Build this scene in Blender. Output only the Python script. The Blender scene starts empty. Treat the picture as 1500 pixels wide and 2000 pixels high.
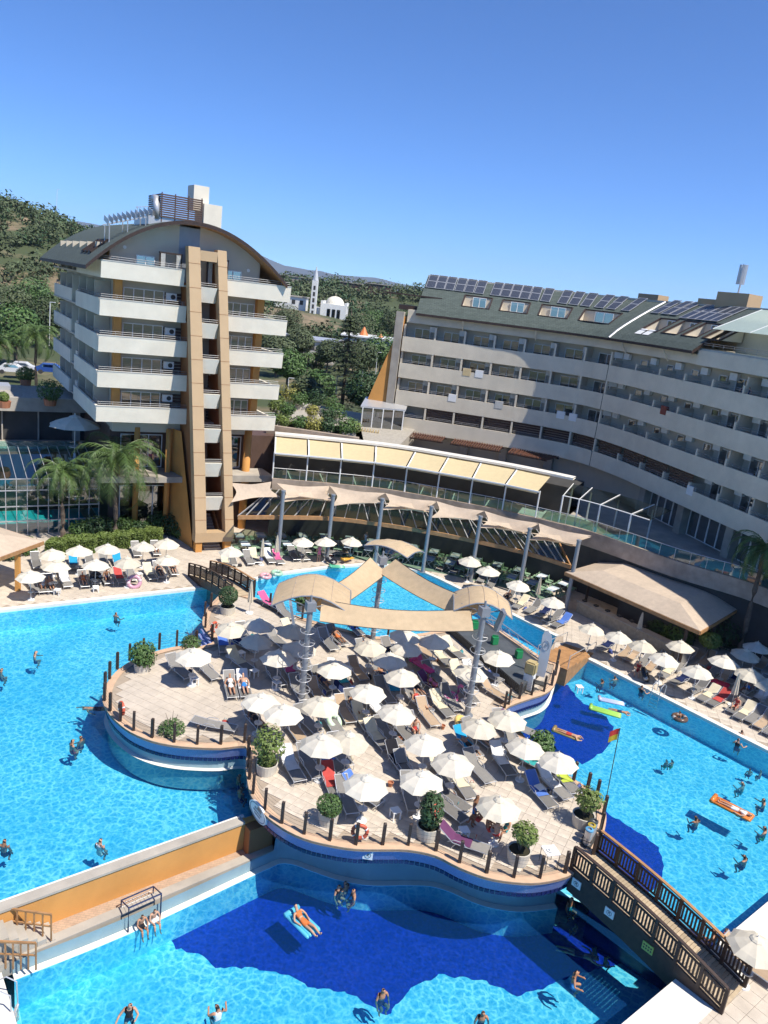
import bpy, bmesh, math, random
from math import sin, cos, pi, radians, sqrt, atan2, hypot
from mathutils import Vector, Matrix
random.seed(7)
rnd = random.uniform
scene = bpy.context.scene
col = scene.collection

# ------------------------------------------------------------------ camera
FPX, PITCH, ROLL, CZ = 1500.0, radians(15.7), radians(7.0), 22.0
cam_data = bpy.data.cameras.new("camera")
cam = bpy.data.objects.new("camera", cam_data)
col.objects.link(cam)
cam_data.sensor_fit = 'VERTICAL'
cam_data.sensor_height = 24.0
cam_data.lens = 24.0 * FPX / 2000.0
cam_data.clip_start, cam_data.clip_end = 0.5, 40000
cam.location = (0, 0, CZ)
_f = Vector((0, cos(PITCH), -sin(PITCH)))
_d0 = Vector((0, -sin(PITCH), -cos(PITCH)))
_r0 = Vector((1, 0, 0))
_right = _r0 * cos(ROLL) - _d0 * sin(ROLL)
_down = _r0 * sin(ROLL) + _d0 * cos(ROLL)
cam.matrix_world = Matrix(((_right.x, -_down.x, -_f.x, 0), (_right.y, -_down.y, -_f.y, 0),
                           (_right.z, -_down.z, -_f.z, CZ), (0, 0, 0, 1)))
scene.camera = cam

# ------------------------------------------------------------------ sky, sun, exposure
SUN_AZ = Vector((0.84, -0.54)).normalized()
SUN_EL = radians(58)
world = bpy.data.worlds.new("World")
scene.world = world
world.use_nodes = True
wn = world.node_tree
sky = wn.nodes.new('ShaderNodeTexSky')
sky.sky_type = 'NISHITA'
sky.sun_disc = False
sky.sun_elevation = SUN_EL
sky.sun_rotation = atan2(SUN_AZ.x, SUN_AZ.y)
sky.altitude = 0
sky.air_density, sky.dust_density, sky.ozone_density = 0.6, 0.0, 8.0
bg = wn.nodes['Background']
bg.inputs[1].default_value = 0.11
_sm = wn.nodes.new('ShaderNodeVectorMath'); _sm.operation = 'MULTIPLY'; _sm.inputs[1].default_value = (.70, 1.02, 1.30)   # camera white balance on the whole sky
wn.links.new(sky.outputs[0], _sm.inputs[0]); wn.links.new(_sm.outputs[0], bg.inputs[0])
sun_data = bpy.data.lights.new("sun", 'SUN')
sun_data.energy, sun_data.angle, sun_data.color = 4.8, radians(0.53), (1.0, 0.94, 0.84)
sun = bpy.data.objects.new("sun", sun_data)
col.objects.link(sun)
_sd = Vector((SUN_AZ.x * cos(SUN_EL), SUN_AZ.y * cos(SUN_EL), sin(SUN_EL)))
sun.rotation_euler = (-_sd).to_track_quat('-Z', 'Y').to_euler()
sun.location = _sd * 60
vs = scene.view_settings
vs.view_transform, vs.look, vs.gamma, vs.exposure = 'Standard', 'None', 1.0, 0.52
vs.use_curve_mapping = False
cy = scene.cycles
cy.use_denoising = True
cy.max_bounces, cy.diffuse_bounces, cy.glossy_bounces, cy.transmission_bounces, cy.transparent_max_bounces = 6, 3, 2, 4, 12
cy.caustics_reflective = cy.caustics_refractive = False
cy.use_adaptive_sampling = True
cy.adaptive_threshold = 0.02

# ------------------------------------------------------------------ survey helpers: sight lines of the photograph cut with level or upright planes
def sight(px, py):
    a, b = px - 750, py - 1000
    return _f * FPX + _right * a + _down * b
def P(px, py, z=0.0):
    r = sight(px, py); t = (z - CZ) / r.z
    return Vector((r.x * t, r.y * t, z))
def DY(px, py, y):
    r = sight(px, py); t = y / r.y
    return Vector((r.x * t, y, CZ + r.z * t))
def PP(pts, z=0.0):
    return [P(x, y, z) for x, y in pts]

# ------------------------------------------------------------------ mesh builder
class MB:
    def __init__(s): s.v, s.f, s.m = [], [], []
    def add(s, vs_, fs, mi=0):
        o = len(s.v); s.v += [tuple(p) for p in vs_]
        for f in fs: s.f.append([i + o for i in f]); s.m.append(mi)
    def poly(s, pts, mi=0): s.add(pts, [list(range(len(pts)))], mi)
    def obox(s, o, a, b, c, mi=0):
        o, a, b, c = Vector(o), Vector(a), Vector(b), Vector(c)
        p = [o, o + a, o + a + b, o + b, o + c, o + a + c, o + a + b + c, o + b + c]
        fs = [[0, 3, 2, 1], [4, 5, 6, 7], [0, 1, 5, 4], [1, 2, 6, 5], [2, 3, 7, 6], [3, 0, 4, 7]]
        if a.cross(b).dot(c) < 0: fs = [f[::-1] for f in fs]
        s.add(p, fs, mi)
    def box(s, c, d, rz=0, mi=0):
        ca, sa = cos(rz), sin(rz)
        a, b = Vector((ca * d[0], sa * d[0], 0)), Vector((-sa * d[1], ca * d[1], 0))
        s.obox(Vector(c) - a / 2 - b / 2 - Vector((0, 0, d[2] / 2)), a, b, (0, 0, d[2]), mi)
    def bar(s, p, q, w, h=None, up=(0, 0, 1), mi=0):
        p, q = Vector(p), Vector(q); h = h or w
        d = q - p
        a = d.cross(Vector(up))
        if a.length < 1e-5: a = d.cross(Vector((1, 0, 0)))
        a.normalize(); b = a.cross(d).normalized()
        s.obox(p - a * w / 2 - b * h / 2, d, a * w, b * h, mi)
    def prism(s, pts, z0, z1, mi=0, side=None, bottom=True):
        n = len(pts)
        ar = sum(pts[i][0] * pts[(i + 1) % n][1] - pts[(i + 1) % n][0] * pts[i][1] for i in range(n))
        if ar < 0: pts = pts[::-1]
        lo = [(p[0], p[1], z0) for p in pts]; hi = [(p[0], p[1], z1) for p in pts]
        s.add(hi, [list(range(n))], mi)
        if bottom: s.add(lo, [list(range(n))[::-1]], mi)
        s.add(lo + hi, [[i, (i + 1) % n, n + (i + 1) % n, n + i] for i in range(n)], mi if side is None else side)
    def cyl(s, p, q, r0, r1=None, n=8, mi=0, caps=True):
        p, q = Vector(p), Vector(q); r1 = r0 if r1 is None else r1
        d = (q - p).normalized()
        a = d.orthogonal().normalized(); b = d.cross(a)
        k = [(a * cos(2 * pi * i / n) + b * sin(2 * pi * i / n)) for i in range(n)]
        vs_ = [p + e * r0 for e in k] + [q + e * r1 for e in k]
        fs = [[i, (i + 1) % n, n + (i + 1) % n, n + i] for i in range(n)]
        if caps: fs += [list(range(n))[::-1], list(range(n, 2 * n))]
        s.add(vs_, fs, mi)
    def tube(s, path, r, n=6, mi=0, closed=False):
        path = [Vector(p) for p in path]; m = len(path); vs_ = []
        ref = Vector((0, 0, 1))
        for i, p in enumerate(path):
            a = path[(i - 1) % m] if (closed or i) else p
            b = path[(i + 1) % m] if (closed or i < m - 1) else p
            d = (b - a).normalized()
            x = d.cross(ref)
            if x.length < 1e-3: x = d.cross(Vector((1, 0, 0)))
            x.normalize(); y = x.cross(d)
            rr = r[i] if isinstance(r, (list, tuple)) else r
            vs_ += [p + (x * cos(2 * pi * k / n) + y * sin(2 * pi * k / n)) * rr for k in range(n)]
        fs = []
        for i in range(m if closed else m - 1):
            j = (i + 1) % m
            fs += [[i * n + k, i * n + (k + 1) % n, j * n + (k + 1) % n, j * n + k] for k in range(n)]
        if not closed: fs += [list(range(n))[::-1], [(m - 1) * n + k for k in range(n)]]
        s.add(vs_, [f[::-1] for f in fs], mi)
    def lathe(s, prof, n=12, c=(0, 0, 0), mi=0, sx=1, sy=1):
        vs_ = []
        for r, z in prof:
            vs_ += [(c[0] + sx * r * cos(2 * pi * k / n), c[1] + sy * r * sin(2 * pi * k / n), c[2] + z) for k in range(n)]
        fs = [[i * n + k, i * n + (k + 1) % n, (i + 1) * n + (k + 1) % n, (i + 1) * n + k] for i in range(len(prof) - 1) for k in range(n)]
        s.add(vs_, fs, mi)
    def grid(s, rows, mi=0, flip=False):
        n = len(rows[0]); vs_ = [p for r in rows for p in r]
        fs = [[i * n + k, i * n + k + 1, (i + 1) * n + k + 1, (i + 1) * n + k] for i in range(len(rows) - 1) for k in range(n - 1)]
        if flip: fs = [f[::-1] for f in fs]
        s.add(vs_, fs, mi)
    def mesh(s, name, mats, smooth=False):
        me = bpy.data.meshes.new(name)
        me.from_pydata(s.v, [], s.f)
        for m in (mats if isinstance(mats, (list, tuple)) else [mats]): me.materials.append(m)
        if max(s.m, default=0): me.polygons.foreach_set('material_index', s.m)
        if smooth: me.polygons.foreach_set('use_smooth', [True] * len(s.f))
        me.update()
        return me
    def build(s, name, mats, parent=None, smooth=False, **kw):
        return link(s.mesh(name, mats, smooth), name, parent, **kw)

def link(me, name, parent=None, loc=None, rz=None, label=None, cat=None, group=None, kind=None):
    o = bpy.data.objects.new(name, me); col.objects.link(o)
    if parent is not None:
        o.parent = parent
        if not parent.get('_local'):
            o.matrix_parent_inverse = Matrix.Translation(-parent.location)
    if loc is not None: o.location = loc
    if rz is not None: o.rotation_euler = (0, 0, rz)
    tag(o, label, cat, group, kind)
    return o
def tag(o, label=None, cat=None, group=None, kind=None):
    for k, v in (('label', label), ('category', cat), ('group', group), ('kind', kind)):
        if v: o[k] = v
    return o
def thing(name, label, cat, loc=(0, 0, 0), rz=0, group=None, local=True):
    """Empty at the base of a thing; local=True: parts are modelled round the origin, else in world coordinates"""
    o = bpy.data.objects.new(name, None); col.objects.link(o)
    o.empty_display_size = 0.3
    o.location = loc
    if local: o['_local'] = 1; o.rotation_euler = (0, 0, rz)
    return tag(o, label, cat, group)
def clone(root, loc, rz=0, label=None, group=None, sc=None):
    r = root.copy(); col.objects.link(r); r.location = loc; r.rotation_euler = (0, 0, rz)
    if sc: r.scale = (sc, sc, sc)
    tag(r, label, None, group)
    for ch in list(root.children):
        c = ch.copy(); col.objects.link(c); c.parent = r
        for g in list(ch.children):
            d = g.copy(); col.objects.link(d); d.parent = c
    return r
def inside(p, poly):
    x, y = p[0], p[1]; r = False; n = len(poly); j = n - 1
    for i in range(n):
        xi, yi, xj, yj = poly[i][0], poly[i][1], poly[j][0], poly[j][1]
        if (yi > y) != (yj > y) and x < (xj - xi) * (y - yi) / (yj - yi) + xi: r = not r
        j = i
    return r
def smooth_path(pts, per=6, closed=False):
    pts = [Vector(p) for p in pts]; n = len(pts); out = []
    rng = range(n if closed else n - 1)
    for i in rng:
        g = (lambda k: pts[k % n]) if closed else (lambda k: pts[max(0, min(n - 1, k))])
        p0, p1, p2, p3 = g(i - 1), g(i), g(i + 1), g(i + 2)
        for k in range(per):
            t = k / per
            out.append(0.5 * ((2 * p1) + (p2 - p0) * t + (2 * p0 - 5 * p1 + 4 * p2 - p3) * t * t + (3 * p1 - p0 - 3 * p2 + p3) * t ** 3))
    if not closed: out.append(pts[-1])
    return out
def offset_path(path, d, closed=False):
    out = []; n = len(path)
    for i, p in enumerate(path):
        a = path[(i - 1) % n] if (closed or i) else p
        b = path[(i + 1) % n] if (closed or i < n - 1) else p
        t = (b - a); t.z = 0; t.normalize()
        out.append(p + Vector((t.y, -t.x, 0)) * d)
    return out
def along(path, step, start=0.0):
    out = []; acc = -start
    for a, b in zip(path, path[1:]):
        L = (b - a).length
        while acc <= L:
            if acc >= 0: out.append((a.lerp(b, acc / L if L else 0), (b - a).normalized()))
            acc += step
        acc -= L
    return out

# ------------------------------------------------------------------ materials
def mat(name, rgb, rough=0.6, var=0.12, scale=4.0, bump=0.0, bscale=None, metal=0.0, rnd_obj=0.0, spec=0.4, alpha=None, stain=0.0):
    m = bpy.data.materials.new(name); m.use_nodes = True
    nt = m.node_tree; N, L = nt.nodes, nt.links
    b = N['Principled BSDF']
    b.inputs['Roughness'].default_value = rough; b.inputs['Metallic'].default_value = metal
    b.inputs['Specular IOR Level'].default_value = spec
    tc = N.new('ShaderNodeTexCoord')
    no = N.new('ShaderNodeTexNoise'); no.inputs['Scale'].default_value = scale; no.inputs['Detail'].default_value = 5
    L.new(tc.outputs['Object'], no.inputs['Vector'])
    mr = N.new('ShaderNodeMapRange'); mr.inputs[1].default_value, mr.inputs[2].default_value = 0.25, 0.75
    mr.inputs[3].default_value, mr.inputs[4].default_value = 1 - var, 1 + var
    L.new(no.outputs['Fac'], mr.inputs[0])
    last = mr.outputs[0]
    def mul(x, y):
        k = N.new('ShaderNodeMath'); k.operation = 'MULTIPLY'; L.new(x, k.inputs[0]); L.new(y, k.inputs[1]); return k.outputs[0]
    if rnd_obj:
        oi = N.new('ShaderNodeObjectInfo'); r2 = N.new('ShaderNodeMapRange')
        r2.inputs[3].default_value, r2.inputs[4].default_value = 1 - rnd_obj, 1 + rnd_obj
        L.new(oi.outputs['Random'], r2.inputs[0]); last = mul(last, r2.outputs[0])
    if stain:
        n2 = N.new('ShaderNodeTexNoise'); n2.inputs['Scale'].default_value = 0.35; n2.inputs['Detail'].default_value = 8; n2.inputs['Roughness'].default_value = 0.7
        L.new(tc.outputs['Object'], n2.inputs['Vector'])
        r3 = N.new('ShaderNodeMapRange'); r3.inputs[1].default_value, r3.inputs[2].default_value = 0.35, 0.6
        r3.inputs[3].default_value, r3.inputs[4].default_value = 1 - stain, 1
        L.new(n2.outputs['Fac'], r3.inputs[0]); last = mul(last, r3.outputs[0])
    sc = N.new('ShaderNodeVectorMath'); sc.operation = 'SCALE'; sc.inputs[0].default_value = rgb
    L.new(last, sc.inputs['Scale']); L.new(sc.outputs[0], b.inputs['Base Color'])
    if bump:
        bp = N.new('ShaderNodeBump'); bp.inputs['Strength'].default_value = bump; bp.inputs['Distance'].default_value = 0.02
        n3 = N.new('ShaderNodeTexNoise'); n3.inputs['Scale'].default_value = bscale or scale * 6; n3.inputs['Detail'].default_value = 3
        L.new(tc.outputs['Object'], n3.inputs['Vector']); L.new(n3.outputs['Fac'], bp.inputs['Height']); L.new(bp.outputs[0], b.inputs['Normal'])
    if alpha is not None: b.inputs['Alpha'].default_value = alpha
    return m
def brick_mat(name, c1, c2, mortar, bw, bh, gap=0.01, rough=0.6, rz=0.0, offset=0.5, vertical=False, bump=0.3):
    m = mat(name, (1, 1, 1), rough)
    N, L = m.node_tree.nodes, m.node_tree.links
    b = N['Principled BSDF']; tc = N['Texture Coordinate']; src = b.inputs['Base Color'].links[0].from_socket
    mp = N.new('ShaderNodeMapping'); mp.inputs['Rotation'].default_value = (radians(90) if vertical else 0, 0, rz)
    L.new(tc.outputs['Object'], mp.inputs[0])
    br = N.new('ShaderNodeTexBrick'); br.offset = offset
    br.inputs['Color1'].default_value = (*c1, 1); br.inputs['Color2'].default_value = (*c2, 1); br.inputs['Mortar'].default_value = (*mortar, 1)
    br.inputs['Scale'].default_value = 1; br.inputs['Mortar Size'].default_value = gap
    br.inputs['Brick Width'].default_value = bw; br.inputs['Row Height'].default_value = bh
    L.new(mp.outputs[0], br.inputs['Vector'])
    mx = N.new('ShaderNodeVectorMath'); mx.operation = 'MULTIPLY'
    L.new(br.outputs['Color'], mx.inputs[0]); L.new(src, mx.inputs[1]); L.new(mx.outputs[0], b.inputs['Base Color'])
    if bump:
        bp = N.new('ShaderNodeBump'); bp.inputs['Strength'].default_value = bump; bp.inputs['Distance'].default_value = 0.01; bp.invert = True
        L.new(br.outputs['Fac'], bp.inputs['Height']); L.new(bp.outputs[0], b.inputs['Normal'])
    return m
def glass_mat(name, tint, fac=0.5, rough=0.03):
    """architectural glass: part mirror, part clear tinted sheet"""
    m = bpy.data.materials.new(name); m.use_nodes = True
    N, L = m.node_tree.nodes, m.node_tree.links; N.remove(N['Principled BSDF'])
    out = N['Material Output']
    t = N.new('ShaderNodeBsdfTransparent'); t.inputs[0].default_value = (*tint, 1)
    g = N.new('ShaderNodeBsdfGlossy'); g.inputs['Roughness'].default_value = rough; g.inputs[0].default_value = (.9, .95, 1, 1)
    fr = N.new('ShaderNodeFresnel'); fr.inputs[0].default_value = 1.5
    ad = N.new('ShaderNodeMath'); ad.operation = 'ADD'; ad.inputs[1].default_value = fac; ad.use_clamp = True
    L.new(fr.outputs[0], ad.inputs[0])
    mx = N.new('ShaderNodeMixShader'); L.new(ad.outputs[0], mx.inputs[0]); L.new(t.outputs[0], mx.inputs[1]); L.new(g.outputs[0], mx.inputs[2])
    L.new(mx.outputs[0], out.inputs[0])
    return m
def cloth_mat(name, rgb, trans=0.25, var=0.05, ro=0.0, stain=0.0):
    """woven fabric that lets a share of the sun through"""
    m = mat(name, rgb, 0.85, var, 3.0, bump=0.15, bscale=60, spec=0.1, rnd_obj=ro, stain=stain)
    N, L = m.node_tree.nodes, m.node_tree.links
    b = N['Principled BSDF']; out = N['Material Output']
    t = N.new('ShaderNodeBsdfTranslucent'); L.new(b.inputs['Base Color'].links[0].from_socket, t.inputs[0])
    mx = N.new('ShaderNodeMixShader'); mx.inputs[0].default_value = trans
    L.new(b.outputs[0], mx.inputs[1]); L.new(t.outputs[0], mx.inputs[2]); L.new(mx.outputs[0], out.inputs[0])
    return m

M = {}
M['deck_tile'] = mat('deck_tile', (.56, .485, .395), .75, .12, 2.2, bump=.25, bscale=30, rnd_obj=.05, stain=.14)
M['deck_joint'] = mat('deck_joint', (.36, .29, .22), .85, .12, 3)
M['coping'] = mat('coping', (.56, .38, .25), .7, .1, 3, bump=.2)
M['white_coping'] = mat('white_coping', (.72, .69, .62), .6, .06, 2, stain=.08)
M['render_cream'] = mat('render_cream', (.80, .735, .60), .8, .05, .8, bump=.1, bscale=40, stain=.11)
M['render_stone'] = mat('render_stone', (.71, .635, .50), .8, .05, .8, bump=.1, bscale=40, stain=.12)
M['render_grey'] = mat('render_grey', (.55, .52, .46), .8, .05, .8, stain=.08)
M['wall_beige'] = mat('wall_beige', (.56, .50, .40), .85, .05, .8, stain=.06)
M['orange'] = mat('orange', (.60, .29, .08), .75, .06, .7, bump=.1, stain=.1)
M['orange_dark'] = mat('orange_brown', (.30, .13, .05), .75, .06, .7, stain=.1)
M['tan_panel'] = mat('tan_panel', (.50, .35, .20), .6, .05, .6, stain=.06)
M['shingle'] = brick_mat('shingle', (.085, .108, .095), (.062, .082, .072), (.04, .046, .043), .5, .2, .015, .9, bump=.5)
M['stone'] = mat('stone_cladding', (.40, .32, .25), .8, .25, 1.2, bump=.4, bscale=14, stain=.25)
M['concrete'] = mat('concrete', (.42, .38, .32), .85, .15, 1.0, bump=.2, stain=.2)
M['gravel'] = mat('gravel', (.36, .33, .28), .95, .3, 6, bump=.7, bscale=25)
M['dark_wood'] = mat('dark_wood', (.045, .028, .022), .55, .3, 5, bump=.3, bscale=40)
M['timber'] = mat('timber', (.36, .19, .08), .6, .25, 3, bump=.2)
M['plank'] = mat('deck_plank', (.42, .33, .22), .75, .2, 4, bump=.3, bscale=30, rnd_obj=.18)
M['steel'] = mat('painted_steel', (.26, .28, .31), .45, .08, 2, metal=.3)
M['light_metal'] = mat('light_metal', (.55, .55, .55), .4, .06, 3, metal=.5)
M['white_metal'] = mat('white_metal', (.75, .75, .73), .45, .03, 3)
M['white_plastic'] = mat('white_plastic', (.78, .78, .76), .4, .03, 3)
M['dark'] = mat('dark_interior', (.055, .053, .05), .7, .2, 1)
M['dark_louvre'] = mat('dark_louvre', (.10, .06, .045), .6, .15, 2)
M['pane'] = glass_mat('window_pane', (.35, .42, .48), .22)
M['green_glass'] = glass_mat('green_glass', (.42, .72, .68), .12)
M['roof_glass'] = glass_mat('roof_glass', (.34, .40, .32), .0, .08)
M['curtain'] = mat('curtain', (.50, .50, .47), .9, .15, 6)
M['curtain_red'] = mat('curtain_red', (.22, .06, .04), .9, .15, 6)
M['canopy'] = cloth_mat('canopy_fabric', (.62, .47, .30), .22, .08, 0, .12)
M['sail'] = cloth_mat('sail_fabric', (.64, .52, .40), .25, .08, 0, .12)
M['awning'] = cloth_mat('awning_fabric', (.80, .66, .40), .35)
M['parasol'] = cloth_mat('parasol_cream', (.66, .60, .48), .12, .06, .10, .08)
M['parasol_white'] = cloth_mat('parasol_white', (.70, .65, .545), .12, .06, .08, .08)
M['mesh_grey'] = mat('lounger_mesh', (.20, .19, .175), .8, .08, 8, rnd_obj=.25)
M['tile_blue'] = mat('mosaic_blue', (.21, .25, .46), .35, .5, 38)
M['tile_dark'] = mat('glazed_edge_tile', (.012, .02, .09), .25, .2, 6)
M['pool_wall'] = mat('pool_wall', (.25, .37, .41), .5, .08, 1.0, stain=.12)
M['terracotta'] = mat('terracotta', (.42, .17, .09), .8, .1, 3)
M['planter'] = mat('planter_stone', (.58, .54, .46), .8, .08, 3, stain=.1)
M['soil'] = mat('soil', (.03, .028, .015), .95, .3, 6)
M['bark'] = mat('bark', (.13, .10, .075), .9, .3, 5, bump=.6, bscale=20)
M['leaf'] = mat('leaf', (.065, .125, .03), .55, .35, 1.5)
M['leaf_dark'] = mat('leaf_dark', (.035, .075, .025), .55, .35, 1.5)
M['leaf_light'] = mat('leaf_light', (.13, .18, .04), .55, .3, 1.5)
M['leaf_yellow'] = mat('leaf_yellow', (.24, .23, .05), .6, .3, 1.5)
M['leaf_pine'] = mat('leaf_pine', (.06, .085, .035), .7, .35, .12)
M['leaf_dull'] = mat('leaf_dull', (.085, .11, .05), .7, .35, .1)
M['palm_leaf'] = mat('palm_leaf', (.075, .125, .032), .5, .3, 2)
M['flower'] = mat('flower_red', (.60, .10, .06), .6, .2, 3)
# ------------------------------------------------------------------ levels (m): island terrace 0, outer deck, upper water, lower walkway, lower water
ZO, ZW, ZK, ZF = -1.2, -1.4, -2.7, -3.2

# ------------------------------------------------------------------ ground and hills
def hgt(x, y):
    b = -6.0 if y < 80 else (-6 + (y - 80) / 25 * 9 if y < 105 else 3 + min(1, (y - 105) / 200) * 5)
    if x < -42 or x > 60: b = max(b, 3 if y > 60 else -1.6)
    g = lambda cx, cy_, sx, sy, a: a * math.exp(-((x - cx) / sx) ** 2 - ((y - cy_) / sy) ** 2)
    h = g(-175, 330, 95, 95, 26) + g(-75, 520, 90, 90, 11) + g(70, 450, 130, 85, 14) + g(300, 500, 160, 120, 30) + g(-420, 360, 160, 150, 34)
    h += 1.6 * sin(x * .07 + 1) * sin(y * .06) * min(1, max(0, (y - 150) / 100))
    return b + h
_xs = [-9000, -4000, -2000, -1000, -700] + [-520 + i * 20 for i in range(53)] + [700, 1000, 2000, 4000, 9000]
_ys = [-3000, -800, -200, -60, 0, 40, 60, 70, 80, 90, 105] + [125 + i * 18 for i in range(34)] + [800, 1000, 1500, 3000, 6000, 20000]
mb = MB()
mb.grid([[(x, y, hgt(x, y)) for x in _xs] for y in _ys])
m_earth = mat('dry_earth', (.25, .19, .12), .95, .35, .02, bump=.4, bscale=.5, stain=.3)
_N, _L = m_earth.node_tree.nodes, m_earth.node_tree.links
_n = _N.new('ShaderNodeTexNoise'); _n.inputs['Scale'].default_value = .035; _n.inputs['Detail'].default_value = 9; _n.inputs['Roughness'].default_value = .65
_L.new(_N['Texture Coordinate'].outputs['Object'], _n.inputs['Vector'])
_r = _N.new('ShaderNodeMapRange'); _r.inputs[1].default_value, _r.inputs[2].default_value = .50, .62; _L.new(_n.outputs['Fac'], _r.inputs[0])
_x = _N.new('ShaderNodeMix'); _x.data_type = 'RGBA'; _L.new(_r.outputs[0], _x.inputs[0]); _x.inputs[6].default_value = (.055, .072, .03, 1)
_b = _N['Principled BSDF']; _L.new(_b.inputs['Base Color'].links[0].from_socket, _x.inputs[7]); _L.new(_x.outputs[2], _b.inputs['Base Color'])
mb.build('ground', m_earth, kind='structure', smooth=True)
mb = MB()
rows = []
for j in range(6):
    r = []
    for i in range(90):
        x = -9000 + i * 170
        k = sin(i * .21 + 1) * .35 + sin(i * .53) * .18 + sin(i * 1.37 + 2) * .08 + sin(i * 2.9) * .04
        top = (430 + 190 * k) * max(.25, 1 - max(0, x + 3200) / 7000)
        r.append((x + rnd(-40, 40), 9000 + j * 500, -40 + top * (0, .45, .75, 1, .7, .2)[j]))
    rows.append(r)
mb.grid(rows)
mb.build('mountain_range', mat('far_mountain', (.05, .07, .09), .95, .2, .002), kind='structure', smooth=True)

# ------------------------------------------------------------------ pools
def water_mat(name, scale, lo=(.24, .69, .86)):
    m = bpy.data.materials.new(name); m.use_nodes = True
    N, L = m.node_tree.nodes, m.node_tree.links; N.remove(N['Principled BSDF']); out = N['Material Output']
    tc = N.new('ShaderNodeTexCoord')
    n1 = N.new('ShaderNodeTexNoise'); n1.inputs['Scale'].default_value = scale * .9; n1.inputs['Detail'].default_value = 3
    L.new(tc.outputs['Object'], n1.inputs['Vector'])
    ad = N.new('ShaderNodeVectorMath'); ad.operation = 'MULTIPLY_ADD'; ad.inputs[1].default_value = (.9 / scale,) * 3
    L.new(n1.outputs['Color'], ad.inputs[0]); L.new(tc.outputs['Object'], ad.inputs[2])
    def caustic_web(s, w):  # bright lines stand in for sun caustics, put into the water's tint
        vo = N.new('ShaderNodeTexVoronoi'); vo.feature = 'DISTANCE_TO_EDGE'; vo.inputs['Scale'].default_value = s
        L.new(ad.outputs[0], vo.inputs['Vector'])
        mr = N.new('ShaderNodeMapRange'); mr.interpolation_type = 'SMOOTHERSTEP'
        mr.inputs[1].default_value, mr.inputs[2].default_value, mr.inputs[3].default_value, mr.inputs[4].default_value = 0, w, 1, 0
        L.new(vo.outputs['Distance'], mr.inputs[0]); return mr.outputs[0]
    a, b_ = caustic_web(scale, .20), caustic_web(scale * 2.1, .26)
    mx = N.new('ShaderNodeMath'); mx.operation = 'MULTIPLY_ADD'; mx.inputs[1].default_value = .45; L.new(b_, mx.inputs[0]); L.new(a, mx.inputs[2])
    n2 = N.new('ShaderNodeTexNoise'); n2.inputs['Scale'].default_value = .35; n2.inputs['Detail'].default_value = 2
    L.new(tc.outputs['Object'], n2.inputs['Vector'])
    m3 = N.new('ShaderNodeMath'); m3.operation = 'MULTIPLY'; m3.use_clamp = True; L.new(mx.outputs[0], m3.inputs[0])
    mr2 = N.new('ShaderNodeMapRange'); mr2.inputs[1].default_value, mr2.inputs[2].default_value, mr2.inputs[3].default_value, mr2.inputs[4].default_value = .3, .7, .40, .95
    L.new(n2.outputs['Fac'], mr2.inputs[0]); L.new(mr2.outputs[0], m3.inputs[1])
    cm = N.new('ShaderNodeMix'); cm.data_type = 'RGBA'; cm.inputs[6].default_value = (*lo, 1); cm.inputs[7].default_value = (.72, 1, 1, 1)  # paler tint along the lines imitates focused sunlight
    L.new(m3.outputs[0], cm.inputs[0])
    t = N.new('ShaderNodeBsdfTransparent'); L.new(cm.outputs[2], t.inputs[0])
    g = N.new('ShaderNodeBsdfGlossy'); g.inputs['Roughness'].default_value = .12
    bp = N.new('ShaderNodeBump'); bp.inputs['Strength'].default_value = .35; bp.inputs['Distance'].default_value = .06
    n3 = N.new('ShaderNodeTexNoise'); n3.inputs['Scale'].default_value = 3.2; n3.inputs['Detail'].default_value = 2
    L.new(tc.outputs['Object'], n3.inputs['Vector']); L.new(n3.outputs['Fac'], bp.inputs['Height']); L.new(bp.outputs[0], g.inputs['Normal'])
    fr = N.new('ShaderNodeFresnel'); fr.inputs[0].default_value = 1.33; L.new(bp.outputs[0], fr.inputs['Normal'])
    ms = N.new('ShaderNodeMixShader'); L.new(fr.outputs[0], ms.inputs[0]); L.new(t.outputs[0], ms.inputs[1]); L.new(g.outputs[0], ms.inputs[2])
    df = N.new('ShaderNodeBsdfDiffuse'); df.inputs[0].default_value = (.012, .10, .32, 1)
    m2 = N.new('ShaderNodeMixShader'); m2.inputs[0].default_value = .18; L.new(ms.outputs[0], m2.inputs[1]); L.new(df.outputs[0], m2.inputs[2])
    L.new(m2.outputs[0], out.inputs[0])
    return m
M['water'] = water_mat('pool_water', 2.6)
M['pool_floor'] = mat('pool_floor_tile', (.34, .78, .94), .5, .07, 1.5)
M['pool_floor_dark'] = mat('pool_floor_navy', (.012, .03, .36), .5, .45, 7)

# upper pool: deck edges as world points
e_left = [P(-420, 1238, ZO), P(0, 1192, ZO), P(404, 1147, ZO)]
e_tri = [P(500, 1131, ZO), P(545, 1121, ZO), P(640, 1108, ZO), P(720, 1102, ZO), P(765, 1105, ZO), P(826, 1117, ZO), P(856, 1130, ZO), P(1087, 1243, ZO)]
stair_pt = P(1066, 1287, ZO)
e_right = [P(1148, 1287, ZO), P(1500, 1466, ZO), P(1900, 1671, ZO)]
dc_a, dc_b = P(1470, 1790, ZO), P(1220, 2000, ZO)          # straight pool edge below the bridge
dc_dir = (dc_b - dc_a).normalized()
dc_0, dc_1 = dc_a - dc_dir * 14, dc_b + dc_dir * 8
ow_a, ow_b = P(52, 1761, -1.25), P(478, 1606, -1.25)        # top of the orange retaining wall
ow_d = (ow_b - ow_a).normalized(); ow_n = Vector((ow_d.y, -ow_d.x, 0))
ow_0, ow_1 = ow_a - ow_d * 14, ow_b + ow_d * 1.6
weir_a, weir_b = P(1176, 1668, 0), P(1440, 1868, -1.0)      # wall between the two water levels, under the bridge
weir_a.z = weir_b.z = 0
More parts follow.
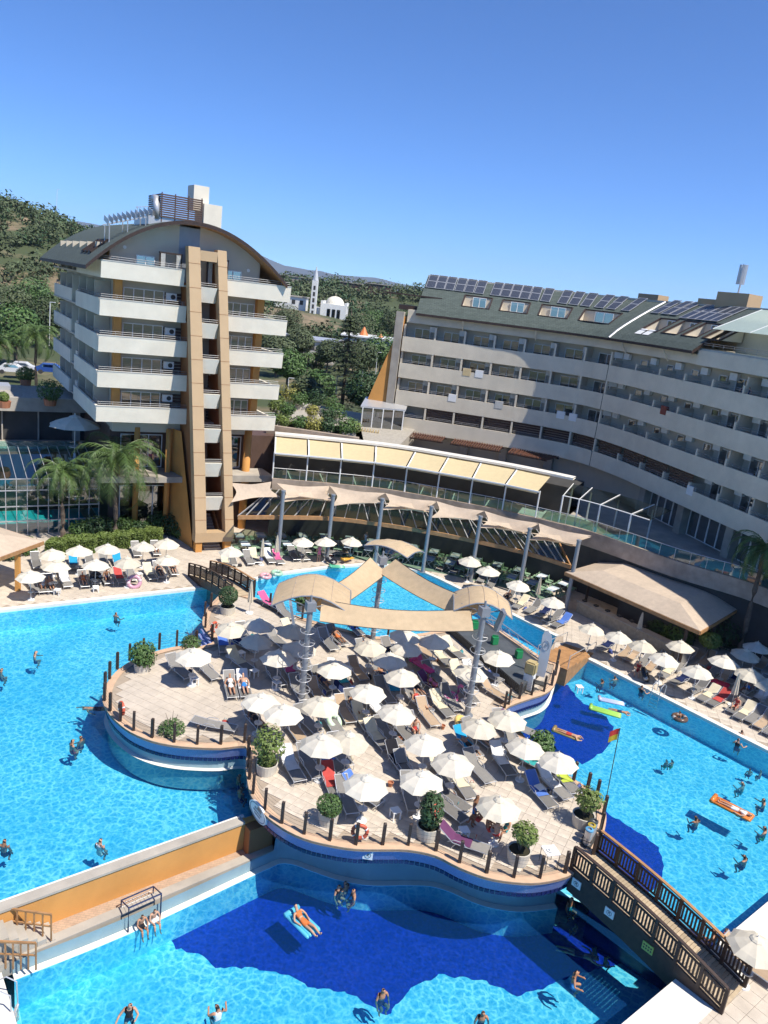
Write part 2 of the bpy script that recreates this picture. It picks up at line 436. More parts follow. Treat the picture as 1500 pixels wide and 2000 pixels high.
up = [e_left[0], e_left[1], e_left[2], P(470, 1138, ZO)] + e_tri + [P(1148, 1270, ZO)] + e_right + [Vector((45, 30, 0)), dc_0, dc_a, weir_b, weir_a, Vector((4, 31, 0)), ow_1, ow_0, Vector((-30, 20, 0))]
up = [Vector((p.x, p.y, 0)) for p in up]
def sheet(name, pts, z, m, **kw):
    b = MB(); b.poly([(p.x, p.y, z) for p in pts])
    o = b.build(name, m, **kw)
    bm = bmesh.new(); bm.from_mesh(o.data); bmesh.ops.triangulate(bm, faces=bm.faces[:])
    bmesh.ops.recalc_face_normals(bm, faces=bm.faces[:])
    for f in bm.faces:
        if f.normal.z < 0: f.normal_flip()
    bm.to_mesh(o.data); bm.free(); return o
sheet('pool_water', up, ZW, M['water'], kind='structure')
sheet('pool_floor', [Vector((-60, 10, 0)), Vector((60, 10, 0)), Vector((60, 75, 0)), Vector((-60, 75, 0))], -4.6, M['pool_floor'], kind='structure')
upf = sheet('upper_pool_floor', up, ZW - 1.35, M['pool_floor'], kind='structure')
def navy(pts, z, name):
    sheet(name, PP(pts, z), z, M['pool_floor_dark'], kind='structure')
def jag(pts, k=.8, step=9):
    out = []
    for (x0, y0), (x1, y1) in zip(pts, pts[1:] + pts[:1]):
        n = max(1, int(hypot(x1 - x0, y1 - y0) / step))
        for i in range(n):
            t = i / n; out.append((x0 + (x1 - x0) * t + rnd(-3, 3) * k, y0 + (y1 - y0) * t + rnd(-3, 3) * k))
    return out
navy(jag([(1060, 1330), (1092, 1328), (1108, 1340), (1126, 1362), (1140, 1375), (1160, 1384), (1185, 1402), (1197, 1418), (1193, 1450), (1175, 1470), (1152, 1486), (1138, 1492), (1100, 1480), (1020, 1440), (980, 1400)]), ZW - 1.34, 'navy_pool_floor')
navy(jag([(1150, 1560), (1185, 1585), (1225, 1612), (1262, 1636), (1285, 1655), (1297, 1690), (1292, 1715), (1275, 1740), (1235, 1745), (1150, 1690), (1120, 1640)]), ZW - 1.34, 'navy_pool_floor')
# lower pool
lip_px = [(-260, 2020), (25, 1905), (250, 1815), (480, 1708), (520, 1690), (545, 1680), (575, 1682), (610, 1694), (660, 1711), (720, 1722), (790, 1722), (840, 1724), (880, 1735), (930, 1757), (970, 1768), (1020, 1773), (1083, 1766), (1130, 1750)]
lip = PP(lip_px, ZF)
low = lip[1:] + [Vector((weir_a.x, weir_a.y, 0)), Vector((weir_b.x, weir_b.y, 0)), dc_a, dc_1, Vector((-6, 12, 0)), P(60, 2090, ZF)]
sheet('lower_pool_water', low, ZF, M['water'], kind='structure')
sheet('lower_pool_floor', [Vector((-20, 8, 0)), Vector((20, 8, 0)), Vector((20, 33, 0)), Vector((-20, 33, 0))], ZF - 1.35, M['pool_floor'], kind='structure')
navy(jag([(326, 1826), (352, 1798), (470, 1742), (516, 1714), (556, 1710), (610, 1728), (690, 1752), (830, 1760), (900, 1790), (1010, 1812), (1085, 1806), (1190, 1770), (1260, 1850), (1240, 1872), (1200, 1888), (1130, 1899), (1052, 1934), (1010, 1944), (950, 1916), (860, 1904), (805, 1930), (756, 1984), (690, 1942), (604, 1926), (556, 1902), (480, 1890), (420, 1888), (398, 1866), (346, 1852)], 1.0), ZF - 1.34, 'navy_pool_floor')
# overflow lips, pool walls, kerb, walkway and the orange retaining wall
mb = MB()
lp = smooth_path(lip[1:-1], 4)
for q in range(len(lp) - 1):
    a, b = lp[q], lp[q + 1]
lo_out = offset_path(lp, .26); lo_in = offset_path(lp, -.02)
mb.grid([[(p.x, p.y, ZF + .03) for p in lo_out], [(p.x, p.y, ZF + .05) for p in lo_in]])
mb.build('pool_overflow_lip', M['white_coping'], kind='structure', smooth=False)
mb = MB(); mb.grid([[(p.x, p.y, ZF - 1.36) for p in lo_out], [(p.x, p.y, ZF + .03) for p in lo_out]]); mb.build('lower_pool_side', M['pool_floor'], kind='structure')
mb = MB()
wl = offset_path(lp, -.03)
mb.grid([[(p.x, p.y, ZF - .1) for p in wl], [(p.x, p.y, -.55 if i > 14 else -2.62) for i, p in enumerate(wl)]])
mb.build('lower_pool_wall', M['pool_wall'], kind='structure')
k0, k1 = lip[1], lip[4]
kd = (k1 - k0).normalized(); kn = Vector((kd.y, -kd.x, 0))
mb = MB()
mb.obox(Vector((k0.x, k0.y, -3.2)) - kd * 10 - kn * .06, kd * ((k1 - k0).length + 10.5), -kn * .42, (0, 0, .62))
mb.build('kerb', M['concrete'], kind='structure')
mb = MB()
wk = [k0 - kd * 10 - kn * .4, k1 - kn * .4, Vector((ow_1.x, ow_1.y, 0)), Vector((ow_0.x, ow_0.y, 0))]
mb.prism([(p.x, p.y) for p in wk], ZK - .5, ZK)
mb.build('walkway', brick_mat('walkway_brick', (.46, .33, .23), (.40, .28, .2), (.3, .24, .18), .22, .11, .008), kind='structure')
rw = thing('retaining_wall', 'orange rendered wall holding back the upper pool above the walkway', 'wall', ow_a, local=False)
mb = MB(); mb.obox(ow_0 + Vector((0, 0, -1.6)), ow_1 - ow_0, -ow_n * .3, (0, 0, 1.56)); mb.build('wall_face', M['orange'], rw)
mb = MB(); mb.obox(ow_0 + Vector((0, 0, -.06)) + ow_n * .06, (ow_b - ow_0) * 1.0, -ow_n * .46, (0, 0, .1)); mb.build('stone_coping', M['concrete'], rw)
mb = MB(); mb.obox(ow_0 - ow_n * .4 + Vector((0, 0, -1.2)), (ow_b - ow_0) * 1.01, -ow_n * .22, (0, 0, 1.12)); mb.build('white_edge', M['white_coping'], rw)
mb = MB(); mb.obox(ow_b + ow_n * .02 + Vector((0, 0, -1.6)), ow_d * 1.2, ow_n * .5, (0, 0, 1.5)); mb.build('end_pier', M['orange_dark'], rw)
mb = MB()
mb.obox(Vector((weir_a.x, weir_a.y, -4.5)), Vector((weir_b.x - weir_a.x, weir_b.y - weir_a.y, 0)) * 1.1, (.3, .3, 0), (0, 0, 3.13))
mb.build('weir_wall', M['tile_dark'], kind='structure')

# ------------------------------------------------------------------ outer deck (one slab round the pools) with tiles
def deck_slab(name, pts, z, thick=1.8):
    b = MB(); b.prism([(p.x, p.y) for p in pts], z - thick, z, 0, 1)
    o = b.build(name, [M['deck_joint'], M['pool_wall']], kind='structure')
    bm = bmesh.new(); bm.from_mesh(o.data); bmesh.ops.triangulate(bm, faces=[f for f in bm.faces if len(f.verts) > 4]); bm.to_mesh(o.data); bm.free()
    return o
def tiles(parent, polys, holes, ang, w, h, z, limit, m, gap=.012, thick=.02, stagger=.5):
    ca, sa = cos(ang), sin(ang); cells = []
    allp = [p for q in polys for p in q]
    us = [p.x * ca + p.y * sa for p in allp]; vs_ = [-p.x * sa + p.y * ca for p in allp]
    for j in range(int(min(vs_) / h) - 1, int(max(vs_) / h) + 2):
        for i in range(int(min(us) / w) - 1, int(max(us) / w) + 2):
            u, v = (i + (stagger if j % 2 else 0)) * w, j * h
            cs = [((u + a * w) * ca - (v + b * h) * sa, (u + a * w) * sa + (v + b * h) * ca) for a, b in ((0, 0), (1, 0), (1, 1), (0, 1), (.5, .5))]
            c = cs[4]
            if c[1] < 12 or abs(c[0]) > .56 * c[1] + 6: continue
            if any(all(inside(q, pl) for q in cs) for pl in polys) and not any(any(inside(q, hl) for q in cs) for hl in holes):
                cells.append((hypot(*c), c))
    cells.sort()
    a, b = w / 2 - gap / 2, h / 2 - gap / 2
    tm = MB(); vv = [(-a, -b, 0), (a, -b, 0), (a, b, 0), (-a, b, 0), (-a, -b, thick), (a, -b, thick), (a, b, thick), (-a, b, thick)]
    fs = [[4, 5, 6, 7], [0, 1, 5, 4], [1, 2, 6, 5], [2, 3, 7, 6], [3, 0, 4, 7]]
    tm.add(vv, fs); me = tm.mesh('paving_tile', m)
    rest = MB()
    for k, (d, c) in enumerate(cells):
        if k < limit:
            o = link(me, 'paving_tile', parent, loc=(c[0], c[1], z + rnd(0, .004)), rz=ang)
        else:
            zz = z + rnd(0, .004)
            rest.add([(c[0] + x * ca - y * sa, c[1] + x * sa + y * ca, zz + q) for x, y, q in vv], fs)
    if rest.f: rest.build('paving', m, parent, kind='stuff')
far = [Vector((60, 95, 0)), Vector((-60, 95, 0))]
v2 = lambda p: Vector((p.x, p.y, 0))
left_deck = [v2(p) for p in e_left] + [v2(P(500, 1131, ZO))] + [v2(p) for p in e_tri[1:]] + [v2(stair_pt), v2(P(1100, 1300, ZO))] + [v2(p) for p in e_right] + [Vector((60, 60, 0))] + far
od = deck_slab('outer_deck', left_deck, ZO)
tiles(od, [left_deck], [], radians(-12), .62, .62, ZO, 260, M['deck_tile'], stagger=0)
mb = MB()
for path in ([v2(p) for p in e_left], [v2(p) for p in e_tri], [v2(p) for p in e_right]):
    o_ = offset_path(path, .04); i_ = offset_path(path, -.36)
    mb.grid([[(p.x, p.y, ZO + .03) for p in o_], [(p.x, p.y, ZO + .03) for p in i_]])
    mb.grid([[(p.x, p.y, ZW - .05) for p in o_], [(p.x, p.y, ZO + .03) for p in o_]])
mb.build('pool_coping', M['white_coping'], od)
mb = MB()
for path in ([v2(p) for p in e_left], [v2(p) for p in e_tri], [v2(p) for p in e_right]):
    o_ = offset_path(path, .05)
    mb.grid([[(p.x, p.y, ZW - 1.37) for p in o_], [(p.x, p.y, ZW + .05) for p in o_]])
mb.build('pool_side', M['pool_floor'], od)
# deck beyond the bridge (lower corner) and the strip beside the lower pool
cd = [v2(dc_0), v2(dc_1), v2(dc_1) + Vector((12, -12, 0)), v2(dc_0) + Vector((12, -12, 0))]
cdk = deck_slab('poolside_deck', cd, ZO, 3.2)
tiles(cdk, [cd], [], atan2(dc_dir.y, dc_dir.x), .6, .6, ZO, 60, M['deck_tile'], stagger=0)
mb = MB(); nn = Vector((-dc_dir.y, dc_dir.x, 0))
if nn.x > 0: nn = -nn
mb.obox(v2(dc_0) + nn * .05 + Vector((0, 0, ZO - .1)), v2(dc_1) - v2(dc_0), -nn * 1.5, (0, 0, .135))
mb.build('pool_coping', M['white_coping'], cdk)
le = [P(2, 1896, -2.9), P(33, 2000, -2.9), P(70, 2120, -2.9)]
ld = [v2(p) for p in le] + [v2(le[2]) + Vector((-8, 0, 0)), v2(le[0]) + Vector((-8, 1, 0))]
deck_slab('lower_pool_deck', ld, -2.9, 1.5).data.materials[0] = M['white_coping']

# ------------------------------------------------------------------ island terrace
isl_px = [(440, 1158), (412, 1180), (398, 1200), (396, 1222), (408, 1240), (418, 1252), (392, 1262), (350, 1262), (305, 1272), (262, 1288), (232, 1307), (213, 1328), (203, 1350), (200, 1368), (210, 1390), (228, 1410),
          (255, 1430), (296, 1447), (340, 1456), (385, 1460), (431, 1461), (470, 1457), (482, 1462), (480, 1490), (482, 1520), (490, 1553), (514, 1588), (548, 1615), (592, 1637), (642, 1650), (694, 1658), (747, 1659), (797, 1660), (850, 1671),
          (896, 1694), (950, 1714), (1003, 1723), (1054, 1724), (1108, 1712), (1140, 1690), (1162, 1668), (1180, 1625), (1184, 1590), (1172, 1560), (1150, 1540), (1122, 1522), (1090, 1502), (1062, 1484), (1038, 1455), (1010, 1420), (990, 1396), (988, 1386),
          (1000, 1377), (1040, 1363), (1066, 1354), (1082, 1340), (1090, 1318), (1092, 1296), (1060, 1285), (950, 1216), (880, 1228), (760, 1244), (690, 1233), (560, 1197), (500, 1168)]
isl = [v2(p) for p in smooth_path(PP(isl_px), 3, True)]
it = thing('island_terrace', 'raised paved sunbathing island with blue mosaic rim between the pools', 'terrace', (0, 40, -1.5), local=False)
it['kind'] = 'structure'
mb = MB(); mb.prism([(p.x, p.y) for p in isl], -.12, -.02, bottom=True)
o = mb.build('terrace_slab', M['deck_joint'], it)
bm = bmesh.new(); bm.from_mesh(o.data); bmesh.ops.triangulate(bm, faces=[f for f in bm.faces if len(f.verts) > 4]); bm.to_mesh(o.data); bm.free()
ar = sum(a.x * b.y - b.x * a.y for a, b in zip(isl, isl[1:] + isl[:1]))
sg = 1 if ar > 0 else -1
inner = offset_path(isl, -.42 * sg, True)
mb = MB(); cl = lambda r: r + r[:1]
mb.grid([cl([(p.x, p.y, .012) for p in isl]), cl([(p.x, p.y, .03) for p in inner])], flip=sg < 0)
mb.grid([cl([(p.x, p.y, -.10) for p in isl]), cl([(p.x, p.y, .012) for p in isl])], flip=sg > 0)
mb.build('coping', M['coping'], it)
band = offset_path(isl, -.03 * sg, True); tail = offset_path(isl, -.22 * sg, True); core = offset_path(isl, -.32 * sg, True)
mb = MB(); mb.grid([cl([(p.x, p.y, -.70) for p in tail]), cl([(p.x, p.y, -.10) for p in band])], flip=sg > 0); mb.build('mosaic_band', M['tile_blue'], it, smooth=True)
mb = MB()
fr_px = [p for p in isl if True]
per = 0; acc = 0
tl = cl(list(tail))
pts = along(tl, .22)
tmesh = MB(); tmesh.box((0, 0, 0), (.19, .05, .16)); tme = tmesh.mesh('edge_tile', M['tile_dark'])
front = [(p, d) for p, d in pts if p.y < 38 or (p.x > 8 and p.y < 45)]
front.sort(key=lambda q: q[0].length)
for p, d in front[:290]:
    link(tme, 'edge_tile', it, loc=(p.x, p.y, -.79), rz=atan2(d.y, d.x))
mb = MB(); mb.grid([cl([(p.x, p.y, -2.6) for p in core]), cl([(p.x, p.y, -.70) for p in core])], flip=sg > 0)
# the core stands in the upper water only; over the lower pool and the walkway it gives way to the recessed wall
mb2 = MB(); n_ = len(core)
for i in range(n_):
    a, b = core[i], core[(i + 1) % n_]; m_ = (a + b) / 2
    if m_.y < 31.5 and -5.6 < m_.x < 12.0: continue
    mb2.poly([(a.x, a.y, -2.6), (b.x, b.y, -2.6), (b.x, b.y, -.7), (a.x, a.y, -.7)])
mb2.build('island_wall', M['pool_wall'], it)
mb = MB()
rim = [p for p in offset_path(isl, -.10 * sg, True)]
i0 = None
for i in range(n_):
    a, b = rim[i], rim[(i + 1) % n_]; m_ = (a + b) / 2
    if m_.y < 31.5 and -5.6 < m_.x < 12.0: continue
    if m_.y > 46: continue
    c, d_ = core[(i + 1) % n_], core[i]
    mb.poly([(a.x, a.y, ZW + .04), (b.x, b.y, ZW + .04), (c.x, c.y, ZW + .05), (d_.x, d_.y, ZW + .05)])
mb.build('overflow_lip', M['white_coping'], it)
tiles(it, [[v2(p) for p in inner]], [], radians(-27), .55, .55, -.02, 280, M['deck_tile'], thick=.03, stagger=0)
# ------------------------------------------------------------------ hotel with the barrel roof
HA = Vector((-24.4, 62.5, 0)); HU = Vector((.88, .475, 0)); HV = Vector((-.533, .849, 0))
def H(s, v, z): return HA + HU * s + HV * v + Vector((0, 0, z))
def hbox(b, s0, s1, v0, v1, z0, z1, mi=0): b.obox(H(s0, v0, z0), HU * (s1 - s0), HV * (v1 - v0), (0, 0, z1 - z0), mi)
lh = thing('hotel_building', 'cream hotel block with arched green shingle roof and leaning stair tower', 'building', H(7, 5, ZO), local=False)
FZ = [19.8, 16.9, 14.05, 11.2, 8.35]      # balcony floor levels, parapet tops 2.2 above the band's foot
ACm = MB(); ACm.box((0, 0, .3), (.85, .35, .6)); ac_me = ACm.mesh('air_conditioner', M['white_plastic'])
fan = MB(); fan.cyl((.12, -.18, .3), (.12, -.20, .3), .2, n=14); fan_me = fan.mesh('fan_grille', M['dark'])
M['rail_grey'] = mat('rail_grey', (.30, .30, .30), .5, .05, 3, metal=.3)
def rail(parent, pts, zt, posts=True):
    b = MB()
    for dz in (.06, -.10):
        b.tube([(p.x, p.y, zt + dz) for p in pts], .016, 5)
    if posts:
        for p, d in along(pts, 1.3, .1): b.cyl((p.x, p.y, zt - .3), (p.x, p.y, zt + .06), .018, n=5)
    b.build('railing', M['rail_grey'], parent)
def win(parent, o, a, h, n, mats_c, depth=.06, nrm=None):
    """sliding window: o foot corner, a vector along, h height, n leaves; a frame with panes and curtains behind"""
    o, a = Vector(o), Vector(a); d = a.normalized(); nrm = nrm or Vector((d.y, -d.x, 0))
    fb = MB(); L_ = a.length
    for q in (0, h - .07): fb.obox(o + Vector((0, 0, q)), a, nrm * depth, (0, 0, .07))
    for i in range(n + 1):
        w = .07
        fb.obox(o + d * (L_ * i / n - (w / 2 if 0 < i < n else (0 if i == 0 else w))) + nrm * .004, d * w, nrm * (depth + .01), (0, 0, h))
    f = fb.build('window', M['white_metal'], parent)
    pb = MB(); pb.poly([o + nrm * .02, o + a + nrm * .02, o + a + nrm * .02 + Vector((0, 0, h)), o + nrm * .02 + Vector((0, 0, h))]); pb.build('pane', M['pane'], f)
    for i in range(n):
        mc = mats_c[(i + int(o.x * 3) + int(o.z)) % len(mats_c)]
        if mc is None: continue
        cb = MB(); st = o + d * (L_ * i / n + .05) - nrm * .06; wd = L_ / n - .1; k = 10
        cb.grid([[st + d * (wd * q / k) - nrm * (.05 * (q % 2)) + Vector((0, 0, zz)) for q in range(k + 1)] for zz in (.02, h - .08)])
        cb.build('curtain', mc, f)
C3 = [M['curtain'], M['curtain'], M['curtain_red'], M['curtain']]
# core walls
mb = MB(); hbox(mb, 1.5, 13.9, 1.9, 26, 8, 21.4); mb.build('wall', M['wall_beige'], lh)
mb = MB(); hbox(mb, 1.5, 13.9, 3.0, 26, ZO, 8.2); hbox(mb, 13.9, 19.5, 4.6, 12, ZO, 7.4); mb.build('lower_wall', M['dark_louvre'], lh)
for k, zf in enumerate(FZ):
    sh = .07 * k; zt = zf + 2.2 - .02 * k
    # balcony slab, front parapets each side of the tower, side parapets
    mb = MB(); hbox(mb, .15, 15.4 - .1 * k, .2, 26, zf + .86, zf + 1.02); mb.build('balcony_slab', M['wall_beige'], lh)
    s_end = 6.5 + .27 * k
    for (a, b, dz) in ((0 - .05 * k, s_end, 0), (9.7 + .27 * k, 15.8 - .12 * k, -.35)):
        mb = MB(); z1 = zt + dz; z0 = z1 - 1.32
        p0, p1 = H(a, 0, 0), H(b, 0, 0)
        # parapet leans out a little at the top, thickness .18
        fr0, fr1 = H(a, .0, z0), H(b, .0, z0)
        mb.add([H(a, .08, z0), H(b, .08, z0), H(b, -.05, z1), H(a, -.05, z1), H(a, .30, z0), H(b, .30, z0), H(b, .15, z1), H(a, .15, z1)],
               [[0, 1, 2, 3], [5, 4, 7, 6], [3, 2, 6, 7], [1, 0, 4, 5], [4, 0, 3, 7], [1, 5, 6, 2]])
        mb.build('parapet', M['render_cream'], lh)
        mb = MB(); hbox(mb, a, b, -.08, .18, z1 + .002, z1 + .06); mb.build('parapet_cap', M['render_grey'], lh)
        rail(lh, [H(a + .1, .06, 0), H(b - .1, .06, 0)], z1 + .3)
    for (v0, v1, off) in ((.32, 11.1, 0), (11.4, 14.6, .7), (14.9, 25.8, .25)):
        if k == 0 and v0 > 12: continue
        mb = MB(); hbox(mb, off - .05 * k, off + .2 - .05 * k, v0, v1, zt - 1.32, zt); mb.build('parapet', M['render_cream'], lh)
        rail(lh, [H(off + .1, v0, 0), H(off + .1, v1, 0)], zt + .25)
    for v in (3.8, 7.4, 11.1, 14.8, 18.4, 22.0):
        mb = MB(); hbox(mb, .25, 1.48, v, v + .18, zf + 1.02, zf + 3.6 - (0.15 if k else 0)); mb.build('partition', M['wall_beige'], lh)
        mb = MB(); hbox(mb, 1.44, 1.52, v + .9, v + 2.0, zf + 1.05, zf + 3.05); mb.build('balcony_door', M['pane'], lh)
    mb = MB(); hbox(mb, 15.2 - .12 * k, 15.4 - .12 * k, .31, 6, zt - 1.6, zt - .36); mb.build('parapet', M['render_cream'], lh)
    if k:
        zb = zf + 1.05
        win(lh, H(2.1, 1.84, zb), HU * 3.3, 2.15, 4, C3)
        win(lh, H(10.7, 1.84, zb - .3), HU * 2.6, 2.15, 4, C3)
        for (a, b) in ((5.45, 7.3), (9.5, 10.65)):
            mb = MB()
            for q in range(9): hbox(mb, a, b, 1.78, 1.88, zb - .3 + q * .27, zb - .3 + q * .27 + .2)
            mb.build('louvre_panel', M['dark_louvre'], lh)
        for s, dz in ((1.3, 0), (13.35, -.3)):
            mb = MB(); hbox(mb, s, s + .6, 1.2, 1.87, zb + dz - .02, zf + 3.75 + dz); mb.build('column', M['orange'], lh)
        for s, zz in ((5.9, zb + 1.45), (9.9, zb + 1.1)):
            p = H(s, 1.5, zz); o = link(ac_me, 'air_conditioner', lh, loc=p - lh.location, rz=atan2(HU.y, HU.x)); o.matrix_parent_inverse = Matrix()
            c = link(fan_me, 'fan_grille', o); c.matrix_parent_inverse = Matrix()
# attic gable under the arch
def arch(s):     # roof underside height along the front
    return 25.7 - (s - 7.2) ** 2 / 16.2
mb = MB()
N_ = 24
for (a, b) in ((.9, 6.3), (8.0, 13.3)):
    top = [H(a + (b - a) * i / N_, 1.3, arch(a + (b - a) * i / N_) - .1) for i in range(N_ + 1)]
    bot = [H(a + (b - a) * i / N_, 1.3, 20.8) for i in range(N_ + 1)]
    mb.grid([bot, top])
mb.build('gable_wall', M['wall_beige'], lh)
mb = MB(); hbox(mb, 6.3, 8.0, 1.3, 1.5, 20.8, 25.4); mb.build('dark_panel', M['steel'], lh)
mb = MB(); hbox(mb, .88, .98, 1.3, 21, 20.8, 23.2); hbox(mb, 13.25, 13.35, 1.3, 21, 20.8, 23.2); mb.build('side_wall', M['wall_beige'], lh)
win(lh, H(2.9, 1.24, 21.0), HU * 1.5, 1.75, 2, [M['curtain']])
win(lh, H(10.2, 1.24, 20.7), HU * 1.5, 1.75, 2, [M['curtain']])
for s in (4.6, 8.5):          # timber gazebo frames with white curtains on the attic balcony
    g = MB()
    for q in (0, 1.7): g.obox(H(s + q, .6, 21.0), HU * .12, HV * .12, (0, 0, 2.1))
    hbox(g, s, s + 1.82, .55, .9, 23.1, 23.22)
    gz = g.build('gazebo_frame', M['dark_wood'], lh)
    c = MB()
    for q in (.1, 1.35):
        c.grid([[H(s + q + w_ * .05 + (.0 if zz > 21.6 else .04 * (w_ % 2)), .52 + .05 * (w_ % 2), zz) for w_ in range(8)] for zz in (21.1, 21.9, 23.1)])
    c.build('gazebo_curtain', M['curtain'], gz)
for s, z in ((2.0, 23.2), (12.3, 22.6)):
    mb = MB(); mb.cyl(H(s, 1.3, z), H(s, 1.2, z), .14, n=12); mb.build('wall_lamp', M['white_metal'], lh)
# roof shell
ss = [-1.2 + 16.5 * i / 30 for i in range(31)]
def roofpt(s, v, up_=0.0):
    return H(s, v, arch(s) + up_)
mb = MB()
ve = [-.35 + 26.2 * i / 12 for i in range(13)]
front_v = lambda s: -.9 + 0.0 * s
mb.grid([[roofpt(s, v, .12) for s in ss] for v in ve])
mb.build('roof', M['shingle'], lh, smooth=True)
rf = [c for c in lh.children if c.name.startswith('roof')][0]
mb = MB(); mb.grid([[roofpt(s, v, -.12) for s in ss] for v in ve], flip=True); mb.build('soffit', M['timber'], rf, smooth=True)
mb = MB(); mb.grid([[roofpt(s, -.37, -.14) for s in ss], [roofpt(s, -.37, .16) for s in ss]]); mb.build('roof_edge', M['dark_wood'], rf)
mb = MB(); mb.grid([[roofpt(-1.2, v, .14) for v in ve], [roofpt(-1.2, v, -.16) for v in ve]]); mb.build('roof_edge', M['dark_wood'], rf)
for i in range(3):
    a = 3.2 + i * 1.55
    mb = MB()
    q = [roofpt(-.2, a, .2), roofpt(1.1, a, .2), roofpt(1.1, a + .9, .2), roofpt(-.2, a + .9, .2)]
    for j in range(4): mb.bar(q[j], q[(j + 1) % 4], .14, .2)
    f = mb.build('skylight', M['dark_wood'], rf)
    mb = MB(); mb.poly([p + Vector((0, 0, .02)) for p in q]); mb.build('pane', M['pane'], f)
# roof plant: louvred screen, duct, lift shaft, pergola rack
mb = MB(); hbox(mb, 4.2, 7.4, 3.0, 8.0, 25.3, 26.0); mb.build('roof_deck', M['light_metal'], rf)
ps = MB()
for q in range(11): hbox(ps, 5.2, 8.6, 2.9, 2.98, 26.0 + q * .17, 26.0 + q * .17 + .12)
for q in range(11): hbox(ps, 5.12, 5.2, 2.9, 7, 26.0 + q * .17, 26.0 + q * .17 + .12)
for s in (5.2, 6.3, 7.4, 8.5): hbox(ps, s, s + .08, 2.98, 3.06, 25.6, 27.95)
ps.build('plant_screen', M['dark_louvre'], rf)
mb = MB(); mb.tube([H(4.9, 3.2, 25.8), H(4.9, 3.2, 26.9), H(4.95, 3.6, 27.4), H(5.0, 4.6, 27.5)], .3, 12); mb.build('duct', M['light_metal'], rf, smooth=True)
mb = MB(); hbox(mb, 8.75, 10.3, 3.0, 5.6, 24.2, 27.6); hbox(mb, 8.0, 9.3, 3.6, 5.4, 27.0, 29.0); mb.build('lift_shaft', M['render_cream'], rf)
pr = MB()
for q in range(11):
    s = 4.3 - q * .34; z = 26.15 - .115 * q
    pr.bar(H(s, 2.0, z - .05), H(s - .12, 3.2, z + .3), .04, .42)
pr.bar(H(4.4, 2.2, 25.95), H(.8, 2.2, 24.75), .08); pr.bar(H(4.4, 4.0, 25.95), H(.8, 4.0, 24.75), .08)
for s, z in ((3.8, 25.8), (2.4, 25.3), (1.0, 24.8)):
    for v in (2.2, 4.0): pr.bar(H(s, v, arch(s) - .1), H(s, v, z), .07)
pr.build('pergola_rack', M['light_metal'], rf)
mb = MB(); mb.tube([H(4.0, 2.2, 26.6), H(3.0, 2.2, 26.4)], .03, 5); mb.tube([H(3.1, 2.2, 25.9), H(3.1, 2.2, 26.5)], .03, 5); mb.build('roof_railing', M['light_metal'], rf)
# leaning stair tower in front
tw = {}
def leg(s_top, s_bot, w, name, m, vt=-.55, vb=-4.4, zt=23.9, zb=.6, th=.9):
    b = MB()
    a0, a1 = H(s_top, vt, zt), H(s_bot, vb, zb)
    b.add([a1, a1 + HU * w, a1 + HU * w + HV * th, a1 + HV * th, a0, a0 + HU * w, a0 + HU * w + HV * th, a0 + HV * th],
          [[0, 3, 2, 1], [4, 5, 6, 7], [0, 1, 5, 4], [1, 2, 6, 5], [2, 3, 7, 6], [3, 0, 4, 7]])
    return b.build(name, m, lh)
TLt, TRt, TLb, TRb = 6.55, 8.95, 7.15, 9.75
leg(TLt, TLb, .95, 'tower_leg', M['tan_panel']); leg(TRt, TRb, .75, 'tower_leg', M['tan_panel'])
def tower_at(z):
    t = (23.9 - z) / 23.3
    return (TLt + (TLb - TLt) * t, TRt + (TRb - TRt) * t, -.55 - 3.85 * t)
# panel joints on the legs
for q in range(12):
    z = 22.6 - q * 1.9; a, b, v = tower_at(z)
    for s, w in ((a, .95), (b, .75)):
        jm = MB(); hbox(jm, s - .01, s + w + .01, v - .012, v + .3, z, z + .03); jm.build('panel_joint', M['orange_dark'], lh)
a, b, v = tower_at(.6)
mb = MB(); hbox(mb, a, b + .75, v, v + .9, -.25, .6); mb.build('tower_beam', M['tan_panel'], lh)
a2, b2, vt_ = tower_at(23.6)
mb = MB(); hbox(mb, a2 + .95, b2, vt_, vt_ + .8, 22.9, 23.7); mb.build('tower_beam', M['tan_panel'], lh)
for s in (a + .1, b + .05):
    mb = MB(); hbox(mb, s, s + .55, v + .1, v + .75, ZO, -.25); mb.build('tower_pier', M['orange'], lh)
# inner side walls of the stair shaft
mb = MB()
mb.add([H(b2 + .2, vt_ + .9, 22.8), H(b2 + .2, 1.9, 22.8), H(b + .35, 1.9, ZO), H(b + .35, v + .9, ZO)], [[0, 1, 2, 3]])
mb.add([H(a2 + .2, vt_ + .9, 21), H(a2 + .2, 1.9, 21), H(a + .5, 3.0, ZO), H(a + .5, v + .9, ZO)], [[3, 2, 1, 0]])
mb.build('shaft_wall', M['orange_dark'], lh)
for k in range(8):
    z = 19.6 - 2.87 * k; a_, b_, v_ = tower_at(z)
    if z < 1: break
    s0, s1 = a_ + .96, b_ - .02
    mb = MB()
    mb.add([H(s0, v_ + .62, z), H(s1 - .35, v_ + .62, z), H(s1 - .1, v_ + .32, z + 1.25), H(s0, v_ + .32, z + 1.25), H(s0, v_ + .9, z), H(s1, v_ + .9, z), H(s1, v_ + .6, z + 1.25), H(s0, v_ + .6, z + 1.25)],
           [[0, 1, 2, 3], [1, 5, 6, 2], [3, 2, 6, 7], [4, 0, 3, 7], [1, 0, 4, 5], [5, 4, 7, 6]])
    mb.build('landing_parapet', M['render_cream'], lh)
    mb = MB(); hbox(mb, s0, s1, v_ + .9, 1.9, z + .1, z + .3); mb.build('landing', M['orange_dark'], lh)
    rail(lh, [H(s0, v_ + .5, 0), H(s1, v_ + .5, 0)], z + 1.5, False)
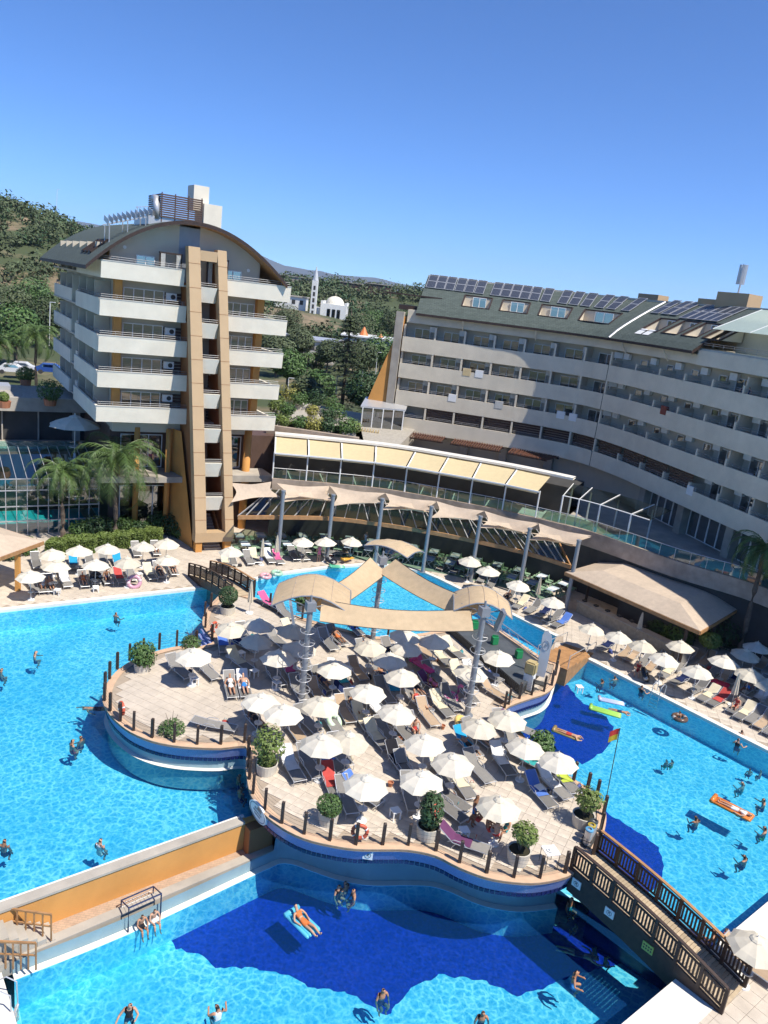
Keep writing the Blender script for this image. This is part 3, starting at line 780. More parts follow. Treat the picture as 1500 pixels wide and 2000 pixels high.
# stair flight at the foot
for i in range(12):
    mb = MB(); hbox(mb, a + 1.0, b - .1, v + .6 + i * .3, v + .9 + i * .3, ZO + i * .19, ZO + .2 + i * .19); mb.build('step', M['concrete'], lh)
mb = MB(); mb.bar(H(b - .05, v + .6, ZO + .9), H(b - .05, v + 4.2, ZO + 3.2), .06, .3); mb.build('handrail', M['timber'], lh)
# terrace storey: columns, glazing, orange fins
for s, v_, w in ((3.6, 2.0, .5), (13.6, 2.0, .75), (6.2, 1.5, .5)):
    mb = MB(); mb.cyl(H(s, v_, ZO), H(s, v_, 8.4), w / 2, n=14); mb.build('column', M['orange'], lh, smooth=True)
mb = MB(); mb.add([H(6.3, 2.8, ZO), H(7.3, v + 1, ZO), H(7.0, .6, 8.4), H(6.3, 2.8, 8.4)], [[0, 1, 2, 3]]); mb.build('buttress', M['orange'], lh)
for (s0, s1, n) in ((2.4, 6.0, 3), (10.9, 13.3, 2)):
    win(lh, H(s0, 2.92, 4.6), HU * (s1 - s0), 3.0, n, [None])
win(lh, H(2.4, 2.92, ZO + .1), HU * 4.4, 4.0, 3, [None])
mb = MB(); hbox(mb, 0, 7, -.4, 3, 4.0, 4.5); hbox(mb, 10, 15.6, .2, 3, 3.9, 4.5); mb.build('terrace_slab', M['concrete'], lh)
# ------------------------------------------------------------------ long curved hotel wing
RC = [Vector((x, y, 0)) for x, y in ((-.3, 88.1), (5.2, 87.3), (10.4, 86.2), (15.4, 84.8), (19.6, 82.4), (22.6, 77.5), (25.0, 70.3), (27.2, 63.4), (29.4, 56.8), (31.8, 50), (34.6, 42.5), (37.5, 35))]
RCs = smooth_path(RC, 8)
_len = [0]
for a, b in zip(RCs, RCs[1:]): _len.append(_len[-1] + (b - a).length)
RL = _len[-1]
def R(s, v=0.0, z=0.0):
    """s metres along the facade, v metres behind it, z height"""
    s = max(0, min(RL - 1e-4, s))
    lo, hi = 0, len(_len) - 1
    while hi - lo > 1:
        m_ = (lo + hi) // 2
        if _len[m_] <= s: lo = m_
        else: hi = m_
    t = (s - _len[lo]) / (_len[hi] - _len[lo])
    p = RCs[lo].lerp(RCs[hi], t)
    a = RCs[max(0, lo - 1)]; b = RCs[min(len(RCs) - 1, hi + 1)]
    d = (b - a).normalized()
    return Vector((p.x - d.y * v, p.y + d.x * v, z))
def rgrid(b, s0, s1, prof, step=1.0, flip=False, mi=0):
    n = max(1, int((s1 - s0) / step + .5))
    b.grid([[R(s0 + (s1 - s0) * i / n, v, z) for i in range(n + 1)] for v, z in prof], mi, flip)
def rsolid(b, s0, s1, v0, v1, z0, z1, step=1.0):
    rgrid(b, s0, s1, [(v0, z0), (v0, z1), (v1, z1), (v1, z0), (v0, z0)], step, True)
    for s in (s0, s1): b.poly([R(s, v0, z0), R(s, v1, z0), R(s, v1, z1), R(s, v0, z1)])
rh = thing('curved_hotel', 'long curved hotel wing with grey balconies, dormer roof and solar panels', 'building', R(20, 4, ZO), local=False)
PT = [17.8, 14.85, 11.8, 8.8]                  # parapet tops
SEAM = 23.3                                     # expansion joint where the two wings meet
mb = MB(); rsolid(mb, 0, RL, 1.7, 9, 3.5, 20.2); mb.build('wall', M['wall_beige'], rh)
mb = MB(); rsolid(mb, .2, RL, .4, 9, 19.35, 20.75); mb.build('roof_band', M['render_stone'], rh)
bays = [0.3 + 3.3 * i for i in range(7)]
bays2 = [SEAM + .1 + 3.75 * i for i in range(11)]
for k, zt in enumerate(PT):
    for (a, b) in ((0, SEAM - .02), (SEAM + .02, RL)):
        mb = MB(); rsolid(mb, a, b, 0, .22, zt - 1.62, zt); mb.build('parapet', M['render_stone'], rh)
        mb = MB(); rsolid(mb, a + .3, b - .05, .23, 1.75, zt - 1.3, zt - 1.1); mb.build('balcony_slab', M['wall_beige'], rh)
        pts = [R(a + .2 + (b - a - .4) * i / 40, .1, 0) for i in range(41)]
        rail(rh, pts, zt + .3)
    # first bay end wall
    mb = MB(); rsolid(mb, 0, .22, .22, 1.7, zt - 1.1, zt + 1.33); mb.build('partition', M['wall_beige'], rh)
    for i, s in enumerate(bays):
        if i:
            mb = MB(); rsolid(mb, s - .09, s + .09, .24, 1.7, zt - 1.1, zt + 1.33); mb.build('partition', M['wall_beige'], rh)
            mb = MB(); rsolid(mb, s - .1, s + .1, .02, .23, zt + .004, zt + 1.33); mb.build('column', M['render_stone'], rh)
        if k < 3:
            o = R(s + .75, 1.64, zt - 1.1); win(rh, o, R(s + 2.55, 1.64, zt - 1.1) - o, 2.1, 2, [M['curtain'], M['curtain'], None])
            p = R(s + 2.9, 1.45, zt + .75); u_ = link(ac_me, 'air_conditioner', rh, loc=p - rh.location, rz=atan2(-.2, .97)); u_.matrix_parent_inverse = Matrix()
        elif i:
            for q in range(9):
                mb = MB(); rsolid(mb, s + .2, s + 3.1, .5, .55, zt - 1.0 + q * .26, zt - 1.0 + q * .26 + .19, 3); mb.build('slat', M['dark_louvre'], rh)
    for i, s in enumerate(bays2[:-1]):
        mb = MB(); rsolid(mb, s - .08, s + .08, .24, 1.7, zt - 1.1, zt + (.55 if i < 5 else 1.33)); mb.build('partition', M['wall_beige'], rh)
        mb = MB(); rsolid(mb, s - .1, s + .1, .02, .23, zt + .004, zt + (.62 if i else 1.33)); mb.build('column', M['render_stone'], rh)
        if k == 3 and i < 4:
            for q in range(9):
                mb = MB(); rsolid(mb, s + .2, s + 3.5, .5, .55, zt - 1.0 + q * .26, zt - 1.0 + q * .26 + .19, 3); mb.build('slat', M['dark_louvre'], rh)
            continue
        s0, s1 = (s + 2.5, s + 3.5) if i < 4 else (s + .9, s + 2.9)
        o = R(s0, 1.64, zt - 1.1); win(rh, o, R(s1, 1.64, zt - 1.1) - o, 2.1, 1 if i < 4 else 2, [M['curtain'], None])
        p = R(s + .8, 1.45, zt + .75); u_ = link(ac_me, 'air_conditioner', rh, loc=p - rh.location, rz=-1.2); u_.matrix_parent_inverse = Matrix()
mb = MB()
for zt in PT: mb.obox(R(SEAM - .03, -.02, zt - 1.6), R(SEAM + .03, -.02, 0) - R(SEAM - .03, -.02, 0), (.02, .02, 0), (0, 0, 1.6))
mb.build('expansion_joint', M['dark'], rh)
mb = MB(); mb.cyl(R(1.9, 1.6, 8.5), R(1.9, 1.45, 8.5), .72, n=20); mb.build('round_grille', M['steel'], rh)
# shingle roof with cut-in dormer balconies
RE = 35.6                                      # roof stops here, then a terrace with a glazed canopy
def rp(s, t, up_=0):                            # t 0 eave .. 1 ridge
    return R(s, -.55 + 7.2 * t, 20.45 + 4.2 * (t ** .85) + up_)
dorm = [(5.9 + i * 4.15, 5.9 + i * 4.15 + 3.0, .26, .56) for i in range(4)] + [(SEAM + 2.2 + i * 3.0, SEAM + 2.2 + i * 3.0 + 2.3, .22, .55) for i in range(4)]
sb = sorted(set([1.2, RE] + [round(1.2 + i * 1.5, 3) for i in range(1, 25)] + [round(x, 3) for d in dorm for x in d[:2]]))
sb = [s for s in sb if s <= RE]
tb = [0, .1, .22, .26, .4, .55, .56, .7, .85, 1.0]
mb = MB()
for a, b in zip(sb, sb[1:]):
    for c, d in zip(tb, tb[1:]):
        ms, mt = (a + b) / 2, (c + d) / 2
        if any(x0 <= ms <= x1 and t0 <= mt <= t1 for x0, x1, t0, t1 in dorm): continue
        mb.poly([rp(a, c), rp(b, c), rp(b, d), rp(a, d)])
roof = mb.build('roof', M['shingle'], rh)
mb = MB()
n = 40
mb.grid([[rp(1.2 + (RE - 1.2) * i / n, 0, dz) for i in range(n + 1)] for dz in (-.22, .03)])
mb.grid([[rp(1.2, t / 8, dz) for t in range(9)] for dz in (-.3, .05)])
mb.grid([[rp(RE, t / 8, dz) for t in range(9)] for dz in (-.3, .05)])
mb.grid([[rp(1.2 + (RE - 1.2) * i / n, 1, 0) for i in range(n + 1)], [R(1.2 + (RE - 1.2) * i / n, 12, 23.5) for i in range(n + 1)]])
mb.grid([[rp(1.2 + (RE - 1.2) * i / n, 0, -.2) for i in range(n + 1)], [R(1.2 + (RE - 1.2) * i / n, 1.0, 20.2) for i in range(n + 1)]])
mb.build('roof_edge', M['dark_wood'], roof)
mb = MB(); rgrid(mb, 1.2, RE, [(6.6, 24.8), (6.6, 20)], 2); mb.build('roof_back', M['wall_beige'], roof)
mb = MB(); mb.tube([rp(SEAM - .2, t / 8, .06) for t in range(9)], .12, 6); mb.build('roof_seam', M['light_metal'], roof)
for (s0, s1, t0, t1) in dorm:
    a, b, c, d = rp(s0, t0), rp(s1, t0), rp(s1, t1), rp(s0, t1)
    vb = -.55 + 7.2 * t1 - .1
    e, f = R(s0, vb, a.z + .02), R(s1, vb, b.z + .02)
    mb = MB(); mb.poly([a, b, f, e]); mb.poly([e, f, c, d]); mb.poly([a, e, d]); mb.poly([b, c, f])
    dm = mb.build('dormer', M['wall_beige'], roof)
    mb = MB()
    for p, q in ((a, b), (b, c), (c, d), (d, a)): mb.bar(p, q, .14, .14)
    mb.build('dormer_frame', M['dark_wood'], dm)
    w0 = e.lerp(f, .3 if s0 < SEAM else .45); w1 = e.lerp(f, .8 if s0 < SEAM else .95)
    hh = max(.8, (d.z - e.z) * .92)
    win(dm, w0, w1 - w0, hh, 2, [M['curtain'], None])
mb = MB(); q0 = rp(SEAM + 2.4, .16, .05)
for i, dx in enumerate((0, 1.1)):
    q0 = rp(SEAM + 2.2 + dx, .13, .06); q1 = rp(SEAM + 3.1 + dx, .13, .06); q2 = rp(SEAM + 3.15 + dx, .24, .09); q3 = rp(SEAM + 2.3 + dx, .24, .09)
    mb.poly([q0, q1, q2, q3])
mb.build('drying_towel', M['white_plastic'], roof)
for s in (6.5, 14.5, SEAM + 1.6, SEAM + 8.0):
    mb = MB(); mb.bar(R(s, .38, 19.2), R(s, -.45, 20.25), .1, .1); mb.build('eave_bracket', M['render_stone'], roof)
# solar arrays: modules as parts of a rack
M['solar'] = brick_mat('solar_cell', (.028, .033, .05), (.024, .03, .045), (.12, .13, .15), .17, .17, .012, .35, offset=0, bump=0)
pm = MB(); pm.box((0, 0, 0), (1.0, 1.62, .05)); pan_me = pm.mesh('solar_module', M['solar'])
fm = MB()
for x in (-.5, .5): fm.box((x, 0, .01), (.05, 1.66, .06))
for y in (-.82, .82): fm.box((0, y, .01), (1.0, .05, .06))
frm_me = fm.mesh('module_frame', M['light_metal'])
def solar(s0, n, rows, t0):
    for j in range(rows):
        for i in range(n):
            s = s0 + i * 1.07; t = t0 + j * .21
            a, b, c = rp(s, t, .12), rp(s + .5, t, .12), rp(s, t + .1, .12)
            x = (b - a).normalized(); y = (c - a).normalized(); zz = x.cross(y).normalized(); y = zz.cross(x)
            o = link(pan_me, 'solar_module', roof); o.matrix_parent_inverse = Matrix.Translation(-roof.location)
            o.matrix_basis = Matrix(((x.x, y.x, zz.x, a.x), (x.y, y.y, zz.y, a.y), (x.z, y.z, zz.z, a.z), (0, 0, 0, 1)))
            f = link(frm_me, 'module_frame', o); f.matrix_parent_inverse = Matrix()
solar(1.9, 6, 2, .72); solar(9.0, 6, 2, .72); solar(16.0, 6, 2, .72); solar(SEAM + .8, 3, 2, .74); solar(SEAM + 4.6, 5, 2, .68)
# roof huts and the mobile mast
for px, py, y, w, d_ in ((1277, 576, 90, 2.6, 2), (1398, 586, 80, 2.6, 2), (1446, 574, 77, 3.2, 2.5)):
    p = DY(px, py, y)
    mb = MB(); mb.box((p.x, p.y, (p.z + 21) / 2), (w, d_, p.z - 21), -.9); mb.build('roof_hut', M['tan_panel'], roof)
p = DY(1440, 575, 77); zm = DY(1455, 517, 77).z
mb = MB(); mb.cyl((p.x, p.y, 22), (p.x + .1, p.y, zm), .09, n=8)
for a in range(3): mb.box((p.x + .3 * cos(a * 2.1), p.y + .3 * sin(a * 2.1), zm - .9), (.22, .12, 1.8), a * 2.1)
mb.build('antenna_mast', M['light_metal'], roof)
# roof terrace past the roof end
mb = MB(); rsolid(mb, RE, RL, .4, 9, 20.31, 20.4); mb.build('terrace_floor', M['concrete'], rh)
mb = MB(); rsolid(mb, RE, RL, .1, .3, 19.35, 20.6); mb.build('parapet', M['render_stone'], rh)
rail(rh, [R(RE + .3 + (RL - RE - .6) * i / 10, .3, 0) for i in range(11)], 21.2)
mb = MB(); rsolid(mb, RE + .5, RL, 3.5, 3.7, 20.4, 22.8); mb.build('wall', M['wall_beige'], rh)
mb = MB(); mb.grid([[R(RE + .2 + (RL - RE) * i / 8, v, z) for i in range(9)] for v, z in ((.9, 22.5), (5.5, 24.6))]); cnp = mb.build('glazed_canopy', cloth_mat('opal_glazing', (.50, .60, .55), .4), rh)
mb = MB()
for i in range(9): mb.bar(R(RE + .2 + (RL - RE) * i / 8, .9, 22.5), R(RE + .2 + (RL - RE) * i / 8, 5.5, 24.6), .08)
mb.build('canopy_bar', M['white_metal'], cnp)
# end fins
E0 = R(0)
mb = MB(); mb.obox(R(0, -.2, ZO) + Vector((-1.0, .15, 0)), (.85, -.14, 0), (.15, .9, 0), (0, 0, 21.6)); mb.build('stone_fin', M['concrete'], rh)
a = R(0, .6, 0)
b = MB()
tri = [DY(790, 618, 88.3), DY(716, 784, 88.3), DY(766, 800, 88.3)]
b.add(tri + [p + Vector((.3, 1.2, 0)) for p in tri], [[0, 1, 2], [5, 4, 3], [0, 3, 4, 1], [1, 4, 5, 2], [2, 5, 3, 0]])
b.build('buttress_fin', M['orange'], rh)
mb = MB(); p = DY(822, 600, 92); mb.box((p.x, p.y, 20.9), (5, 4, .5)); mb.box((p.x - 1, p.y, 22.3), (6.5, 4.5, .15)); mb.build('roof_bar', M['dark_wood'], rh)
# terrace storey under the balconies
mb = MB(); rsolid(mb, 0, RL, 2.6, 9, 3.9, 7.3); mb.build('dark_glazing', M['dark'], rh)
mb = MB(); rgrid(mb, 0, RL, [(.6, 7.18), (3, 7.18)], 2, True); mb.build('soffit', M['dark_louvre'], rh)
for s in (8.0, 12.5, 17.5, 30.5, 36.5, 43):
    mb = MB(); rsolid(mb, s, s + .9, .9, 2.0, 4.2, 7.3); mb.build('column', M['concrete'], rh)
for (s0, s1) in ((31.6, 36.2), (37.6, 42.8), (44.1, 49)):
    for q in range(4):
        a, b = R(s0 + (s1 - s0) * q / 4, 1.6, 4.4), R(s0 + (s1 - s0) * (q + 1) / 4, 1.6, 4.4)
        win(rh, a, b - a, 2.7, 1, [None])

# ------------------------------------------------------------------ upper terrace: stone wall, glass balustrade, awnings
zt5 = lambda x, y: (420 + x / 1.923, 820 + y / 1.923)
zt6 = lambda x, y: (900 + x / 2.5, 900 + y / 2.5)
tw_px = [zt5(215, 222), zt5(430, 240), zt5(640, 262), zt5(870, 302), zt5(1060, 338), zt5(1250, 382), zt6(640, 352), zt6(1050, 492), zt6(1480, 622), (1700, 1240)]
TW = smooth_path([v2(P(x, y, 4.5)) for x, y in tw_px], 5)
ut = thing('upper_terrace', 'stone faced restaurant terrace with green glass balustrade above the poolside', 'terrace', (5, 72, ZO), local=False)
ut['kind'] = 'structure'
def ribbon(b, path, o0, o1, z0, z1, flip=False):
    A, B = offset_path(path, o0), offset_path(path, o1)
    b.grid([[(p.x, p.y, z) for p in q] for q, z in ((A, z0), (A, z1), (B, z1), (B, z0), (A, z0))], 0, not flip)
mb = MB(); ribbon(mb, TW, 0, -.35, 3.2, 4.55); mb.build('stone_wall', M['stone'], ut)
mb = MB(); ribbon(mb, TW, -.36, -16, 3.6, 4.3); mb.build('terrace_floor', M['concrete'], ut)
mb = MB()
A = offset_path(TW, -.15); mb.grid([[(p.x, p.y, z) for p in A] for z in (4.6, 5.5)]); gb = mb.build('glass_balustrade', M['green_glass'], ut)
mb = MB(); mb.tube([(p.x, p.y, 5.53) for p in A], .03, 5); mb.build('top_rail', M['light_metal'], ut)
for p, d in along(A, 1.25):
    mb = MB(); mb.cyl((p.x, p.y, 4.55), (p.x, p.y, 5.53), .025, n=5); mb.build('baluster', M['light_metal'], ut)
aw_pts = along(A[:28], 3.1)
aw = thing('awning_row', 'row of cream retractable awnings on white posts over the terrace', 'awning', (2, 70, 4.5), local=False)
for i, (p, d) in enumerate(aw_pts):
    nrm = Vector((d.y, -d.x, 0))
    mb = MB(); mb.cyl((p.x, p.y, 4.5), (p.x, p.y, 7.0), .07, n=8); mb.build('post', M['white_metal'], aw)
    if i + 1 < len(aw_pts):
        q, d2 = aw_pts[i + 1]; n2 = Vector((d2.y, -d2.x, 0))
        f0, f1 = p + nrm * .35, q + n2 * .35
        b0, b1 = p - nrm * 3.7, q - n2 * 3.7
        k = .04
        mb = MB(); rows = []
        for t in range(6):
            u_ = t / 5
            rows.append([(f0.lerp(f1, k + (1 - 2 * k) * w / 4)).lerp(b0.lerp(b1, k + (1 - 2 * k) * w / 4), u_) + Vector((0, 0, 7.0 + .85 * u_ - .10 * sin(pi * w / 4) * sin(pi * u_))) for w in range(5)])
        mb.grid(rows)
        a_, b_ = rows[0], [r - Vector((0, 0, .22)) for r in rows[0]]
        mb.grid([b_, a_]); mb.build('awning_cloth', M['awning'], aw)
        mb = MB(); mb.bar((f0.x, f0.y, 6.98), (f1.x, f1.y, 6.98), .1, .12); mb.build('front_bar', M['white_metal'], aw)
        mb = MB(); mb.add([f0 + Vector((0, 0, 7.02)), f0.lerp(f1, k) + Vector((0, 0, 7.02)), b0.lerp(b1, k) + Vector((0, 0, 7.87)), b0 + Vector((0, 0, 7.87))], [[0, 1, 2, 3]]); mb.build('white_gusset', M['white_plastic'], aw)
# dark dining hall behind the awnings and pergola of red louvres above it
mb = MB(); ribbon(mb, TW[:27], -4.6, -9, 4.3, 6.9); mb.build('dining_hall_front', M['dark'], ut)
mb = MB(); ribbon(mb, TW[:27], -3.4, -4.5, 7.9, 8.1); mb.build('hall_roof_edge', M['white_coping'], ut)
mb = MB(); ribbon(mb, TW[:9], -4.5, -14, 7.0, 7.6); mb.build('hall_roof', M['concrete'], ut)
pg = thing('louvre_pergola', 'row of rust red louvred sunshades under the curved hotel', 'pergola', R(9, -2, 7.2), local=False)
lm = MB(); lm.box((0, 0, 0), (.08, 3.4, .14)); lv_me = lm.mesh('louvre', mat('louvre_rust', (.13, .055, .035), .6, .1, 3))
for sec in range(3):
    s0 = 1.0 + sec * 6.6
    for i in range(20):
        p = R(s0 + i * .28, -2.4, 7.35); q = R(s0 + i * .28, 1, 7.5); d = q - p
        o = link(lv_me, 'louvre', pg, loc=(p.x - pg.location.x, p.y - pg.location.y, p.z - pg.location.z), rz=atan2(d.y, d.x) - pi / 2); o.matrix_parent_inverse = Matrix()
    for v in (-3.8, -1.0):
        mb = MB(); mb.bar(R(s0 - .2, v, 7.22), R(s0 + 5.6, v, 7.22), .1, .15); mb.build('beam', M['dark_wood'], pg)
# lower restaurant: glazed lean-to roof with timber fascia, grey posts, shade sails
fa_px = [(85, 366), (250, 366), (440, 371), (620, 392), (800, 421), (950, 450), (1100, 483), (1220, 515), (1335, 552)]
FA = smooth_path([v2(P(*zt5(x, y), 2.4)) for x, y in fa_px], 4)
lr = thing('restaurant_roof', 'glazed lean to roof with timber fascia over the poolside restaurant', 'roof', (3, 66, ZO), local=False)
BK = [TW[min(len(TW) - 1, int(i * 26 / (len(FA) - 1)))] for i in range(len(FA))]
mb = MB(); mb.grid([[(p.x, p.y, 2.45) for p in FA], [(p.x, p.y, 3.5) for p in BK]]); mb.build('roof_glass', M['roof_glass'], lr)
mb = MB(); ribbon(mb, FA, .08, -.08, 2.22, 2.56); mb.build('fascia', M['timber'], lr)
for i in range(0, len(FA), 1):
    mb = MB(); mb.bar((FA[i].x, FA[i].y, 2.5), (BK[i].x, BK[i].y, 3.55), .07, .09); mb.build('glazing_bar', M['light_metal'], lr)
mb = MB(); mb.bar((FA[-1].x, FA[-1].y, 2.4), (BK[-1].x, BK[-1].y, 3.45), .12, .3); mb.build('end_fascia', M['timber'], lr)
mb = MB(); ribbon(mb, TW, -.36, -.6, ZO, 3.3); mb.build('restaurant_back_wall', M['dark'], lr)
mb = MB(); mb.poly([(p.x, p.y, ZO + .03) for p in FA] + [(p.x, p.y, ZO + .03) for p in BK[::-1]]); mb.build('restaurant_floor', mat('green_floor', (.16, .24, .17), .4, .2, 1.5), lr)
post_px = [(258, 270), (445, 285), (630, 300), (808, 328), (990, 365), (1175, 410), (1357, 455)]
ORD = 'first second third fourth fifth sixth seventh eighth ninth tenth eleventh twelfth thirteenth fourteenth fifteenth sixteenth seventeenth eighteenth'.split()
tops = []
fx = [zt5(250, 366), zt5(436, 371), zt5(618, 392), zt5(800, 421), zt5(982, 455), zt5(1165, 500), zt5(1345, 556)]
for i, ((x, y), f) in enumerate(zip(post_px, fx)):
    g = P(*f, 2.4); g = Vector((g.x * .995, g.y * .992, 0))
    zt_ = DY(*zt5(x, y), g.y).z
    mb = MB(); mb.cyl((0, 0, 0), (0, 0, zt_ - ZO), .17, n=14); mb.cyl((0, 0, zt_ - ZO), (0, 0, zt_ - ZO + .12), .2, n=14); mb.box((0, 0, .02), (.5, .5, .04))
    po = thing('steel_post', ORD[i] + ' grey steel sail post of the restaurant counted from the stair tower', 'post', (g.x, g.y, ZO), group='grey steel posts along the restaurant')
    mb.build('shaft', M['steel'], po, smooth=False)
    tops.append(Vector((g.x, g.y, zt_)))
def sail(corners, label, sag=.35, m='sail', n=8):
    c = [Vector(p) for p in corners]
    cen = sum(c, Vector()) / len(c)
    o = thing('shade_sail', label, 'shade sail', (cen.x, cen.y, cen.z), group='beige shade sails over the restaurant', local=False)
    if len(c) == 3: c = [c[0], c[1], c[2], c[2].lerp(c[0], .02)]
    rows = []
    for i in range(n + 1):
        r = []
        for j in range(n + 1):
            u_, w = i / n, j / n
            p = c[0].lerp(c[1], u_).lerp(c[3].lerp(c[2], u_), w)
            pull = .30 * (sin(pi * u_) * (abs(w - .5) * 2) ** 2 + sin(pi * w) * (abs(u_ - .5) * 2) ** 2)
            p = p.lerp(cen, pull * .8) - Vector((0, 0, sag * sin(pi * u_) * sin(pi * w)))
            r.append(p)
        rows.append(r)
    b = MB(); b.grid(rows); b.build('sail_cloth', M[m], o, smooth=True)
    return o
wall_at = lambda x, y, z=4.75: v2(P(*zt5(x, y), z)) + Vector((0, 0, z))
sail([wall_at(58, 236), wall_at(212, 232), v2(P(*zt5(246, 290), 3.6)) + Vector((0, 0, 3.6)), v2(P(*zt5(60, 310), 3.3)) + Vector((0, 0, 3.3))], 'square beige awning sail beside the stair tower', .2)
anch = [(232, 238), (430, 248), (640, 275), (832, 305), (1012, 342), (1215, 388), (1415, 435)]
for i in range(6):
    w0, w1 = wall_at(*anch[i]), wall_at(*anch[i + 1])
    sail([w0, w1, tops[i + 1] - Vector((0, 0, .35)), tops[i] - Vector((0, 0, .95))], ORD[i] + ' wide beige shade sail above the restaurant counted from the stair tower', .45)
for i in (0, 2, 4, 5):
    w0 = wall_at(*anch[i + 1], 4.3)
    sail([tops[i] - Vector((0, 0, .3)), w0 - Vector((0, 0, .1)), tops[i + 1] - Vector((0, 0, .55))], 'narrow beige sail slung low at the ' + ORD[i] + ' grey post from the stair tower', .3)
# ------------------------------------------------------------------ poolside bar with hipped canvas roof
bc = [P(*zt6(510, 542), 2.1), P(*zt6(735, 478), 2.1), P(*zt6(1365, 715), 2.1), P(*zt6(1170, 832), 2.1)]
bar = thing('pool_bar', 'open bar pavilion with beige hipped canvas roof and timber fascia', 'bar', ((bc[0].x + bc[2].x) / 2, (bc[0].y + bc[2].y) / 2, ZO), local=False)
cen = sum(bc, Vector()) / 4
ins = [p.lerp(cen, .42) + Vector((0, 0, .75)) for p in bc]
mb = MB()
for i in range(4): mb.poly([bc[i], bc[(i + 1) % 4], ins[(i + 1) % 4], ins[i]])
mb.poly(ins); mb.build('canvas_roof', M['sail'], bar)
mb = MB()
for i in range(4): mb.bar(bc[i] - Vector((0, 0, .16)), bc[(i + 1) % 4] - Vector((0, 0, .16)), .1, .26)
mb.build('fascia', M['timber'], bar)
bu, bv = (bc[2] - bc[1]).normalized(), (bc[0] - bc[1]).normalized()
for i in range(4):
    for t in ((0.06,) if i % 2 else (.06, .5)):
        p = bc[i].lerp(bc[(i + 1) % 4], t).lerp(cen, .06)
        mb = MB(); mb.box((p.x, p.y, (ZO + 2.1) / 2), (.18, .18, 2.1 - ZO)); mb.build('post', M['dark_wood'], bar)
for t in (.16, .84):
    a, b = bc[0].lerp(bc[1], t), bc[3].lerp(bc[2], t)
    mb = MB(); mb.bar(Vector((a.x, a.y, ZO + .5)) + bu * 1.2, Vector((b.x, b.y, ZO + .5)) - bu * 2, .6, 1.0); mb.build('counter', M['plank'], bar)
    mb = MB(); mb.bar(Vector((a.x, a.y, ZO + 1.04)) + bu * 1.1, Vector((b.x, b.y, ZO + 1.04)) - bu * 1.9, .8, .06); mb.build('counter_top', M['concrete'], bar)
mb = MB(); mb.bar(Vector((cen.x, cen.y, ZO + 1.2)) - bu * 2, Vector((cen.x, cen.y, ZO + 1.2)) + bu * 4, 1.6, 2.4); mb.build('back_bar', M['dark'], bar)
for i in range(6):
    p = bc[0].lerp(bc[1], .17) + bu * (1.6 + i * 1.1)
    mb = MB(); mb.box((p.x, p.y, ZO + 1.13), (.3, .3, .12), .5); mb.build('ashtray_box', M['dark'], bar)
# ------------------------------------------------------------------ canvas pavilion at the edge of the sunbathing deck
lc = [P(85, 1057, 2.0), P(0, 1030, 2.0)]
lc_d = (P(0, 1088, 2.0) - lc[0]).normalized(); lc_e = (lc[1] - lc[0]).normalized()
cv = thing('canvas_pavilion', 'beige canvas pavilion corner with timber fascia beside hedge', 'pavilion', (lc[0].x - 3, lc[0].y, ZO), local=False)
q = [lc[0], lc[0] + lc_d * 9, lc[0] + lc_d * 9 + lc_e * 7, lc[0] + lc_e * 7]
cc = sum(q, Vector()) / 4 + Vector((0, 0, 1.4))
mb = MB()
for i in range(4): mb.poly([q[i], q[(i + 1) % 4], cc])
mb.build('canvas_roof', M['sail'], cv)
mb = MB()
for i in range(4): mb.bar(q[i] - Vector((0, 0, .15)), q[(i + 1) % 4] - Vector((0, 0, .15)), .1, .26)
mb.build('fascia', M['timber'], cv)
for t in (.25, .75):
    p = q[0].lerp(q[1], t) + lc_e * .3; mb = MB(); mb.box((p.x, p.y, (ZO + 1.9) / 2), (.3, .3, 1.9 - ZO)); mb.build('post', M['orange'], cv)
# ------------------------------------------------------------------ winter garden with indoor pool
G0 = P(12, 1045, ZO); G1 = P(192, 1036, ZO); gd = (G1 - G0).normalized(); gn = Vector((-gd.y, gd.x, 0)); gL = (G1 - G0).length
wg = thing('winter_garden', 'glass walled winter garden around an indoor pool beside palms', 'building', G0, local=False)
gh = 4.9
def gp(a, b, z): return v2(G0) + gd * a + gn * b + Vector((0, 0, z))
mb = MB()
for (a0, b0, a1, b1) in ((-9, 0, gL, 0), (gL, 0, gL, 7)): mb.poly([gp(a0, b0, ZO), gp(a1, b1, ZO), gp(a1, b1, ZO + gh), gp(a0, b0, ZO + gh)])
mb.poly([gp(-9, 0, ZO + gh), gp(gL, 0, ZO + gh), gp(gL, 7, ZO + gh + 1.2), gp(-9, 7, ZO + gh + 1.2)])
mb.build('glass_wall', M['green_glass'], wg)
na = 9
for i in range(-5, na + 1):
    a = gL * i / na
    if a < -9: continue
    mb = MB(); mb.bar(gp(a, -.03, ZO), gp(a, -.03, ZO + gh), .06, .06, up=gd); mb.build('mullion', M['light_metal'], wg)
    mb = MB(); mb.bar(gp(a, 0, ZO + gh + .03), gp(a, 7, ZO + gh + 1.23), .05); mb.build('roof_bar', M['light_metal'], wg)
for z in (ZO + 1.2, ZO + 2.5, ZO + 3.9, ZO + gh):
    mb = MB(); mb.bar(gp(-9, -.05, z), gp(gL, -.05, z), .08); mb.bar(gp(gL + .03, 0, z), gp(gL + .03, 7, z), .08); mb.build('transom', M['light_metal'], wg)
mb = MB(); mb.poly([gp(-9, .6, ZO + .08), gp(gL - .6, .6, ZO + .08), gp(gL - .6, 6.6, ZO + .08), gp(-9, 6.6, ZO + .08)]); mb.build('indoor_pool', mat('indoor_pool_water', (.08, .62, .72), .1, .1, 1), wg)
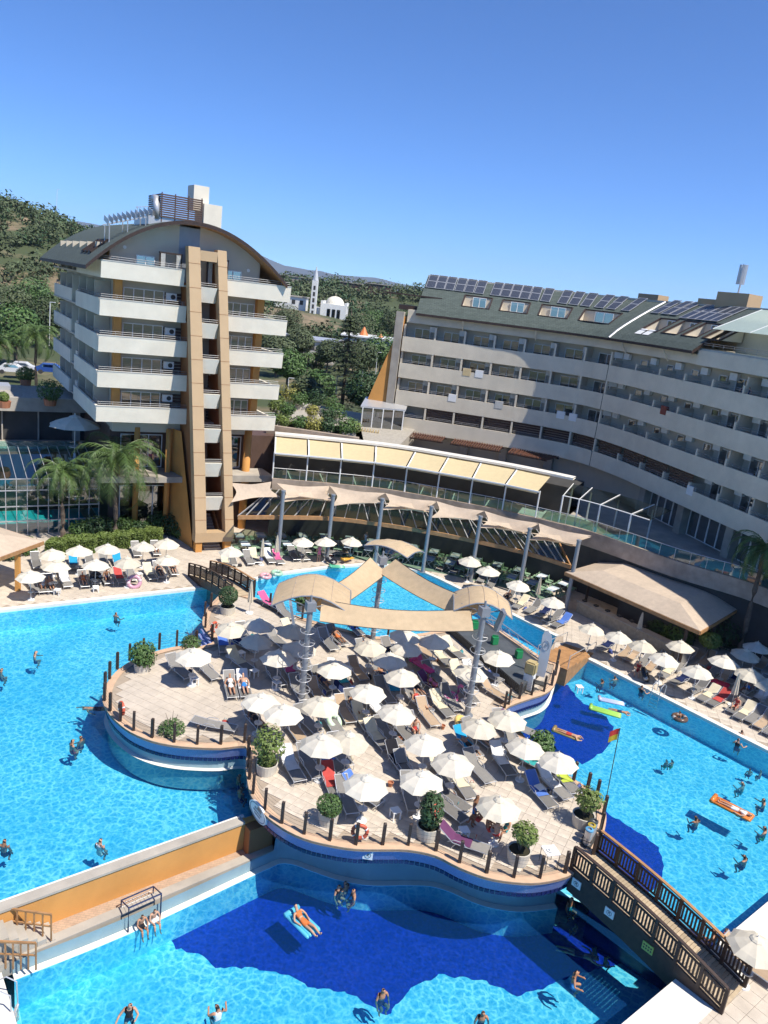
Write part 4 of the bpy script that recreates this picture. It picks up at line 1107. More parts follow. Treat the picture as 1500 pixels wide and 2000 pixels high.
mb = MB(); mb.poly([gp(-9, 6.9, ZO), gp(gL, 6.9, ZO), gp(gL, 6.9, ZO + gh + 1), gp(-9, 6.9, ZO + gh + 1)]); mb.build('back_wall', M['dark'], wg)
# low wing with gravel roof behind the winter garden
lw = thing('low_wing', 'low concrete wing with gravel roof and dark glazed terrace front', 'building', gp(0, 12, ZO), local=False)
mb = MB(); mb.obox(gp(-14, 7, 3.6), gd * (gL + 14), gn * 6, (0, 0, .7)); mb.build('terrace_slab', M['concrete'], lw)
mb = MB(); mb.obox(gp(-14, 12.5, 4.3), gd * (gL + 15.5), gn * .5, (0, 0, 3.3)); mb.build('glazed_front', M['dark'], lw)
for i in range(8):
    mb = MB(); mb.obox(gp(-12 + i * 3.2, 12.2, 4.3), gd * (.7 if i % 3 == 0 else .12), gn * .28, (0, 0, 3.0)); mb.build('pier', M['concrete'], lw)
mb = MB(); mb.obox(gp(-14, 11.4, 7.3), gd * (gL + 15), gn * .5, (0, 0, 1.3)); mb.build('roof_parapet', M['concrete'], lw)
mb = MB(); mb.obox(gp(-14, 11.9, 7.4), gd * (gL + 15), gn * 10, (0, 0, .8)); mb.build('gravel_roof', M['gravel'], lw)
for i in range(3):
    mb = MB(); mb.obox(gp(-6 + i * 3.4, 18, 8.2), gd * 1.4, gn * 2.4, (0, 0, .45)); mb.build('rooflight', M['light_metal'], lw)
mb = MB(); mb.poly([gp(-14, 6.9, 4.4), gp(gL + 1, 6.9, 4.4), gp(gL + 1, 6.9, 5.4), gp(-14, 6.9, 5.4)]); mb.build('glass_balustrade', M['green_glass'], lw)
mb = MB()
for i in range(7): mb.bar(gp(-13 + i * 1.1, 3.2, 4.2), gp(-11.5 + i * 1.1, 9.5, 6.4), .07)
for t in (0, .33, .66, 1): mb.bar(gp(-13 + 1.5 * t, 3.2 + 6.3 * t, 4.2 + 2.2 * t), gp(-6.4 + 1.5 * t, 3.2 + 6.3 * t, 4.2 + 2.2 * t), .07)
mb.build('glazed_lean_to', M['light_metal'], lw)

gpg = thing('glazed_pergola', 'white framed glass pergola on the terrace beyond the awnings', 'pergola', TW[29], local=False)
_a, _b = offset_path(TW, -.6)[26:34], offset_path(TW, -4.2)[26:34]
mb = MB(); mb.grid([[(p.x, p.y, 6.9) for p in _a], [(p.x, p.y, 7.4) for p in _b]]); mb.build('glass_roof', M['roof_glass'], gpg)
for i in range(0, 8, 2):
    mb = MB(); mb.bar((_a[i].x, _a[i].y, 6.95), (_b[i].x, _b[i].y, 7.45), .05, .07); mb.build('beam', M['white_metal'], gpg)
    if i % 2 == 0:
        for p in (_a[i], _b[i]):
            mb = MB(); mb.cyl((p.x, p.y, 4.3), (p.x, p.y, 6.95), .08, n=8); mb.build('post', M['white_metal'], gpg)
mb = MB(); mb.tube([(p.x, p.y, 6.95) for p in _a], .045, 6); mb.build('front_beam', M['white_metal'], gpg)
# drying towels and chairs on the balconies
for k, s_, m_ in ((1, 7.2, 'awning'), (1, 8.6, 'white_plastic'), (2, 6.0, 'white_plastic'), (2, 11.3, 'curtain'), (2, 18.2, 'white_plastic'), (2, 19.6, 'white_plastic'), (1, SEAM + 9, 'curtain_red'), (3, SEAM + 15, 'white_plastic')):
    zt = PT[k]; mb = MB(); mb.grid([[R(s_ + w * .3, v, z) for w in range(4)] for v, z in ((-.03, zt - .45), (-.03, zt + .35), (.2, zt + .36), (.24, zt - .1))]); mb.build('drying_towel', M[m_], rh)
for k in range(3):
    for i, s in enumerate(bays[:6] + bays2[4:9]):
        mb = MB(); p = R(s + 1.3 + (i * .37) % 1, .9, PT[k] - 1.1); mb.box((p.x, p.y, p.z + .42), (.45, .45, .05), i); mb.box((p.x + .2 * cos(i), p.y + .2 * sin(i), p.z + .7), (.05, .45, .6), i); mb.build('balcony_chair', M['white_plastic'], rh)
# ------------------------------------------------------------------ island: railing posts with wires
PO = MB(); PO.box((0, 0, .525), (.13, .13, 1.05)); PO.add([(-.065, -.065, 1.05), (.065, -.065, 1.05), (.065, .065, 1.05), (-.065, .065, 1.05), (0, 0, 1.11)], [[0, 1, 4], [1, 2, 4], [2, 3, 4], [3, 0, 4]])
po_me = PO.mesh('railing_post', M['dark_wood'])
runs = [[(436, 1163), (412, 1186), (400, 1204), (401, 1226), (414, 1249)],
        [(383, 1262), (345, 1262), (311, 1268), (280, 1279), (253, 1290), (229, 1307), (214, 1326), (205, 1347), (204, 1369), (215, 1389), (235, 1409), (261, 1427), (297, 1441), (340, 1450), (385, 1454), (431, 1454), (477, 1451), (484, 1475), (485, 1499), (487, 1522), (494, 1550), (517, 1581), (550, 1608), (594, 1629), (644, 1642), (695, 1650), (747, 1650), (797, 1651), (851, 1662), (897, 1685), (950, 1705), (1003, 1714), (1054, 1715), (1103, 1705)],
        [(1158, 1670), (1172, 1626), (1178, 1592), (1164, 1560), (1146, 1546), (1120, 1524)],
        [(985, 1383), (993, 1376), (1014, 1365), (1038, 1358), (1062, 1351), (1077, 1339), (1084, 1319), (1088, 1297)],
        [(527, 1186), (590, 1210), (692, 1236), (757, 1246)]]
def wire_run(name, label, px, z=0.0, wires=5):
    pts = PP(px, z); c = pts[len(pts) // 2]
    t = thing(name, label, 'railing', c, local=False)
    for p in pts:
        o = link(po_me, 'post', t); o.matrix_parent_inverse = Matrix.Translation(-t.location); o.location = p; o.rotation_euler = (0, 0, rnd(-.3, .3))
    for k in range(wires):
        for a, b in zip(pts, pts[1:]):
            h = .16 + k * .18; L_ = (b - a).length
            if k == 0 and L_ > 9: continue
            mb = MB(); mb.tube([a.lerp(b, i / 4) + Vector((0, 0, h - .05 * sin(pi * i / 4))) for i in range(5)], .006, 4); mb.build('wire', M['dark'], t)
    return t
names = ['dark post and wire railing by the island end of the small footbridge', 'long dark post and wire railing along the curved island rim', 'dark post and wire railing beside the flag and bins', 'dark post and wire railing beside the loudspeaker', 'short dark railing between island and triangular pool']
for px, lb in zip(runs, names): wire_run('wire_railing', lb, px)
# life rings on posts
def ring(loc, rz, label):
    b = MB(); n = 24
    pts = [(.30 * cos(2 * pi * i / n), 0, .30 * sin(2 * pi * i / n)) for i in range(n)]
    b.tube(pts, .085, 8, closed=True)
    t = thing('life_ring', label, 'life ring', loc, rz, group='life rings on the island railing'); b.build('ring', mat('ring_orange', (.55, .10, .05), .5, .1, 3), t, smooth=True)
    b = MB()
    for k in range(4):
        a = k * pi / 2 + .6; b.tube([(.30 * cos(a + e), 0, .30 * sin(a + e)) for e in (-.09, 0, .09)], .088, 8)
    b.build('band', M['white_plastic'], t)
for (x, y, rz, lb) in ((237, 1402, -.9, 'orange life ring on post of the round island lobe'), (700, 1646, .0, 'orange life ring on post beside the round clipped shrub'), (417, 1240, 1.2, 'orange life ring on post by the pool steps')):
    p = P(x, y, 0); ring((p.x, p.y, .55), rz, lb)
# mosaic signs
def plate(parent_label, name, c, d, w, h, m_face, oval=False, mark=True):
    t = thing(name, parent_label, 'sign', c, atan2(d.y, d.x))
    b = MB()
    if oval:
        n = 28; pts = [(w / 2 * cos(2 * pi * i / n), h / 2 * sin(2 * pi * i / n)) for i in range(n)]
        b.add([(x, -.05, z) for x, z in pts] + [(x, .04, z) for x, z in pts], [list(range(n)), list(range(n, 2 * n))[::-1]] + [[i, n + i, n + (i + 1) % n, (i + 1) % n] for i in range(n)])
        b.build('board', M['white_plastic'], t)
        b = MB(); b.tube([(.86 * x, -.055, .86 * z) for x, z in pts], .02, 5, closed=True); b.build('inner_border', M['steel'], t)
        for r in range(3):
            b = MB(); zz = (1 - r) * h * .17; xx = -w * (.24 if r == 1 else .17)
            while xx < w * (.24 if r == 1 else .17):
                l = rnd(.03, .06); b.box((xx + l / 2, -.056, zz + rnd(-.01, .01)), (l, .01, h * rnd(.07, .12))); xx += l + .025
            b.build('lettering', M['steel'], t)
    else:
        b.box((0, -.02, 0), (w, .04, h)); b.build('board', m_face, t)
        if mark:
            b = MB(); b.tube([(h * .30 * cos(2 * pi * i / 20), -.045, h * .30 * sin(2 * pi * i / 20)) for i in range(20)], h * .03, 5, closed=True)
            b.bar((-h * .2, -.045, h * .2), (h * .2, -.045, -h * .2), h * .05, .01, up=(0, 1, 0)); b.build('prohibition_ring', M['steel'], t)
            b = MB(); b.tube([(-h * .12, -.046, -h * .08), (0, -.046, h * .02), (h * .12, -.046, h * .12)], h * .035, 5); b.cyl((h * .02, -.05, h * .16), (h * .02, -.045, h * .16), h * .05, n=8); b.build('diver_mark', M['dark'], t)
    return t
a, b = P(490, 1560, -.3), P(530, 1610, -.3); d = (b - a); d.z = 0; d.normalize()
plate('white oval sign with grey lettering on the island rim', 'oval_sign', a.lerp(b, .5) + Vector((d.y, -d.x, 0)) * .12, d, 1.55, .82, None, True)
a = P(719, 1664, -.38); plate('square no diving sign on the blue mosaic rim', 'no_diving_sign', a + Vector((0, -.16, 0)), Vector((1, -.06, 0)), .42, .42, M['white_plastic'])

# ------------------------------------------------------------------ footbridges
def bridge(label, A, B, w, rise, zside, n=7, dep=.55):
    A, B = Vector(A), Vector(B); d = (B - A); L_ = Vector((d.x, d.y, 0)).length; d2 = Vector((d.x, d.y, 0)).normalized(); nr = Vector((d2.y, -d2.x, 0))
    t = thing('footbridge', label, 'bridge', A.lerp(B, .5), local=False)
    zc = lambda u_: A.z + (B.z - A.z) * u_ + rise * sin(pi * u_)
    pt = lambda u_, o, dz=0: A + d2 * L_ * u_ + nr * o + Vector((0, 0, zc(u_) - A.z + dz))
    m_ = int(L_ / .145)
    pk = MB(); pk.box((0, 0, 0), (.135, w, .04)); pk_me = pk.mesh('plank', M['plank'])
    for i in range(m_):
        o = link(pk_me, 'plank', t); o.matrix_parent_inverse = Matrix.Translation(-t.location); o.location = pt((i + .5) / m_, 0, .02); o.rotation_euler = (0, 0, atan2(d2.y, d2.x))
    for sgn in (-1, 1):
        o_ = sgn * (w / 2 + .05)
        b = MB(); b.grid([[pt(i / 12, o_ + .05 * sgn, dz) for i in range(13)] for dz in (-dep, .12)], 0, sgn > 0); b.grid([[pt(i / 12, o_ - .05 * sgn, dz) for i in range(13)] for dz in (-dep, .12)], 0, sgn < 0)
        b.grid([[pt(i / 12, o_ + .05 * sgn, .12) for i in range(13)], [pt(i / 12, o_ - .05 * sgn, .12) for i in range(13)]]); b.build('side_beam', M['dark_wood'], t)
        b = MB(); b.grid([[pt(i / 12, o_ + q * .07, 1.08 + e) for i in range(13)] for q, e in ((-1, 0), (1, 0), (1, .06), (-1, .06), (-1, 0))]); b.build('handrail', M['timber'] if sgn < 0 else M['dark_wood'], t)
        for h in (.26, .92): 
            b = MB()
            for i in range(12): b.bar(pt(i / 12, o_, h), pt((i + 1) / 12, o_, h), .06, .07)
            b.build('rail', M['dark_wood'], t)
        for i in range(n + 1):
            b = MB(); p = pt(i / n, o_); b.bar(p + Vector((0, 0, -.2)), p + Vector((0, 0, 1.1)), .13, .13, up=d2); b.build('post', M['dark_wood'], t)
            if i < n:
                for k in range(6):
                    b = MB(); p = pt((i + (k + 1) / 7) / n, o_); b.bar(p + Vector((0, 0, .26)), p + Vector((0, 0, .92)), .075, .03, up=nr); b.build('baluster', M['dark_wood'], t)
    return t, pt, d2, nr
bA = (P(1112, 1702, 0) + P(1168, 1662, 0)) / 2
bB = (P(1398, 1985, ZO) + P(1462, 1925, ZO)) / 2
fb, bpt, bd, bn = bridge('long dark timber footbridge with plank deck over the deep blue pool', bA + Vector((0, 0, .02)), bB + Vector((0, 0, .02)), 1.75, .18, ZO, 7, 1.0)
for u_, lb in ((.06, 'white no diving sign at the island end of the timber footbridge'), (.30, 'white no diving sign on the side beam of the timber footbridge')):
    c = bpt(u_, .98, -.35); plate(lb, 'no_diving_sign', c, bd, .42, .36, M['white_plastic'])
c = bpt(.56, .98, -.3); t = plate('yellow green depth sign on the side beam of the timber footbridge', 'depth_sign', c, bd, .45, .36, mat('sign_green', (.35, .5, .12), .5), mark=False)
b = MB()
for r in range(2):
    for k in range(4): b.box((-.15 + k * .1, -.045, .07 - r * .13), (.06, .008, .07))
b.build('lettering', M['dark'], t)
sA = (P(374, 1137, ZO) + P(404, 1110, ZO)) / 2; sB = (P(455, 1170, 0) + P(492, 1160, 0)) / 2
bridge('small dark timber footbridge between sunbathing deck and island', sA + Vector((0, 0, .02)), sB + Vector((0, 0, .02)), 1.7, .25, ZO, 7)
# wooden steps between island and outer deck with steel handrails
st = thing('timber_steps', 'wooden steps with steel handrails from island to the outer deck', 'steps', P(1090, 1290, 0), local=False)
s0, s1 = P(1078, 1295, -.1), P(1130, 1268, ZO); sd = v2(s1 - s0); 
for i in range(6):
    b = MB(); p = s0.lerp(s1, (i + .5) / 6); b.box((p.x, p.y, (p.z + ZO - .2) / 2), (sd.length / 6 + .02, 2.2, p.z - ZO + .2), atan2(sd.y, sd.x)); b.build('step', M['timber'], st)
sn = Vector((-sd.y, sd.x, 0)).normalized()
for q in (-1.1, 1.1):
    b = MB(); b.tube([s0 + sn * q + Vector((0, 0, .9)), s1 + sn * q + Vector((0, 0, .95)), s1 + sn * q + sd.normalized() * .3 + Vector((0, 0, .9)), s1 + sn * q + sd.normalized() * .3], .025, 6); b.tube([s0 + sn * q, s0 + sn * q + Vector((0, 0, .9))], .025, 6); b.build('handrail', M['light_metal'], st)
b = MB(); e0, e1 = P(1092, 1303, ZO), P(1149, 1287, ZO); b.obox(v2(e0) + Vector((0, 0, ZW - .4)), v2(e1 - e0), (.15, .5, 0), (0, 0, .75)); b.build('pool_end_wall', M['pool_wall'], kind='structure')
# steps into the pool beside the island
b_ = thing('pool_steps', 'blue tiled steps going down from the island into the pool', 'steps', P(398, 1240, -.5), local=False)
for i in range(5):
    p, q = P(418 - i * 6, 1254 - i * 1, 0), P(398 - i * 5, 1224 + i * 3, 0)
    b = MB(); b.bar(Vector((p.x, p.y, -.25 - i * .22)), Vector((q.x, q.y, -.25 - i * .22)), .42, .22); b.build('step', M['tile_blue'], b_)

# ------------------------------------------------------------------ sail masts with barrel canopies
def hoop_mast(label, base, top_z, r, canopy, lamp_dir):
    t = thing('sail_mast', label, 'mast', base, group='grey masts carrying the sun canopies')
    h = top_z - base[2]
    b = MB(); b.cyl((0, 0, 0), (0, 0, h), r, r * .9, 14); b.cyl((0, 0, 0), (0, 0, .05), r * 2, n=14); b.build('pole', M['steel'], t, smooth=False)
    for i in range(6):
        z = .8 + i * (h - 1.6) / 6; b = MB(); n = 20
        b.tube([(.42 * cos(2 * pi * k / n), .42 * sin(2 * pi * k / n), z + .05 * sin(2 * pi * k / n)) for k in range(n)], .02, 5, closed=True)
        for k in range(3): b.tube([(r * .9 * cos(k * 2.1), r * .9 * sin(k * 2.1), z), (.42 * cos(k * 2.1), .42 * sin(k * 2.1), z)], .014, 4)
        b.build('hoop', M['light_metal'], t)
    b = MB(); b.box((0, 0, h - .1), (.5, .5, .5), .4); b.cyl((0, 0, h), (0, 0, h + .5), .06, n=8); b.build('mast_head', M['steel'], t)
    if canopy:
        (ax, ay), L_, W_, rise, z0 = canopy
        a = Vector((ax, ay, 0)).normalized(); c = Vector((-a.y, a.x, 0)); rows = []
        for i in range(9):
            u_ = i / 8
            rows.append([a * (L_ * u_ + .3) + c * (W_ * (w / 8 - .5)) + Vector((0, 0, z0 - base[2] + rise * sin(pi * w / 8) - .9 * (u_ - .35) ** 2)) for w in range(9)])
        b = MB(); b.grid(rows); cn = b.build('canopy', M['canopy'], t, smooth=True)
        b = MB(); b.tube([p for p in rows[0]], .04, 6); b.tube([p for p in rows[-1]], .04, 6); b.tube([r_[0] for r_ in rows], .04, 6); b.tube([r_[-1] for r_ in rows], .04, 6); b.tube([p - Vector((0, 0, .03)) for p in rows[4]], .03, 6)
        b.build('canopy_frame', M['steel'], cn)
        for q in (2, 4, 6):
            b = MB(); b.tube([r_[q] + Vector((0, 0, .012)) for r_ in rows], .014, 4); b.build('seam', M['sail'], cn)
        for q in ((1, 1), (1, 7), (4, 2), (4, 6), (7, 3), (7, 5)):
            b = MB(); b.bar((0, 0, h - .2), rows[q[0]][q[1]], .05); b.build('strut', M['steel'], t)
    for k, ld in enumerate(lamp_dir):
        l = Vector((*ld, 0)).normalized()
        b = MB(); p = l * .75 + Vector((0, 0, h - .6)); q = Vector((-l.y, l.x, 0))
        o1 = p - q * .35 + Vector((0, 0, -.5)); b.obox(o1, q * .7, l * .15 + Vector((0, 0, .04)), l * .25 + Vector((0, 0, 1.1))); b.bar((0, 0, h - .5), p, .06); b.build('floodlight', M['steel'], t)
    return t
m1, m2, m3 = P(588, 1372, 0), P(912, 1397, 0), P(728, 1247, 0)
z1, z2, z3 = DY(606, 1180, m1.y).z, DY(940, 1190, m2.y).z, DY(738, 1090, m3.y).z
MT = [Vector((m1.x, m1.y, z1)), Vector((m2.x, m2.y, z2)), Vector((m3.x, m3.y, z3))]
def toward(m, pts): 
    c = sum((P(x, y, m.z) for x, y in pts), Vector()) / len(pts); return (c.x - m.x, c.y - m.y)
hoop_mast('grey hooped mast with tan barrel canopy and floodlight among the parasols', (m1.x, m1.y, 0), z1, .17, ((-.05, 1), 4.0, 4.2, .8, z1 - .35), [(-1, -.2)])
hoop_mast('grey hooped mast with tan canopy beside the stage', (m2.x, m2.y, 0), z2, .17, ((.05, 1), 3.4, 3.2, .7, z2 - .35), [(1, .1)])
hoop_mast('grey hooped mast standing at the triangular pool', (m3.x, m3.y, -.1), z3, .17, ((.5, 1), 2.6, 3.2, .35, z3 + .5), [])
def strip(label, a, b, w):
    d = (b - a).normalized(); s_ = Vector((-d.y, d.x, 0)).normalized(); n = 10
    a, b = a + d * .55, b - d * .55
    c = a.lerp(b, .5); t = thing('strip_sail', label, 'shade sail', c, group='long tan strip sails between the masts', local=False)
    k = MB(); rows = []
    for j in range(5):
        q = (j / 4 - .5)
        rows.append([a.lerp(b, i / n) + s_ * w * q * (1 - .22 * sin(pi * i / n)) + Vector((0, 0, -.28 * sin(pi * i / n) + .1 * abs(q) + q * .75)) for i in range(n + 1)])
    k.grid(rows); k.build('sail_cloth', M['canopy'], t, smooth=True)
    for r_ in (rows[0], rows[-1]):
        k = MB(); k.tube(r_, .02, 5); k.build('edge_cable', M['dark'], t)
lo = Vector((0, 0, -.35))
strip('tan strip sail between the two masts among the parasols', MT[0] + lo, MT[1] + lo * 2, 1.2)
strip('tan strip sail reaching from canopy mast to poolside mast', MT[0] + lo, MT[2] + lo, 1.3)
strip('tan strip sail reaching from stage mast to poolside mast', MT[2] + lo, MT[1] + lo, 1.3)

# ------------------------------------------------------------------ stage, loudspeaker, banner, flag, bins
sg_ = thing('stage', 'low dark stage with pleated black skirt beside the mast', 'stage', P(950, 1285, 0), local=False)
sp = [P(868, 1212, .6), P(1020, 1342, .6), P(1062, 1298, .6), P(940, 1208, .6)]
b = MB(); b.prism([(p.x, p.y) for p in sp], .5, .6); b.build('stage_floor', mat('stage_floor', (.09, .10, .11), .5, .15, 2, stain=.3), sg_)
b = MB()
for a, c in ((sp[0], sp[1]), (sp[1], sp[2])):
    L_ = (c - a).length; n = int(L_ / .09); d = (c - a).normalized(); q = Vector((d.y, -d.x, 0))
    b.grid([[a.lerp(c, i / n) + q * (.05 * (i % 2) - .02) + Vector((0, 0, z - .6)) for i in range(n + 1)] for z in (.02, .5)])
b.build('pleated_skirt', M['dark'], sg_)
tr = thing('lattice_truss', 'white lattice truss lying along the back of the stage', 'truss', sp[3].lerp(sp[2], .5), local=False)
a, c = sp[3] + Vector((0, 0, .15)), sp[2] + Vector((0, 0, .15)); d = (c - a); 
b = MB()
for h in (0, .55): b.tube([a + Vector((0, 0, h)), c + Vector((0, 0, h))], .03, 6)
b.build('chord', M['light_metal'], tr)
for i in range(14):
    b = MB(); b.tube([a + d * (i / 14) + Vector((0, 0, 0 if i % 2 else .55)), a + d * ((i + 1) / 14) + Vector((0, 0, .55 if i % 2 else 0))], .018, 5); b.build('brace', M['light_metal'], tr)
gm = mat('green_plastic', (.02, .22, .08), .4, .1, 3)
for i, (x, y) in enumerate(((965, 1258), (1012, 1285), (926, 1228))):
    p = P(x, y, .6); b = MB(); b.box((0, 0, .28), (.42, .32, .5), .4); b.add([(-.2, -.02, .53), (.2, -.02, .53), (.2, .02, .53), (-.2, .02, .53), (-.2, -.02, .66), (.2, -.02, .66), (.2, .02, .66), (-.2, .02, .66)], [[0, 1, 5, 4], [1, 2, 6, 5], [2, 3, 7, 6], [3, 0, 4, 7], [4, 5, 6, 7]])
    b.build('green_crate', gm, label=['green plastic crate at the middle of the stage', 'green plastic crate near the loudspeaker end of the stage', 'green plastic crate at the pool end of the stage'][i], cat='crate', loc=p, group='green crates on the stage')
p = P(1030, 1345, 0)
ls = thing('loudspeaker', 'loudspeaker under a tan cover on white cabinet near the stage', 'loudspeaker', p, -.5)
b = MB(); b.box((0, 0, .55), (.6, .5, 1.0)); b.build('cabinet', M['white_plastic'], ls)
b = MB(); b.box((0, 0, 1.45), (.68, .6, .8)); o = b.build('cover', mat('tan_cover', (.42, .33, .16), .8, .15, 3, bump=.3), ls)
bm = bmesh.new(); bm.from_mesh(o.data); bmesh.ops.bevel(bm, geom=bm.edges[:], offset=.09, segments=2, affect='EDGES'); bm.to_mesh(o.data); bm.free()
b = MB(); b.box((.05, 0, .03), (.8, .7, .05)); b.build('base', M['dark'], ls)
p = P(1052, 1335, 0); bt = thing('feather_banner', 'white feather banner with oval emblem beside the loudspeaker', 'banner', p, -.35)
b = MB(); prof = [(-.28, .5), (.28, .5), (.32, 1.6), (.32, 2.9), (.24, 3.3), (.02, 3.55), (-.22, 3.5), (-.28, 3.2)]
b.add([(x, -.012, z) for x, z in prof] + [(x, .012, z) for x, z in prof], [list(range(8)), list(range(8, 16))[::-1]] + [[i, 8 + i, 8 + (i + 1) % 8, (i + 1) % 8] for i in range(8)]); b.build('cloth', mat('banner_cloth', (.6, .6, .6), .8, .05, 2), bt)
b = MB(); b.tube([(-.3, 0, 0), (-.3, 0, 3.2), (-.22, 0, 3.5), (.02, 0, 3.6)], .018, 6); b.build('pole', M['light_metal'], bt)
b = MB(); b.tube([(.2 * cos(2 * pi * i / 20), -.02, 2.6 + .32 * sin(2 * pi * i / 20)) for i in range(20)], .015, 5, closed=True); b.tube([(-.1, -.02, 2.45), (-.02, -.02, 2.7), (.05, -.02, 2.55), (.1, -.02, 2.75)], .014, 5); b.build('emblem', M['steel'], bt)
b = MB(); b.box((0, 0, .04), (.7, .5, .08)); b.build('foot', M['dark'], bt)
p = P(1182, 1570, 0); q = DY(1211, 1422, p.y)
fl = thing('flag_pole', 'thin pole with red and yellow lifeguard flag at the island rim', 'flag', p)
b = MB(); b.tube([(0, 0, 0), (q.x - p.x, 0, q.z)], .02, 6); b.build('pole', M['dark'], fl)
for k, (c_, n_) in enumerate((((.55, .06, .05), 'red_half'), ((.55, .42, .05), 'yellow_half'))):
    b = MB(); X, Z = q.x - p.x, q.z
    b.grid([[(X - (.02 + i * .1), .03 * sin(i * 1.3), Z - j * .3 - k * .3 - .02 - i * .05) for i in range(5)] for j in (0, 1)]); b.build(n_, cloth_mat('flag_' + n_, c_, .3), fl)
p = P(1150, 1640, 0); bi = thing('litter_bins', 'three chrome litter bins in a rack with coloured lids by the footbridge', 'bin', p, 1.05)
for i, c_ in enumerate(((.1, .3, .5), (.4, .3, .05), (.05, .06, .07))):
    b = MB(); b.cyl((i * .36 - .36, 0, .05), (i * .36 - .36, 0, .72), .17, n=14); bn_ = b.build('bin', M['light_metal'], bi, smooth=False)
    b = MB(); b.lathe([(.18, .72), (.18, .78), (.1, .80), (.1, .74)], 14, (i * .36 - .36, 0, 0)); b.build('lid', mat('bin_lid', c_, .4), bn_)
b = MB(); b.tube([(-.6, -.2, .3), (.6, -.2, .3), (.6, .2, .3), (-.6, .2, .3)], .02, 5, closed=True); b.box((0, 0, .02), (1.25, .5, .04)); b.build('rack', M['dark'], bi)
# goal frame and lower walkway railings, pool ladder
gl = thing('water_goal', 'dark blue water polo goal frame with net on the pool edge', 'goal', P(285, 1795, -2.6), local=False)
g0, g1 = P(250, 1820, ZF + .05), P(313, 1791, ZF + .05); gb_ = -kn * .75
mm = mat('goal_blue', (.02, .035, .09), .4)
b = MB()
up1 = Vector((0, 0, 1.15))
b.tube([g0, g0 + up1, g1 + up1, g1], .04, 6); b.tube([g0 + up1, g0 + gb_ + up1 * .8, g0 + gb_ + up1 * .2], .03, 6); b.tube([g1 + up1, g1 + gb_ + up1 * .8, g1 + gb_ + up1 * .2], .03, 6); b.tube([g0 + gb_ + up1 * .8, g1 + gb_ + up1 * .8], .03, 6); b.build('frame', mm, gl)
b = MB()
for i in range(9):
    b.tube([g0.lerp(g1, i / 8) + up1, g0.lerp(g1, i / 8) + gb_ + up1 * .8, g0.lerp(g1, i / 8) + gb_ + up1 * .2], .006, 4)
for j in range(1, 4):
    e = gb_ + up1 * (.2 + .15 * j); b.tube([g0 + e, g1 + e], .006, 4)
b.build('net', M['light_metal'], gl)
for k, (px, z) in enumerate(((((0, 1772), (100, 1786)), -1.3), (((-20, 1838), (70, 1842)), -1.6))):
    a, c = P(*px[0], z), P(*px[1], z)
    rr = thing('stair_railing', ['brown stair railing beside the orange wall', 'brown stair railing by the kerb of the lower walkway'][k], 'railing', a, local=False)
    b = MB(); b.bar(a, c, .07, .07); b.bar(a - Vector((0, 0, .55)), c - Vector((0, 0, .55)), .05, .05); b.build('rail', M['timber'], rr)
    for i in range(7):
        b = MB(); p = a.lerp(c, i / 6); b.bar(p - Vector((0, 0, 1.2)), p, .05, .05, up=(1, 0, 0)); b.build('baluster', M['timber'], rr)
for i in range(7):
    b = MB(); p = ow_a - ow_d * (i * .32 - .6) + ow_n * 1.0
    b.box((p.x - ow_n.x * .5, p.y - ow_n.y * .5, ZK + .08 + i * .09), (.34, .95, .17 + i * .18), atan2(ow_d.y, ow_d.x)); b.build('walkway_step', M['concrete'], label=None, kind='structure')
def ladder(p, d, label):
    d = Vector((*d, 0)).normalized(); s_ = Vector((-d.y, d.x, 0)); t = thing('pool_ladder', label, 'ladder', p, local=False)
    for q in (-.28, .28):
        b = MB(); b.tube([Vector(p) + s_ * q - d * .5 + Vector((0, 0, 0)), Vector(p) + s_ * q - d * .5 + Vector((0, 0, .7)), Vector(p) + s_ * q - d * .2 + Vector((0, 0, .9)), Vector(p) + s_ * q + d * .15 + Vector((0, 0, .7)), Vector(p) + s_ * q + d * .2 + Vector((0, 0, -1))], .025, 6); b.build('rail', M['light_metal'], t)
    for k in range(3):
        b = MB(); c = Vector(p) + d * .18 + Vector((0, 0, -.3 - .27 * k)); b.bar(c - s_ * .28, c + s_ * .28, .1, .03); b.build('rung', M['light_metal'], t)
ladder(P(1282, 1358, ZO), (-.75, -.66), 'steel pool ladder between loungers at the long pool edge')
ladder(P(18, 1962, -2.9), (1, .1), 'steel ladder at the edge of the lower pool')

